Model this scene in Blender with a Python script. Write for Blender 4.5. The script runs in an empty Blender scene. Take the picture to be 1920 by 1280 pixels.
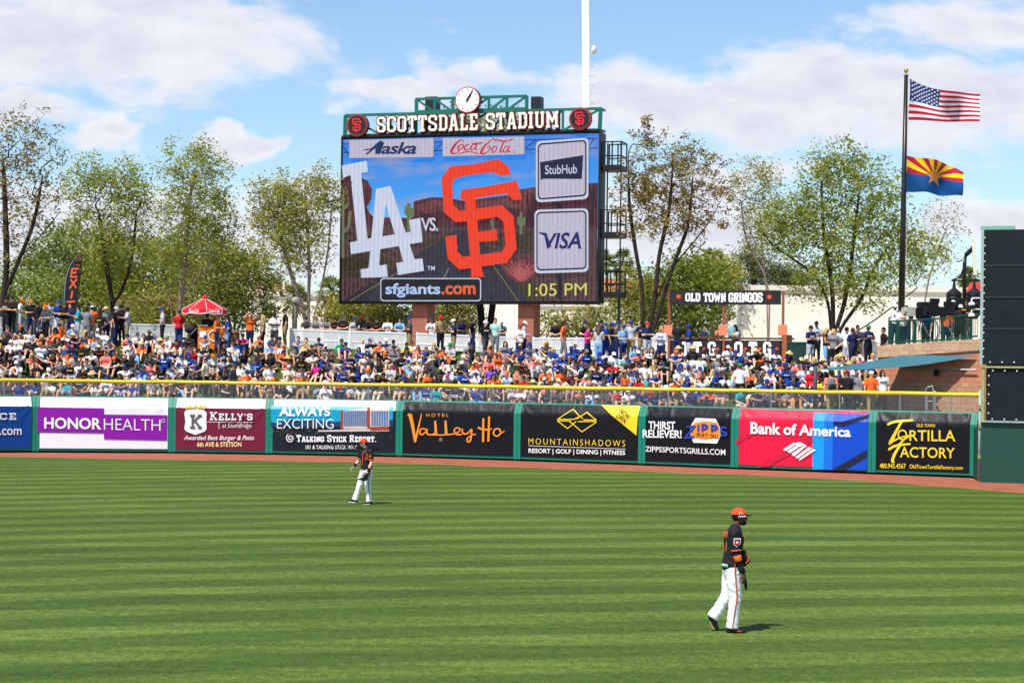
import bpy, bmesh, math, random
import numpy as np
from mathutils import Vector, Matrix
R = math.radians
SC = bpy.context.scene
COL = SC.collection

# ------------------------------------------------------------------ camera, light, exposure
F, CAMH, ROLL, HX, HY = 3600.0, 3.85, R(0.7), 960.0, 692.0      # focal length and horizon of the photograph (1920 px wide)
cam = bpy.data.cameras.new('camera')
cam.sensor_width = 36.0
cam.lens = F / 1920 * 36.0
cam.shift_y = (HY - 640) / 1920
cam.clip_start, cam.clip_end = 0.5, 6000
cam_o = bpy.data.objects.new('camera', cam); COL.objects.link(cam_o)
cam_o.matrix_world = Matrix.Translation((0, 0, CAMH)) @ Matrix.Rotation(R(90), 4, 'X') @ Matrix.Rotation(ROLL, 4, 'Z')
SC.camera = cam_o

SUN_EL, SUN_AZ = R(58.5), R(216)            # azimuth clockwise from +Y
sd = Vector((math.sin(SUN_AZ) * math.cos(SUN_EL), math.cos(SUN_AZ) * math.cos(SUN_EL), math.sin(SUN_EL)))
sun = bpy.data.lights.new('sun', 'SUN'); sun.energy = 5.0; sun.angle = R(0.53); sun.color = (1.0, 0.95, 0.88)
sun_o = bpy.data.objects.new('sun', sun); COL.objects.link(sun_o)
sun_o.rotation_euler = sd.to_track_quat('Z', 'Y').to_euler(); sun_o.location = sd * 200
SC.view_settings.view_transform = 'Standard'
SC.view_settings.look = 'None'
SC.view_settings.exposure = 0.22
SC.view_settings.gamma = 1.0

world = bpy.data.worlds.new('World'); SC.world = world; world.use_nodes = True
def build_sky():
    nt = world.node_tree; nt.nodes.clear(); N = nt.nodes.new; L = nt.links.new
    out = N('ShaderNodeOutputWorld'); bg = N('ShaderNodeBackground'); L(bg.outputs[0], out.inputs[0])
    sky = N('ShaderNodeTexSky'); sky.sky_type = 'NISHITA'; sky.sun_disc = False
    sky.sun_elevation = SUN_EL; sky.sun_rotation = SUN_AZ; sky.air_density = 1.0; sky.dust_density = 0.4; sky.ozone_density = 2.0
    bg.inputs[1].default_value = SKY_STR
    hs = N('ShaderNodeMix'); hs.data_type = 'RGBA'; hs.blend_type = 'MULTIPLY'; hs.inputs[0].default_value = 1.0
    L(sky.outputs[0], hs.inputs[6]); hs.inputs[7].default_value = (*SKY_TINT, 1)
    tc = N('ShaderNodeTexCoord'); sp = N('ShaderNodeSeparateXYZ'); L(tc.outputs['Generated'], sp.inputs[0])
    def mth(op, a, b=None, clamp=False):
        m = N('ShaderNodeMath'); m.operation = op; m.use_clamp = clamp
        for i, s in enumerate((a, b)):
            if s is None: continue
            if isinstance(s, (int, float)): m.inputs[i].default_value = s
            else: L(s, m.inputs[i])
        return m.outputs[0]
    yy = mth('MAXIMUM', sp.outputs[1], 0.02)
    u = mth('DIVIDE', sp.outputs[0], yy); v = mth('DIVIDE', sp.outputs[2], yy)
    # cloud banks: azimuth and elevation tangents of centre and half-size
    banks = [(-.24, .168, .16, .040), (-.19, .187, .09, .015), (-.214, .121, .022, .013), (-.062, .142, .040, .009),
             (-.02, .150, .035, .013), (.10, .138, .135, .026), (.17, .146, .12, .030), (.245, .140, .09, .028),
             (.265, .180, .085, .020), (.262, .077, .06, .020), (.13, .106, .03, .010), (.08, .095, .06, .014),
             (-.146, .114, .018, .010), (-.17, .066, .18, .032), (.09, .072, .09, .022), (-.27, .135, .06, .014)]
    cb0 = N('ShaderNodeCombineXYZ'); L(u, cb0.inputs[0]); L(mth('MULTIPLY', v, 1.6), cb0.inputs[1])
    def warp(sc, off, amt):
        n = N('ShaderNodeTexNoise'); n.inputs['Scale'].default_value = sc; n.inputs['Detail'].default_value = 4; ad = N('ShaderNodeVectorMath'); ad.operation = 'ADD'; ad.inputs[1].default_value = (off, off * .7, 0); L(cb0.outputs[0], ad.inputs[0]); L(ad.outputs[0], n.inputs['Vector'])
        return mth('MULTIPLY', mth('SUBTRACT', n.outputs[0], .5), amt)
    u0, v0 = u, v
    u, v = mth('ADD', u, warp(22, 3.1, .085)), mth('ADD', v, warp(26, 8.7, .034))
    mask = None
    for (cx, cy, rx, ry) in banks:
        dx = mth('DIVIDE', mth('SUBTRACT', u, cx), rx); dy = mth('DIVIDE', mth('SUBTRACT', v, cy), ry)
        d = mth('SUBTRACT', 1.0, mth('SQRT', mth('ADD', mth('MULTIPLY', dx, dx), mth('MULTIPLY', dy, dy))))
        mask = d if mask is None else mth('MAXIMUM', mask, d)
    u, v = u0, v0
    cb = N('ShaderNodeCombineXYZ'); L(u, cb.inputs[0]); L(mth('MULTIPLY', v, 2.4), cb.inputs[1])
    def noise(scale, det, rough, dist=0.0):
        n = N('ShaderNodeTexNoise'); n.inputs['Scale'].default_value = scale; n.inputs['Detail'].default_value = det
        n.inputs['Roughness'].default_value = rough; n.inputs['Distortion'].default_value = dist; L(cb.outputs[0], n.inputs['Vector']); return n.outputs[0]
    nz = noise(16, 8, .6, .3)
    m = mth('ADD', mask, mth('MULTIPLY', mth('SUBTRACT', nz, .5), 1.9))
    rp = N('ShaderNodeMapRange'); rp.interpolation_type = 'SMOOTHSTEP'; L(m, rp.inputs[0])
    rp.inputs[1].default_value = -0.10; rp.inputs[2].default_value = 0.50; rp.inputs[3].default_value = 0; rp.inputs[4].default_value = 0.93
    # cloud brightness: billows of the cloud itself
    n2 = noise(26, 6, .55, .2)
    sh = N('ShaderNodeMapRange'); L(mth('ADD', mth('MULTIPLY', n2, .7), mth('MULTIPLY', m, .25)), sh.inputs[0])
    sh.inputs[1].default_value = .25; sh.inputs[2].default_value = .72
    cc = N('ShaderNodeMix'); cc.data_type = 'RGBA'; L(sh.outputs[0], cc.inputs[0])
    k = 1.0 / SKY_STR
    cc.inputs[6].default_value = (.86 * k, .86 * k, .89 * k, 1); cc.inputs[7].default_value = (.60 * k, .61 * k, .70 * k, 1)
    mx = N('ShaderNodeMix'); mx.data_type = 'RGBA'; L(rp.outputs[0], mx.inputs[0]); L(hs.outputs[2], mx.inputs[6]); L(cc.outputs[2], mx.inputs[7])
    L(mx.outputs[2], bg.inputs[0])
SKY_STR, SKY_TINT = 0.15, (0.77, 0.85, 0.91)
build_sky()

# ------------------------------------------------------------------ photograph geometry -> world
_c, _s = math.cos(ROLL), math.sin(ROLL)
def uv(px, py):
    u, v = px - HX, py - HY
    return u * _c + v * _s, -u * _s + v * _c
def W(px, py, Y):
    a, b = uv(px, py)
    return Vector((a / F * Y, Y, CAMH - b / F * Y))
def G(px, py, z=0.0):                      # point of the level z seen at a pixel
    a, b = uv(px, py)
    Y = F * (CAMH - z) / b
    return Vector((a / F * Y, Y, z))
def pix(p):                                # world -> photograph pixel
    a, b = F * p[0] / p[1], F * (CAMH - p[2]) / p[1]
    return HX + a * _c - b * _s, HY + a * _s + b * _c
class Plane:
    def __init__(s, A, B):                 # vertical plane through two ground points, normal towards the camera
        s.A = Vector((A[0], A[1], 0)); d = Vector((B[0] - A[0], B[1] - A[1], 0)); s.len = d.length; s.d = d.normalized()
        s.n = Vector((s.d.y, -s.d.x, 0)); s.lean = None
    def on(s, px, py, off=0.0):
        a, b = uv(px, py); r = Vector((a / F, 1, -b / F)); C = Vector((0, 0, CAMH))
        t = (s.A - C).dot(s.n) / r.dot(s.n)
        p = C + r * t
        if s.lean and p.z > s.lean: p -= s.n * (p.z - s.lean) * 0.5
        return p + s.n * off
    def at(s, u, z, off=0.0):
        p = s.A + s.d * u + Vector((0, 0, z))
        if s.lean and z > s.lean: p -= s.n * (z - s.lean) * 0.5
        return p + s.n * off

# ------------------------------------------------------------------ materials
def lin(c):
    return tuple(((x / 255) / 12.92 if x <= 10 else (((x / 255) + .055) / 1.055) ** 2.4) for x in c)
MATS = {}
def M(key, rgb, rough=.8, var=.12, scale=6.0, bump=0.0, spec=.3, metal=0.0, bscale=None):
    if key in MATS: return MATS[key]
    m = bpy.data.materials.new(key); m.use_nodes = True; MATS[key] = m
    nt = m.node_tree; b = nt.nodes['Principled BSDF']; N = nt.nodes.new; L = nt.links.new
    c = lin(rgb)
    b.inputs['Roughness'].default_value = rough; b.inputs['Metallic'].default_value = metal
    b.inputs['Specular IOR Level'].default_value = spec
    tc = N('ShaderNodeTexCoord'); n = N('ShaderNodeTexNoise'); L(tc.outputs['Object'], n.inputs['Vector'])
    n.inputs['Scale'].default_value = scale; n.inputs['Detail'].default_value = 4
    mx = N('ShaderNodeMix'); mx.data_type = 'RGBA'; L(n.outputs[0], mx.inputs[0])
    mx.inputs[6].default_value = (*[x * (1 - var * 1.6) for x in c], 1); mx.inputs[7].default_value = (*[min(1, x * (1 + var * 1.6)) for x in c], 1)
    L(mx.outputs[2], b.inputs['Base Color'])
    if bump:
        n2 = N('ShaderNodeTexNoise'); L(tc.outputs['Object'], n2.inputs['Vector']); n2.inputs['Scale'].default_value = bscale or scale * 3; n2.inputs['Detail'].default_value = 3
        bp = N('ShaderNodeBump'); bp.inputs['Strength'].default_value = bump; bp.inputs['Distance'].default_value = .03
        L(n2.outputs[0], bp.inputs['Height']); L(bp.outputs[0], b.inputs['Normal'])
    return m
def E(key, rgb, strength=1.0, var=0.0, nsc=9):   # a lit picture element of the LED screen
    if key in MATS: return MATS[key]
    m = bpy.data.materials.new(key); m.use_nodes = True; MATS[key] = m
    nt = m.node_tree; b = nt.nodes['Principled BSDF']; N = nt.nodes.new; L = nt.links.new
    c = lin(rgb)
    b.inputs['Base Color'].default_value = (.012, .012, .014, 1); b.inputs['Roughness'].default_value = .7; b.inputs['Specular IOR Level'].default_value = .1
    tc = N('ShaderNodeTexCoord'); wv = N('ShaderNodeTexWave'); L(tc.outputs['Object'], wv.inputs['Vector'])
    wv.bands_direction = 'X'; wv.inputs['Scale'].default_value = 1.45; wv.inputs['Distortion'].default_value = 1.2; wv.inputs['Detail'].default_value = 2
    n = N('ShaderNodeTexNoise'); L(tc.outputs['Object'], n.inputs['Vector']); n.inputs['Scale'].default_value = nsc; n.inputs['Detail'].default_value = 8; n.inputs['Roughness'].default_value = .65
    av = N('ShaderNodeMath'); av.operation = 'MULTIPLY_ADD'; L(wv.outputs[1], av.inputs[0]); av.inputs[1].default_value = .35; L(n.outputs[0], av.inputs[2])
    mr = N('ShaderNodeMapRange'); L(av.outputs[0], mr.inputs[0]); mr.inputs[1].default_value = .38; mr.inputs[2].default_value = 1.0
    mx = N('ShaderNodeMix'); mx.data_type = 'RGBA'; L(mr.outputs[0], mx.inputs[0])
    mx.inputs[6].default_value = (c[0] * (.80 - var), c[1] * (.84 - var), c[2] * (.92 - var), 1); mx.inputs[7].default_value = (*[x * (1.12 + var) for x in c], 1)
    L(mx.outputs[2], b.inputs['Emission Color']); b.inputs['Emission Strength'].default_value = strength * .93
    return m

# ------------------------------------------------------------------ mesh helpers
class MB:
    def __init__(s): s.v, s.f, s.m = [], [], []
    def add(s, vs, fs, mi=0):
        o = len(s.v); s.v.extend([tuple(p) for p in vs]); s.f.extend([tuple(i + o for i in f) for f in fs]); s.m.extend([mi] * len(fs)); return s
    def box(s, c, size, rot=0.0, mi=0, axes=None):
        c = Vector(c); hx, hy, hz = [x / 2 for x in size]
        if axes is None: ax = (Vector((math.cos(rot), math.sin(rot), 0)), Vector((-math.sin(rot), math.cos(rot), 0)), Vector((0, 0, 1)))
        else: ax = axes
        vs = [c + ax[0] * (i * hx) + ax[1] * (j * hy) + ax[2] * (k * hz) for i in (-1, 1) for j in (-1, 1) for k in (-1, 1)]
        return s.add(vs, [(0, 1, 3, 2), (4, 6, 7, 5), (0, 4, 5, 1), (2, 3, 7, 6), (0, 2, 6, 4), (1, 5, 7, 3)], mi)
    def bar(s, a, b, w, h=None, mi=0, up=(0, 0, 1)):
        a, b = Vector(a), Vector(b); t = b - a; L = t.length
        if L < 1e-6: return s
        t /= L; up = Vector(up)
        if abs(t.dot(up)) > .98: up = Vector((0, 1, 0))
        x = t.cross(up).normalized(); y = x.cross(t)
        return s.box((a + b) / 2, (L, w, h or w), axes=(t, x, y), mi=mi)
    def tube(s, pts, rad, n=8, mi=0, cap=True):
        pts = [Vector(p) for p in pts]
        if not hasattr(rad, '__len__'): rad = [rad] * len(pts)
        vs, fs = [], []; prev = None
        for i, p in enumerate(pts):
            t = (pts[min(i + 1, len(pts) - 1)] - pts[max(i - 1, 0)]).normalized()
            if prev is None:
                a = Vector((0, 0, 1)) if abs(t.z) < .9 else Vector((1, 0, 0)); x = t.cross(a).normalized()
            else: x = (prev - t * prev.dot(t)).normalized()
            prev = x; y = t.cross(x)
            vs += [p + (x * math.cos(2 * math.pi * k / n) + y * math.sin(2 * math.pi * k / n)) * rad[i] for k in range(n)]
        for i in range(len(pts) - 1):
            for k in range(n):
                fs.append((i * n + k, i * n + (k + 1) % n, (i + 1) * n + (k + 1) % n, (i + 1) * n + k))
        if cap: fs += [tuple(range(n - 1, -1, -1)), tuple(range((len(pts) - 1) * n, len(pts) * n))]
        return s.add(vs, fs, mi)
    def lathe(s, prof, c, n=20, mi=0, axis=None):
        c = Vector(c); vs, fs = [], []
        if axis is None: X, Y, Z = Vector((1, 0, 0)), Vector((0, 1, 0)), Vector((0, 0, 1))
        else:
            Z = Vector(axis).normalized(); X = Z.cross(Vector((0, 0, 1)) if abs(Z.z) < .9 else Vector((1, 0, 0))).normalized(); Y = Z.cross(X)
        for (r, z) in prof:
            vs += [c + (X * math.cos(2 * math.pi * k / n) + Y * math.sin(2 * math.pi * k / n)) * r + Z * z for k in range(n)]
        for i in range(len(prof) - 1):
            for k in range(n): fs.append((i * n + k, i * n + (k + 1) % n, (i + 1) * n + (k + 1) % n, (i + 1) * n + k))
        fs += [tuple(range(n - 1, -1, -1)), tuple(range((len(prof) - 1) * n, len(prof) * n))]
        return s.add(vs, fs, mi)
    def prism(s, pts, d, mi=0):            # polygon (world points) pushed back by vector d
        n = len(pts); pts = [Vector(p) for p in pts]; d = Vector(d)
        return s.add(pts + [p + d for p in pts], [tuple(range(n)), tuple(range(2 * n - 1, n - 1, -1))] + [(i, i + n, (i + 1) % n + n, (i + 1) % n) for i in range(n)], mi)
    def sweep(s, pts, ab, side, n=12, mi=0, cp=1.0):   # rounded elliptical limb: radii (a along side, b across)
        pts = [Vector(p) for p in pts]; side = Vector(side)
        rings = []
        for i, p in enumerate(pts):
            t = (pts[min(i + 1, len(pts) - 1)] - pts[max(i - 1, 0)]).normalized()
            rings.append((p, t, *ab[i]))
        p0, t0, a0, b0 = rings[0]; p1, t1, a1, b1 = rings[-1]; r0, r1 = min(a0, b0), min(a1, b1)
        rings = [(p0 - t0 * r0 * .95, t0, a0 * .3, b0 * .3), (p0 - t0 * r0 * .7, t0, a0 * .72, b0 * .72)] + rings + [(p1 + t1 * r1 * .7 * cp, t1, a1 * (.72 if cp == 1 else .9), b1 * (.72 if cp == 1 else .9)), (p1 + t1 * r1 * .95 * cp, t1, a1 * .3, b1 * .3)]
        vs, fs = [], []
        for (p, t, a, b) in rings:
            x = side - t * side.dot(t)
            if x.length < 1e-3: x = t.cross(Vector((0, 1, .3)))
            x.normalize(); y = t.cross(x)
            vs += [p + x * (a * math.cos(2 * math.pi * k / n)) + y * (b * math.sin(2 * math.pi * k / n)) for k in range(n)]
        m = len(rings)
        for i in range(m - 1):
            for k in range(n): fs.append((i * n + k, i * n + (k + 1) % n, (i + 1) * n + (k + 1) % n, (i + 1) * n + k))
        fs += [tuple(range(n - 1, -1, -1)), tuple(range((m - 1) * n, m * n))]
        return s.add(vs, fs, mi)
    def ell(s, c, r, mi=0, n=14, axes=None):
        c = Vector(c); ax = axes or (Vector((1, 0, 0)), Vector((0, 1, 0)), Vector((0, 0, 1)))
        vs, fs = [], []; m = n // 2
        for i in range(1, m):
            th = math.pi * i / m
            vs += [c + ax[0] * (r[0] * math.sin(th) * math.cos(2 * math.pi * k / n)) + ax[1] * (r[1] * math.sin(th) * math.sin(2 * math.pi * k / n)) + ax[2] * (r[2] * math.cos(th)) for k in range(n)]
        for i in range(m - 2):
            for k in range(n): fs.append((i * n + k, (i + 1) * n + k, (i + 1) * n + (k + 1) % n, i * n + (k + 1) % n))
        t = len(vs); vs += [c + ax[2] * r[2], c - ax[2] * r[2]]
        for k in range(n):
            fs.append((t, k, (k + 1) % n)); fs.append((t + 1, (m - 2) * n + (k + 1) % n, (m - 2) * n + k))
        return s.add(vs, fs, mi)
    def mesh(s, name, smooth=False):
        me = bpy.data.meshes.new(name); me.from_pydata(s.v, [], s.f)
        if any(s.m): me.polygons.foreach_set('material_index', s.m)
        if smooth: me.polygons.foreach_set('use_smooth', [True] * len(s.f))
        me.update(); return me
    def build(s, name, mats, parent=None, smooth=False, recalc=False):
        me = s.mesh(name, smooth)
        if recalc:
            bm = bmesh.new(); bm.from_mesh(me); bmesh.ops.recalc_face_normals(bm, faces=bm.faces); bm.to_mesh(me); bm.free()
        return link(name, me, mats, parent)
def link(name, me, mats, parent=None):
    for m in (mats if isinstance(mats, (list, tuple)) else [mats]):
        if m is not None: me.materials.append(m)
    o = bpy.data.objects.new(name, me); COL.objects.link(o)
    if parent is not None: setpar(o, parent)
    return o
def setpar(o, p):                          # meshes are written in world coordinates: cancel the parent's own transform
    o.parent = p
    o.matrix_parent_inverse = WORLD.get(p.name, Matrix.Identity(4)).inverted()
WORLD = {}
def tag(o, label=None, cat=None, group=None, kind=None):
    if label: o['label'] = label
    if cat: o['category'] = cat
    if group: o['group'] = group
    if kind: o['kind'] = kind
    return o
def thing(name, loc, label, cat, group=None):
    o = bpy.data.objects.new(name, None); COL.objects.link(o); o.location = loc; o.empty_display_size = .3
    WORLD[o.name] = Matrix.Translation(Vector(loc))
    return tag(o, label, cat, group)

# flat artwork on a plane: polygons, ribbons and type, all given in photograph pixels and laid on the real surface
def cat(pts, k=6, closed=False):           # Catmull-Rom through the points
    P = [Vector(p) if len(p) > 2 else Vector((p[0], p[1], 0)) for p in pts]; out = []
    n = len(P)
    for i in range(n if closed else n - 1):
        a, b, c, d = (P[(i - 1) % n], P[i], P[(i + 1) % n], P[(i + 2) % n]) if closed else (P[max(i - 1, 0)], P[i], P[i + 1], P[min(i + 2, n - 1)])
        for j in range(k):
            t = j / k
            out.append(.5 * ((2 * b) + (c - a) * t + (2 * a - 5 * b + 4 * c - d) * t * t + (3 * b - a - 3 * c + d) * t ** 3))
    if not closed: out.append(P[-1])
    return [(p.x, p.y, p.z) if len(pts[0]) > 2 else (p.x, p.y) for p in out]
def halves(poly, plane):                    # cut a polygon where its sheet starts to lean back
    if not plane.lean: return [poly]
    zs = [plane.on(p[0], p[1]).z - plane.lean for p in poly]
    if min(zs) >= 0 or max(zs) <= 0: return [poly]
    out = []
    for sg in (1, -1):
        r = []
        for i in range(len(poly)):
            a, b, za, zb = poly[i], poly[(i + 1) % len(poly)], zs[i] * sg, zs[(i + 1) % len(poly)] * sg
            if za >= 0: r.append(a)
            if za * zb < 0: t = za / (za - zb); r.append((a[0] + (b[0] - a[0]) * t, a[1] + (b[1] - a[1]) * t))
        if len(r) > 2: out.append(r)
    return out
def flat(name, plane, polys, mat, off, parent, thick=0.0):
    ob = None
    for i, poly in enumerate(polys):        # every outline is an object of its own
        mb = MB(); o = off + i * .003
        for pl in halves(poly, plane):
            pts = [plane.on(p[0], p[1], o) for p in pl]
            if thick: mb.prism(pts, -plane.n * thick)
            else: mb.add(pts, [tuple(range(len(pts)))])
        b = mb.build(name, mat, parent); ob = ob or b
    return ob
def ribbon2d(pts, w):
    n = len(pts); P = [Vector((p[0], p[1])) for p in pts]
    ws = [p[2] if len(p) > 2 else w for p in pts]
    closed = (P[0] - P[-1]).length < 1e-6 and n > 3
    Lf, Rt = [], []
    for i in range(n):
        if closed: a, b = P[(i - 1) % (n - 1)], P[(i + 1) % (n - 1)]
        else: a, b = P[max(i - 1, 0)], P[min(i + 1, n - 1)]
        d1 = (P[i] - a); d2 = (b - P[i])
        if d1.length < 1e-9: d1 = d2
        if d2.length < 1e-9: d2 = d1
        d1, d2 = d1.normalized(), d2.normalized(); n1, n2 = Vector((-d1.y, d1.x)), Vector((-d2.y, d2.x))
        m = n1 + n2
        if m.length < .2: m = n1
        m.normalize(); k = min(1.6, 1 / max(.4, m.dot(n1)))
        Lf.append(P[i] + m * (ws[i] / 2 * k)); Rt.append(P[i] - m * (ws[i] / 2 * k))
    return Lf, Rt
def ribbons(name, fn, lines, w, mat, parent, off=0.0, thick=0.0, nrm=None, step=.002):
    mb = MB()
    for i, ln in enumerate(lines):
        d = [ln[0]]                          # short steps, so that strokes follow a leaning sheet
        for a, b in zip(ln[:-1], ln[1:]):
            k = max(1, int(math.hypot(b[0] - a[0], b[1] - a[1]) / 5))
            d += [tuple(x + (y - x) * j / k for x, y in zip(a, b)) for j in range(1, k + 1)]
        ln = d
        Lf, Rt = ribbon2d(ln, w); n = len(Lf); o = off + i * step
        a = [fn(p.x, p.y, o) for p in Lf]; b = [fn(p.x, p.y, o) for p in Rt]
        vs = a + b; fs = [(k, k + 1, n + k + 1, n + k) for k in range(n - 1)]
        if thick:
            d = Vector(nrm) * -thick
            vs = vs + [p + d for p in vs]
            for k in range(n - 1):
                fs += [(k, 2 * n + k, 2 * n + k + 1, k + 1), (n + k, n + k + 1, 3 * n + k + 1, 3 * n + k)]
            fs += [(0, n, 3 * n, 2 * n), (n - 1, 3 * n - 1, 4 * n - 1, 2 * n - 1)]
        mb.add(vs, fs)
    return mb.build(name, mat, parent)
_TX = {}
def text2d(s, bold=0.0, shear=0.0, space=1.0):
    k = (s, bold, shear, space)
    if k in _TX: return _TX[k]
    cu = bpy.data.curves.new('t', 'FONT'); cu.body = s; cu.offset = bold; cu.shear = shear; cu.space_character = space; cu.resolution_u = 3
    o = bpy.data.objects.new('t', cu); me = bpy.data.meshes.new_from_object(o)
    v = np.array([p.co[:2] for p in me.vertices]); f = [tuple(p.vertices) for p in me.polygons]
    bpy.data.objects.remove(o); bpy.data.curves.remove(cu); bpy.data.meshes.remove(me)
    lo, hi = v.min(0), v.max(0); v = (v - lo) / (hi - lo)
    _TX[k] = (v, f); return v, f
def quadfn(fn, q):                          # q = xL, top, bottom, xR, top, bottom in pixels
    xl, tl, bl, xr, tr, br = q
    def g(x, y, o=0.0):
        px = xl + (xr - xl) * x; t = tl + (tr - tl) * x; b = bl + (br - bl) * x
        return fn(px, b + (t - b) * y, o)
    return g
def text(name, fn, s, q, mat, parent, off, bold=0.0, shear=0.0, space=1.0):
    bold *= .8
    if len(q) == 4: q = (q[0], q[1], q[3], q[2], q[1], q[3])
    v, f = text2d(s, bold, shear, space); g = quadfn(fn, q)
    return MB().add([g(p[0], p[1], off) for p in v], f).build(name, mat, parent)
SLAB = {
 'S': (.66, [[(.58,.66),(.58,.84),(.48,.92),(.18,.92),(.08,.82),(.08,.64),(.18,.55),(.48,.45),(.58,.36),(.58,.18),(.48,.08),(.18,.08),(.08,.16),(.08,.34)]]),
 'C': (.66, [[(.58,.66),(.58,.84),(.48,.92),(.18,.92),(.08,.82),(.08,.18),(.18,.08),(.48,.08),(.58,.18),(.58,.34)]]),
 'O': (.66, [[(.33,.92),(.18,.92),(.08,.82),(.08,.18),(.18,.08),(.48,.08),(.58,.18),(.58,.82),(.48,.92),(.33,.92)]]),
 'T': (.66, [[(.0,.92),(.66,.92)],[(.06,.92),(.06,.70)],[(.60,.92),(.60,.70)],[(.33,.92),(.33,.06)],[(.16,.07),(.50,.07)]]),
 'D': (.66, [[(.0,.92),(.46,.92),(.58,.80),(.58,.20),(.46,.08),(.0,.08)],[(.15,.92),(.15,.08)]]),
 'A': (.72, [[(.13,.06),(.31,.94),(.41,.94),(.59,.06)],[(.2,.33),(.52,.33)],[(.0,.06),(.26,.06)],[(.46,.06),(.72,.06)]]),
 'L': (.60, [[(.17,.94),(.17,.06)],[(.0,.93),(.34,.93)],[(.0,.07),(.6,.07)],[(.53,.07),(.53,.32)]]),
 'E': (.62, [[(.17,.94),(.17,.06)],[(.0,.93),(.60,.93)],[(.53,.93),(.53,.68)],[(.17,.5),(.42,.5)],[(.0,.07),(.62,.07)],[(.55,.07),(.55,.32)]]),
 'I': (.34, [[(.17,.94),(.17,.06)],[(.0,.93),(.34,.93)],[(.0,.07),(.34,.07)]]),
 'U': (.72, [[(.15,.94),(.15,.2),(.26,.08),(.46,.08),(.57,.2),(.57,.94)],[(.0,.93),(.30,.93)],[(.42,.93),(.72,.93)]]),
 'M': (.92, [[(.15,.06),(.15,.94)],[(.15,.94),(.46,.38),(.77,.94)],[(.77,.94),(.77,.06)],[(.0,.07),(.30,.07)],[(.62,.07),(.92,.07)],[(.0,.93),(.18,.93)],[(.74,.93),(.92,.93)]]),
 'N': (.70, [[(.13,.06),(.13,.94)],[(.13,.94),(.57,.06)],[(.57,.06),(.57,.94)],[(.0,.07),(.26,.07)],[(.44,.93),(.70,.93)]]),
 'W': (.92, [[(.1,.94),(.26,.06),(.46,.75),(.66,.06),(.82,.94)],[(.0,.93),(.22,.93)],[(.7,.93),(.92,.93)]]),
 'G': (.68, [[(.58,.66),(.58,.84),(.48,.92),(.18,.92),(.08,.82),(.08,.18),(.18,.08),(.48,.08),(.58,.18),(.58,.44)],[(.36,.44),(.68,.44)]]),
 'R': (.68, [[(.0,.92),(.46,.92),(.56,.83),(.56,.62),(.46,.53),(.15,.53)],[(.15,.92),(.15,.06)],[(.36,.53),(.56,.06)],[(.0,.07),(.3,.07)],[(.46,.07),(.68,.07)]]),
 'K': (.70, [[(.15,.94),(.15,.06)],[(.60,.94),(.16,.44)],[(.28,.56),(.60,.06)],[(.0,.07),(.30,.07)],[(.0,.93),(.30,.93)],[(.46,.07),(.70,.07)],[(.46,.93),(.70,.93)]]),
 'Y': (.70, [[(.08,.94),(.35,.46),(.62,.94)],[(.35,.46),(.35,.06)],[(.2,.07),(.5,.07)],[(.0,.93),(.2,.93)],[(.5,.93),(.7,.93)]]),
 'X': (.7, [[(.08,.06),(.62,.94)],[(.08,.94),(.62,.06)]]), 'P': (.64, [[(.0,.92),(.46,.92),(.56,.83),(.56,.6),(.46,.5),(.15,.5)],[(.15,.92),(.15,.06)],[(.0,.07),(.3,.07)]]),
 'V': (.7, [[(.08,.94),(.35,.06),(.62,.94)],[(.0,.93),(.2,.93)],[(.5,.93),(.7,.93)]]),
 "'": (.2, [[(.1,.94),(.1,.74)]]), ' ': (.34, []), '&': (.7, [[(.62,.1),(.2,.7),(.2,.85),(.3,.93),(.42,.85),(.42,.72),(.1,.38),(.1,.18),(.22,.08),(.42,.08),(.62,.4)]]),
 '.': (.2, [[(.1,.0),(.1,.16)]]),
}
def slab(name, fn, s, q, mat, parent, off, wt=.16, gap=.14, thick=0.0, nrm=None, step=.003, caps=1.0):
    """stroked slab-serif capitals; caps<1 makes small capitals of every letter but the first of a word"""
    x = 0; lines = []; first = True
    for ch in s:
        wd, st = SLAB[ch]; k = 1.0 if (first or caps == 1.0) else caps
        for ln in st: lines.append([(x + p[0] * k, p[1] * k) for p in ln])
        x += (wd + gap) * k; first = ch == ' '
    x -= gap
    if len(q) == 4: q = (q[0], q[1], q[3], q[2], q[1], q[3])
    asp = (q[3] - q[0]) / x / max(1, abs(q[2] - q[1]))   # px width per unit vs px height
    g = quadfn(fn, q)
    # ribbons are offset in pixel space so that the weight stays even
    H = abs(q[2] - q[1]); kx = (q[3] - q[0]) / x
    def h(px, py, o): return g(px / (kx * x), py / H, o)
    L2 = [[(p[0] * kx, p[1] * H) for p in ln] for ln in lines]
    return ribbons(name, h, L2, wt * H, mat, parent, off, thick, nrm, step)
# ------------------------------------------------------------------ the line of the outfield wall (ground points from the photograph)
WALLPX = [(-170, 850), (66, 848.5), (322, 850), (504, 852.5), (748, 857), (969, 864), (1203, 872.5), (1377, 879.5), (1634, 889), (1826, 896.5)]
WP = [G(x, y) for x, y in WALLPX]
WX, WY = [p.x for p in WP], [p.y for p in WP]
def wallY(x): return float(np.interp(x, WX, WY))
ZT, ZR = 2.45, 3.10                        # top of the padded wall, centre of the yellow rail
def crest(px): return float(np.interp(px, [0, 245, 470, 820, 1050, 1320, 1520, 1700], [5.15, 4.98, 4.74, 4.72, 4.5, 4.42, 4.35, 4.3]))
def crestX(x): return crest(960 + x / 88 * 3600)
def bermz(x, t):
    zc = crestX(x); k = min(1, max(0, (t - 1.7) / 6.9))
    return 2.20 + (zc - 2.20) * k

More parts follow.
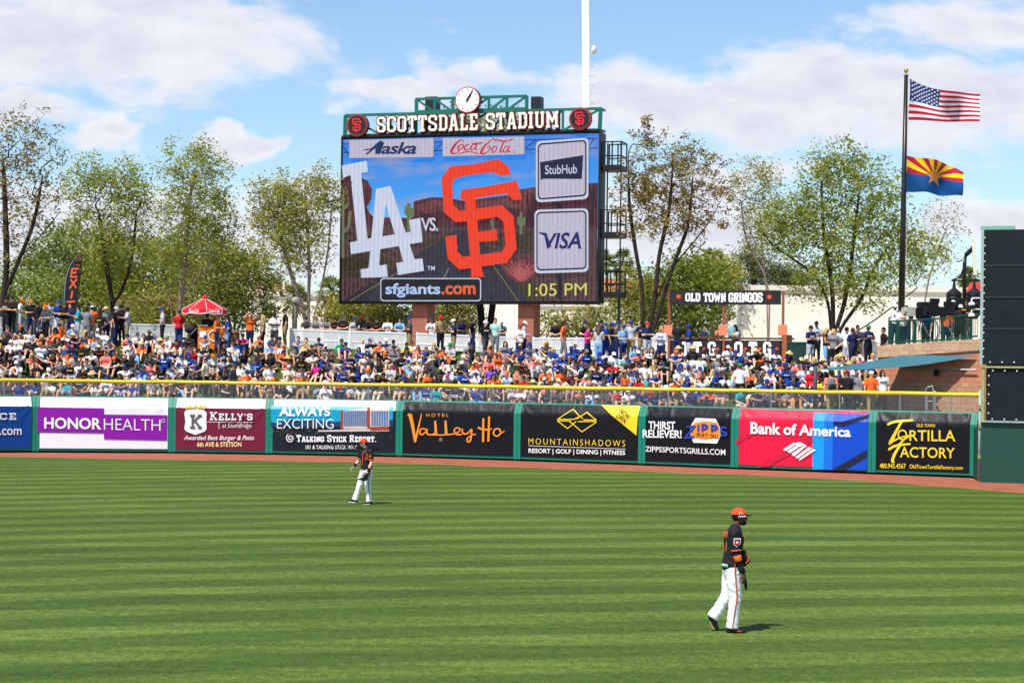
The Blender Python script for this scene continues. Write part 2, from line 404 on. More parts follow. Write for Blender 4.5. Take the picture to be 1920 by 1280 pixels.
def build_ground():
    m = M('dirt', (150, 128, 105), .95, .2, 1.5)
    mb = MB(); mb.add([(-900, -60, -.012), (900, -60, -.012), (900, 2500, -.012), (-900, 2500, -.012)], [(0, 1, 2, 3)])
    tag(mb.build('ground', m), kind='structure')
    # warning track
    mt = M('warning_track_clay', (154, 92, 70), .95, .26, 1.3, .5, .15, bscale=14)
    xs = np.linspace(WX[0], WX[-1] + 12, 60); mb = MB()
    back = [(x, (wallY(x) if x < WX[-1] else WY[-1] + (x - WX[-1]) * -.1) + .2) for x in xs]
    GE = [G(x, y) for x, y in [(-200, 853), (0, 856), (250, 861), (500, 864), (750, 869), (960, 876.5), (1200, 884), (1460, 893), (1700, 907), (1920, 925), (2150, 946)]]
    gx, gy = [p.x for p in GE], [p.y for p in GE]
    def gedge(x): return float(np.interp(x, gx, gy))
    vs = []; fs = []
    for i, (x, y) in enumerate(back): vs += [(x, y, .003), (x, gedge(x) - 1.2, .003)]
    fs = [(2 * i, 2 * i + 1, 2 * i + 3, 2 * i + 2) for i in range(len(xs) - 1)]
    tag(mb.add(vs, fs).build('warning_track', mt), kind='structure')
    # outfield turf: one sheet up to its slightly ragged edge
    g = bpy.data.materials.new('mown_turf'); g.use_nodes = True; nt = g.node_tree; b = nt.nodes['Principled BSDF']; N = nt.nodes.new; L = nt.links.new
    b.inputs['Roughness'].default_value = .75; b.inputs['Specular IOR Level'].default_value = .15
    tc = N('ShaderNodeTexCoord')
    def mapn(sc, rot=0):
        mp = N('ShaderNodeMapping'); mp.inputs['Scale'].default_value = sc; mp.inputs['Rotation'].default_value = (0, 0, rot); L(tc.outputs['Object'], mp.inputs[0]); return mp.outputs[0]
    def noise(vec, s, d=4, r=.6):
        n = N('ShaderNodeTexNoise'); n.inputs['Scale'].default_value = s; n.inputs['Detail'].default_value = d; n.inputs['Roughness'].default_value = r; L(vec, n.inputs['Vector']); return n.outputs[0]
    def mth(op, a, b_=None, c_=None, clamp=False):
        m_ = N('ShaderNodeMath'); m_.operation = op; m_.use_clamp = clamp
        for i, q in enumerate((a, b_, c_)):
            if q is None: continue
            if isinstance(q, (int, float)): m_.inputs[i].default_value = q
            else: L(q, m_.inputs[i])
        return m_.outputs[0]
    TH = TURF_ANGLE
    sp = N('ShaderNodeSeparateXYZ'); L(tc.outputs['Object'], sp.inputs[0])
    # the mower's passes swing gently round the outfield
    across = mth('ADD', mth('SUBTRACT', sp.outputs[1], mth('MULTIPLY', sp.outputs[0], .30)), mth('MULTIPLY', mth('MULTIPLY', sp.outputs[0], sp.outputs[0]), .0085))
    wob = mth('MULTIPLY', mth('SUBTRACT', noise(mapn((.10, .12, 1), TH), 1.0, 5), .5), 3.0)
    ph = mth('ADD', mth('MULTIPLY', across, 2 * math.pi / 2.42), wob)
    st = mth('MULTIPLY_ADD', mth('SINE', ph), 1.6, .5, True)
    big = noise(mapn((.05, .16, 1), TH), 1.0, 5, .65)
    med = noise(mapn((.16, 1.7, 1), TH), 1.0, 7, .78)
    fine = noise(mapn((22, 9, 1)), 1.0, 3, .7)
    clump = noise(mapn((7, 3.4, 1)), 1.0, 4, .8)
    fac = mth('ADD', mth('MULTIPLY', mth('MULTIPLY', st, mth('MULTIPLY_ADD', noise(mapn((.07, .35, 1), TH), 1.0, 4), 1.7, -.05)), .26), mth('ADD', mth('MULTIPLY', big, .74), mth('ADD', mth('MULTIPLY', med, .75), mth('ADD', mth('MULTIPLY', fine, .6), mth('MULTIPLY', mth('SUBTRACT', clump, .5), .9)))))
    rp = N('ShaderNodeMapRange'); L(fac, rp.inputs[0]); rp.inputs[1].default_value = .72; rp.inputs[2].default_value = 1.66
    cr = N('ShaderNodeValToRGB'); L(rp.outputs[0], cr.inputs[0]); e = cr.color_ramp.elements
    e[0].position = 0; e[0].color = (*lin((44, 62, 15)), 1); e[1].position = 1; e[1].color = (*lin((128, 142, 60)), 1)
    e2 = e.new(.5); e2.color = (*lin((76, 98, 31)), 1)
    L(cr.outputs[0], b.inputs['Base Color'])
    bp = N('ShaderNodeBump'); bp.inputs['Strength'].default_value = .6; bp.inputs['Distance'].default_value = .04; L(noise(mapn((30, 14, 1)), 1.0, 2), bp.inputs['Height']); L(bp.outputs[0], b.inputs['Normal'])
    rng = random.Random(3)
    xs = np.linspace(gx[0], gx[-1], 420); vs = []
    for x in xs: vs += [(x, gedge(x) + rng.uniform(-.10, .10) + .08 * math.sin(x * 1.7), .008), (x * .55 if x < 0 else x * .8, 6, .008)]
    fs = [(2 * i, 2 * i + 1, 2 * i + 3, 2 * i + 2) for i in range(len(xs) - 1)]
    tag(MB().add(vs, fs).build('outfield_grass', g), kind='structure')
    # grass berm behind the wall and the terrace behind it
    mg = M('berm_grass', (72, 88, 36), .9, .35, 1.2, .6, .1, bscale=30)
    xs = np.linspace(WX[0] - 2, W(1648, 700, 74).x, 70); ts = [.14, .15, .3] + list(np.linspace(.8, 9.0, 16)) + [9.6, 11]
    vs, fs = [], []
    for x in xs:
        for k, t in enumerate(ts):
            x2 = x * (wallY(x) + t) / wallY(x); vs.append((x2, wallY(x) + t, -.01 if k == 0 else bermz(x2, t) + (0 if t < 9 else -.01)))
    n = len(ts)
    for i in range(len(xs) - 1):
        for k in range(n - 1): fs.append((i * n + k, (i + 1) * n + k, (i + 1) * n + k + 1, i * n + k + 1))
    tag(MB().add(vs, fs).build('grass_berm', mg, smooth=True), kind='structure')
    mp = M('terrace_paving', (175, 165, 150), .9, .15, .7)
    xs = np.linspace(-60, 60, 40); vs = []
    for x in xs: vs += [(x, wallY(x) + 10.5, crestX(x) - .03), (x * 3, 300, 4.2)]
    fs = [(2 * i, 2 * i + 2, 2 * i + 3, 2 * i + 1) for i in range(len(xs) - 1)]
    tag(MB().add(vs, fs).build('terrace', mp, smooth=True), kind='structure')
TURF_ANGLE, TURF_PITCH = R(-19.0), 2.28
build_ground()

# ------------------------------------------------------------------ outfield wall: padding, posts, rail, wire mesh
GREEN = M('green_vinyl', (10, 122, 100), .5, .08, 2, .15, .4)
DGREEN = M('dark_green_paint', (20, 66, 56), .55, .08, 1.5, 0, .4)
YELLOW = M('yellow_rail_padding', (240, 196, 22), .45, .10, 1.2, .25, .4, bscale=3)
GALV = M('galvanised_steel', (165, 168, 170), .45, .1, 4, 0, .5, .6)
BLACKM = M('black_steel', (24, 25, 28), .5, .1, 4)
PL = []
def build_wall():
    root = thing('outfield_wall', (WX[4], WY[4], 0), 'green padded outfield wall carrying the sponsor banners, with wire mesh and yellow rail on top', 'wall')
    mb = MB(); prof = [(-.02, .10), (-.02, 2.0), (-.245, ZT), (-.5, ZT), (-.5, .1)]
    for i in range(len(WP) - 1):
        pl = Plane(WP[i], WP[i + 1]); pl.lean = 2.0; PL.append(pl)
        a = [pl.A + Vector((0, 0, z)) + pl.n * d for d, z in prof]; Bv = pl.A + pl.d * pl.len
        b = [Bv + Vector((0, 0, z)) + pl.n * d for d, z in prof]
        n = len(prof); mb.add(a + b, [(k, (k + 1) % n, n + (k + 1) % n, n + k) for k in range(n)])
    mb.build('padding', GREEN, root, recalc=True)
    for i, p in enumerate(WP):             # padded green posts between banners
        pl = PL[min(i, len(PL) - 1)]; mb = MB()
        w = .17 if i < 9 else .1
        for du in (-w * .5, w * .5):
            prof = [(.012, .08), (.012, 2.0), (-.20, ZT - .02)]
            pts = [p + pl.d * (du + e) + pl.n * d + Vector((0, 0, z)) for d, z in prof for e in (-w * .46, w * .46)]
            mb.add(pts, [(0, 1, 3, 2), (2, 3, 5, 4)])
        mb.build('post_pad', GREEN, root)
    mb = MB(); mb2 = MB()
    for i, pl in enumerate(PL):            # dark boxes painted as the shade in the gap under the padding
        mb.box(pl.at(pl.len / 2, .06, -.26), (pl.len, .3, .12), math.atan2(pl.d.y, pl.d.x))
    mb.build('gap_shade', M('gap_shade_dark', (30, 30, 30), .9), root)
    rng = random.Random(5)
    pts = []
    for i, pl in enumerate(PL):
        k = 5 if i else 3
        for j in range(k): pts.append(pl.at(pl.len * j / k, ZR + rng.uniform(-.012, .012), -.30))
    pts.append(PL[-1].at(PL[-1].len, ZR, -.3) + PL[-1].d * .1)
    MB().tube(cat3(pts, 4), .080, 12).build('top_rail', YELLOW, root, smooth=True)
    for i, pl in enumerate(PL):
        k = max(2, round(pl.len / 2.6))
        for j in range(k):
            u = pl.len * (j + .5) / k
            MB().tube([pl.at(u, 2.40) * 1 - pl.n * .12, pl.at(u, ZR) + pl.n * .25], .026, 6).build('rail_post', GALV, root)
    # woven wire between wall and rail
    mb = MB(); z0, z1 = ZT - .02, ZR
    for pl in PL:
        st = .058; dh = z1 - z0
        for sgn in (1, -1):
            u = -dh
            while u < pl.len:
                ua, ub = u, u + dh; za, zb = (z0, z1) if sgn > 0 else (z1, z0)
                c0, c1 = max(0, ua), min(pl.len, ub)
                if c1 > c0:
                    f0, f1 = (c0 - ua) / dh, (c1 - ua) / dh
                    q = lambda uu, ff: pl.A + pl.d * uu + Vector((0, 0, za + (zb - za) * ff)) - pl.n * (.30 + .004 * sgn)
                    mb.tube([q(c0, f0), q(c1, f1)], .0025, 3, cap=False)
                u += st
    mb.build('wire_mesh', M('mesh_wire', (150, 152, 156), .6, .05, 4, 0, .2, .0), root)
def cat3(pts, k=4):
    P = [Vector(p) for p in pts]; out = []
    for i in range(len(P) - 1):
        a, b, c, d = P[max(i - 1, 0)], P[i], P[i + 1], P[min(i + 2, len(P) - 1)]
        for j in range(k):
            t = j / k; out.append(.5 * ((2 * b) + (c - a) * t + (2 * a - 5 * b + 4 * c - d) * t * t + (3 * b - a - 3 * c + d) * t ** 3))
    return out + [P[-1]]
build_wall()

# ------------------------------------------------------------------ banners
def vinyl(key, rgb, rough=.38):
    """printed vinyl: the sheet's creases run down from its ties"""
    if key in MATS: return MATS[key]
    m = M(key, rgb, rough, .05, 1.2, 0, .25)
    nt = m.node_tree; b = nt.nodes['Principled BSDF']; N = nt.nodes.new; L = nt.links.new
    tc = N('ShaderNodeTexCoord'); mp = N('ShaderNodeMapping'); mp.inputs['Scale'].default_value = (1.3, 1.3, .45); L(tc.outputs['Object'], mp.inputs[0])
    n = N('ShaderNodeTexNoise'); n.inputs['Scale'].default_value = 1.1; n.inputs['Detail'].default_value = 5; n.inputs['Roughness'].default_value = .6; n.inputs['Distortion'].default_value = 1.2; L(mp.outputs[0], n.inputs[0])
    bp = N('ShaderNodeBump'); bp.inputs['Strength'].default_value = .22; bp.inputs['Distance'].default_value = .10; L(n.outputs[0], bp.inputs['Height']); L(bp.outputs[0], b.inputs['Normal'])
    return m
WHITE_V = vinyl('white_vinyl', (236, 236, 238)); BLACK_V = vinyl('black_vinyl', (14, 15, 19), .42)
YEL_P = M('yellow_print', (250, 205, 45), .5); ORG_P = M('orange_print', (255, 142, 40), .5); WHT_P = M('white_print', (240, 240, 240), .5)
def sheet(pl, mat, parent, u0=.18, u1=None, z0=.2, z1=ZT - .05, off=.02, name='sheet', seed=1):
    """hanging banner with pull creases fanning out of the top corners"""
    u1 = pl.len - .18 if u1 is None else u1
    rng = random.Random(seed); nz = 22; fk = 1.7 if mat is BLACK_V else 1.0; vs = []; fs = []
    folds = [(rng.uniform(u0, u1), rng.uniform(.08, .2), rng.uniform(-.6, .6), rng.uniform(.35, 1.0)) for _ in range(9)]
    nu = 90
    for i in range(nu + 1):
        u = u0 + (u1 - u0) * i / nu
        for k in range(nz + 1):
            z = z0 + (z1 - z0) * k / nz; d = 0
            for (fu, w, sl, a) in folds:
                dz = z1 - z; x = (u - fu - sl * dz) / (w * (.4 + dz)); d += fk * a * .012 * math.exp(-x * x) * math.exp(-dz * 1.6) * min(1, dz * 6)
            for (cu, sg) in ((u0, 1), (u1, -1)):
                dx, dz = (u - cu) * sg + .02, z1 - z + .02; r = math.hypot(dx, dz); th = math.atan2(dz, dx)
                d += .012 * math.sin(th * 9) * math.exp(-((r - .45) / .45) ** 2)
            vs.append(pl.at(u, z, off + d - .006 * fk))
    n = nz + 1
    for i in range(nu):
        for k in range(nz): fs.append((i * n + k, (i + 1) * n + k, (i + 1) * n + k + 1, i * n + k + 1))
    return MB().add(vs, fs).build(name, mat, parent, smooth=True)
def banner(i, label):
    pl = PL[i]; return pl, pl.on, thing('banner', pl.at(pl.len / 2, 0, .02), label, 'banner', 'sponsor banners on the outfield wall')
EPS = .05
def build_banners():
    # 0 blue
    pl, fn, b = banner(0, 'dark blue banner with white letters, cut off at the left edge of the photo')
    sheet(pl, vinyl('blue_vinyl', (8, 66, 140)), b, z1=2.02)
    sheet(pl, WHITE_V, b, z0=2.0, z1=ZT - .04, off=.025, name='top_strip', seed=2)
    slab('lettering', fn, 'CE', (-1, 774, 30, 786), WHT_P, b, EPS, wt=.2)
    slab('lettering', fn, 'N', (-21, 774, -3, 786), WHT_P, b, EPS, wt=.2)
    text('lettering', fn, 'e.com', (-12, 803, 40, 815), WHT_P, b, EPS, .01)
    # 1 purple and white
    pl, fn, b = banner(1, 'white banner with a stepped purple band and white capitals, beside the maroon banner')
    sheet(pl, WHITE_V, b, seed=4)
    flat('stepped_band', pl, [[(70, 763), (195, 765), (195, 776.5), (314, 778), (313, 825.5), (195, 823), (195, 812), (69, 810)]], vinyl('purple_vinyl', (138, 24, 164)), .036, b)
    text('lettering', fn, 'HONOR', (83, 782, 803, 190, 783, 805), WHT_P, b, EPS + .01, .035)
    text('lettering', fn, 'HEALTH', (195, 784, 805, 301, 786, 807), WHT_P, b, EPS + .01, -.012)
    ribbons('registered_mark', fn, [[(306 + 3 * math.cos(t), 788.5 + 3 * math.sin(t)) for t in np.linspace(0, 2 * math.pi, 13)]], .8, WHT_P, b, EPS + .01)
    # 2 maroon
    pl, fn, b = banner(2, 'maroon banner with a white crowned shield and letter K, second along from the purple band')
    sheet(pl, vinyl('maroon_vinyl', (112, 28, 56)), b, z1=2.02, seed=6)
    sheet(pl, WHITE_V, b, z0=2.0, z1=ZT - .04, off=.025, name='top_strip', seed=7)
    flat('shield', pl, [[(348, 769), (354, 768), (370, 766), (378, 768), (384, 769), (388, 774), (387, 790), (388, 803), (385, 808), (367, 815), (349, 808), (346, 803), (348, 790), (346, 774)]], WHT_P, EPS, b)
    flat('crown', pl, [[(349, 767), (346, 759), (352, 763), (357, 758), (362, 763), (367, 757), (372, 763), (377, 758), (382, 763), (388, 759), (385, 767), (367, 765)]], M('crown_print', (216, 164, 60)), EPS + .012, b)
    slab('lettering', fn, 'K', (357, 777, 379, 803), M('grey_print', (92, 92, 96)), b, EPS + .015, wt=.17)
    slab('lettering', fn, "KELLY'S", (394, 772, 474, 787), WHT_P, b, EPS, wt=.17, caps=.8)
    ribbons('rule', fn, [[(388, 790.5), (476, 791.5)], [(411, 791), (411, 804)]], .9, WHT_P, b, EPS)
    text('lettering', fn, 'at SouthBridge', (417, 793, 472, 804), WHT_P, b, EPS, -.01, .4)
    text('lettering', fn, 'Awarded Best Burger & Patio', (345, 816, 477, 827), WHT_P, b, EPS, .012, .28)
    text('lettering', fn, '6th AVE & STETSON', (370, 828, 453, 837), M('cream_print', (250, 226, 150)), b, EPS, .02)
    # 3 resort
    pl, fn, b = banner(3, 'banner with a teal sky, a tall resort hotel and dark ground, behind the far player')
    sheet(pl, vinyl('resort_dark', (22, 30, 42)), b, z1=2.02, seed=8)
    sheet(pl, WHITE_V, b, z0=2.0, z1=ZT - .04, off=.025, name='top_strip', seed=9)
    xs = np.linspace(509, 737, 30)
    flat('sky_print', pl, [[(508.5, 761)] + [(737.5, 762.5)] + [(x, 793 + 3 * math.sin(x * .05) + 1.5 * math.sin(x * .21)) for x in xs[::-1]]], vinyl('teal_sky_print', (22, 158, 190)), .036, b)
    flat('hill_print', pl, [[(508.5, 795)] + [(x, 789 - 2 * math.sin(x * .045 + 1) - 1.5 * math.sin(x * .13)) for x in xs] + [(737.5, 800), (508.5, 800)]], M('hill_print', (22, 62, 96)), .04, b)
    flat('hotel_print', pl, [[(639, 770), (692, 764), (692, 804), (639, 804)], [(694, 763), (730, 763), (730, 799), (694, 801)], [(597, 806), (730, 803), (730, 808), (597, 809)]], M('hotel_facade_print', (196, 188, 182)), .047, b)
    flat('hotel_print', pl, [[(639, 770), (644, 769.5), (644, 804), (639, 804)], [(689, 764), (694, 764), (694, 802), (689, 804)], [(695, 800), (730, 799), (730, 806), (695, 807)]], M('hotel_brick_print', (150, 62, 44)), .054, b)
    wl = [[(x, y + .3), (x + 3.1, y), (x + 3.1, y + 2.7), (x, y + 3.0)] for x in list(np.arange(645, 688, 4.1)) + list(np.arange(697, 728, 4.6)) for y in np.arange(770, 798, 4.0)]
    mb = MB()
    for q in wl: mb.add([fn(p[0], p[1], .075) for p in q], [(0, 1, 2, 3)])
    mb.build('hotel_windows', M('hotel_window_print', (70, 120, 180)), b)
    rng = random.Random(11); mb = MB()
    for _ in range(150):
        x, y = rng.uniform(510, 735), 806 + rng.random() ** 1.6 * 16; w = rng.uniform(1, 3.5)
        mb.add([fn(x + a, y + c, .044) for a, c in ((-w, 0), (0, -.9), (w, 0), (0, .9))], [(0, 1, 2, 3)], rng.randrange(3))
    mb.build('town_print', [M('town_a', (52, 72, 44)), M('town_b', (96, 84, 62)), M('town_c', (40, 52, 58))], b)
    text('lettering', fn, 'ALWAYS', (524, 763, 620, 780), WHT_P, b, EPS + .02, .05)
    text('lettering', fn, 'EXCITING', (520, 785, 626, 803), WHT_P, b, EPS + .02, -.01)
    slab('lettering', fn, 'TALKING STICK RESORT.', (557, 815, 707, 827.5), WHT_P, b, EPS + .03, wt=.19, caps=.76)
    ribbons('spiral_emblem', fn, [[(545 + (1.2 + i * .35) * math.cos(i * .55), 821 + (1.2 + i * .38) * math.sin(i * .55)) for i in range(20)]], 1.6, WHT_P, b, EPS + .02)
    text('lettering', fn, '101 & TALKING STICK WAY', (574, 834, 670, 841.5), WHT_P, b, EPS + .02, .012)
    # 4 hotel script
    pl, fn, b = banner(4, 'black banner with large orange brush script, below the left half of the video board')
    sheet(pl, BLACK_V, b, seed=12)
    def z(a): return [(490 + p[0] / 3.84, 700 + p[1] / 3.84) + ((p[2] / 3.84,) if len(p) > 2 else ()) for p in a]
    script = [[(1058, 294, 16), (1076, 300, 26), (1092, 370, 24), (1112, 492, 16)], [(1110, 494, 14), (1128, 420, 14), (1158, 288, 6)],
              cat(z([(1190, 402, 9), (1160, 396, 9), (1144, 420, 10), (1158, 440, 10), (1186, 420, 9), (1198, 398, 9)]), 4), cat(z([(1198, 398, 10), (1198, 432, 11), (1224, 440, 9), (1255, 430, 8)]), 4),
              [(1256, 340, 14), (1262, 438, 20)], [(1330, 338, 14), (1336, 438, 20)], [(1225, 440, 9), (1300, 442, 9), (1380, 436, 9)],
              cat(z([(1380, 436, 9), (1425, 420, 9), (1434, 398, 9), (1408, 390, 9), (1394, 412, 10), (1410, 438, 10), (1450, 436, 8)]), 4),
              cat(z([(1450, 395, 10), (1458, 430, 11), (1490, 430, 10), (1516, 400, 10)]), 4), cat(z([(1520, 398, 12), (1514, 470, 12), (1496, 492, 11), (1486, 470, 9), (1520, 442, 8), (1552, 436, 7)]), 4),
              [(1565, 388, 16), (1600, 402, 12), (1650, 404, 10), (1664, 396, 8)], [(1604, 322, 14), (1602, 492, 16)], [(1646, 308, 14), (1640, 488, 15)],
              cat(z([(1690, 396, 11), (1676, 430, 11), (1700, 450, 10), (1728, 430, 10), (1722, 400, 10), (1694, 396, 10)]), 5), cat(z([(1718, 400, 9), (1735, 426, 8), (1758, 410, 6)]), 4)]
    script = [l if i in (2, 3, 7, 8, 9, 13, 14) else z(l) for i, l in enumerate(script)]
    ribbons('script_lettering', fn, script, 3, ORG_P, b, EPS, step=.003)
    text('lettering', fn, 'HOTEL', (800, 775, 842, 781), ORG_P, b, EPS, .01, 0, 1.5)
    text('small_mark', fn, 'fi', (824.5, 820, 830, 827), M('faded_print', (150, 150, 150)), b, EPS)
    # 5 mountain
    pl, fn, b = banner(5, 'black banner with a thin yellow mountain emblem and a yellow corner')
    sheet(pl, BLACK_V, b, seed=13)
    def z(a): return [(960 + x / 3.84, 720 + y / 3.84) for x, y in a]
    ribbons('mountain_emblem', fn, [z([(330, 254), (436, 180), (515, 250)]), z([(470, 250), (540, 202), (612, 258)]), z([(330, 252), (450, 252)]), z([(520, 256), (612, 258)]), z([(450, 252), (498, 228)]),
              z([(330, 262), (404, 318), (466, 268)]), z([(420, 268), (508, 342), (612, 272)]), z([(330, 262), (430, 264)]), z([(480, 268), (612, 268)])], 1.7, YEL_P, b, EPS)
    flat('corner_flash', pl, [z([(630, 150), (914, 156), (898, 368)])], YEL_P, .04, b)
    for s, q in (('NOW', (1165.5, 770, 1188)), ('OPEN', (1160, 779, 1181))):
        v, f = text2d(s, .0); x0, y0, x1 = q; w = x1 - x0; ang = R(37); h = 9
        MB().add([fn(x0 + p[0] * w * math.cos(ang) + (1 - p[1]) * h * -math.sin(ang) , y0 - 4 + p[0] * w * math.sin(ang) + (1 - p[1]) * h * math.cos(ang) - 1, EPS + .02) for p in v], f).build('lettering', M('black_print', (20, 20, 20)), b)
    text('lettering', fn, 'MOUNTAINSHADOWS', (992, 821, 832, 1173, 825, 837), YEL_P, b, EPS, -.01, 0, 1.35)
    ribbons('rule', fn, [z([(122, 442), (820, 466)])], .8, WHT_P, b, EPS)
    text('lettering', fn, 'RESORT | GOLF | DINING | FITNESS', (992, 840, 851, 1173, 844, 855), WHT_P, b, EPS, .02)
    # 6 sports grill
    pl, fn, b = banner(6, 'black banner with white words and an orange and white barrel emblem')
    sheet(pl, BLACK_V, b, seed=14)
    text('lettering', fn, 'THIRST', (1217, 789, 804, 1267, 790, 805), WHT_P, b, EPS, .03)
    text('lettering', fn, 'RELIEVER!', (1206, 805, 820, 1279, 806, 821), WHT_P, b, EPS, .03)
    text('lettering', fn, 'ZIPPSSPORTSGRILLS.COM', (1211, 836, 846, 1361, 842, 853), WHT_P, b, EPS, .008)
    flat('barrel_emblem', pl, [z([(1325, 242), (1470, 248), (1500, 310), (1505, 370), (1480, 426), (1310, 420), (1285, 360), (1290, 300)])], WHT_P, EPS, b)
    flat('barrel_band', pl, [z([(1320, 275), (1400, 264), (1480, 275), (1500, 320), (1502, 380), (1400, 398), (1290, 382), (1290, 320)])], ORG_P, EPS + .012, b)
    for kk, (mt, wd, o) in enumerate(((M('navy_print', (20, 30, 60)), 6.5, .03), (M('royal_print', (30, 70, 190)), 4.6, .045))):
        L_ = [z([(1262, 306), (1322, 302), (1250, 388), (1320, 376)]), z([(1348, 290), (1346, 338)]), z([(1376, 338), (1376, 292), (1400, 292), (1412, 304), (1400, 320), (1378, 320)]), z([(1444, 340), (1444, 296), (1470, 298), (1482, 310), (1468, 326), (1446, 324)]),
              cat(z([(1552, 318), (1530, 308), (1512, 322), (1526, 342), (1552, 350), (1548, 366), (1516, 364)]), 3)]
        ribbons('emblem_lettering', fn, L_, wd * .62, mt, b, EPS + o, step=.0025)
    text('emblem_lettering', fn, 'SPORTS GRILL', (1307, 811, 819, 1349, 814, 822), M('black_print', (20, 20, 20)), b, EPS + .03, .005)
    # 7 bank
    pl, fn, b = banner(7, 'red and blue banner with white bank lettering and a striped white flag emblem')
    def z(a): return [(1360 + x * .2917, 740 + y * .2917) for x, y in a]
    sheet(pl, vinyl('red_vinyl', (236, 22, 62), .42), b, seed=15)
    flat('blue_field', pl, [z([(566, 112), (920, 122), (912, 482), (560, 478)])], vinyl('sky_blue_vinyl', (22, 150, 232)), .034, b)
    flat('blue_field', pl, [z([(640, 113), (920, 122), (912, 482), (632, 480)])], vinyl('mid_blue_vinyl', (20, 110, 212)), .039, b)
    flat('blue_field', pl, [z([(696, 115), (920, 122), (912, 482), (690, 481)])], vinyl('deep_blue_vinyl', (14, 72, 190)), .044, b)
    flat('dark_stripe', pl, [z([(700, 170), (740, 175), (918, 125), (918, 150), (760, 205), (696, 190)]), z([(690, 481), (912, 352), (912, 402), (775, 482)])], M('navy_print', (20, 30, 60)), .05, b)
    flat('dark_stripe', pl, [z([(72, 290), (180, 230), (200, 245), (72, 320)]), z([(210, 458), (420, 345), (560, 262), (562, 300), (280, 460)])], M('crimson_print', (190, 18, 60)), .038, b)
    text('lettering', fn, 'Bank of America', (1408, 790, 813, 1596, 800, 819), WHT_P, b, .062, .035)
    zz = lambda a: z(a)
    flat('flag_emblem', pl, [zz([(374, 350), (444, 306), (462, 314), (392, 360)]), zz([(400, 362), (470, 318), (494, 324), (420, 374)]), zz([(428, 380), (512, 322), (530, 326), (446, 394)]),
         zz([(452, 400), (540, 334), (560, 342), (470, 408)]), zz([(478, 412), (566, 346), (586, 354), (478, 422)]), zz([(440, 316), (470, 304), (500, 326), (490, 332)]), zz([(470, 304), (484, 302), (524, 324), (512, 330)])], WHT_P, .064, b)
    # 8 tortilla
    pl, fn, b = banner(8, 'black banner with yellow capitals and two tall brush strokes, nearest the dark screen')
    sheet(pl, BLACK_V, b, seed=16)
    fn_ = fn
    strokes = [[(1044, 192, 14), (1090, 172, 16), (1206, 162, 12)], [(1136, 170, 16), (1100, 236, 18), (1066, 304, 24), (1064, 310, 10)], [(1072, 300, 14), (1140, 270, 8), (1186, 262, 10)],
               [(1186, 262, 14), (1150, 290, 12), (1118, 320, 12)], [(1052, 352, 14), (1100, 326, 16), (1194, 314, 12)], [(1128, 322, 16), (1092, 380, 18), (1078, 424, 18), (1092, 432, 6)]]
    ribbons('brush_strokes', fn, [cat([(1360 + p[0] * .2917, 740 + p[1] * .2917, p[2] * .2917) for p in s], 4) for s in strokes], 3, YEL_P, b, EPS, step=.004)
    ribbons('brush_strokes', fn, [[(1360 + (1142 + 26 * math.cos(t)) * .2917, 740 + (256 + 30 * math.sin(t)) * .2917) for t in np.linspace(0, 2 * math.pi, 17)]], 2.6, YEL_P, b, EPS + .03)
    text('lettering', fn, 'OLD TOWN', (1719, 794, 800, 1754, 794.5, 800.5), YEL_P, b, EPS, .015)
    text('lettering', fn, 'RTILLA', (1706, 806, 826, 1792, 806, 827), YEL_P, b, EPS, .012)
    text('lettering', fn, 'ACTORY', (1688, 837, 857, 1791, 839, 859), YEL_P, b, EPS, .012)
    text('lettering', fn, '480.945.4567', (1650, 868, 877, 1699, 868.5, 878), YEL_P, b, EPS, .012)
    text('lettering', fn, 'OldTownTortillaFactory.com', (1706, 870, 880, 1806, 873, 882), YEL_P, b, EPS, .012)
build_banners()
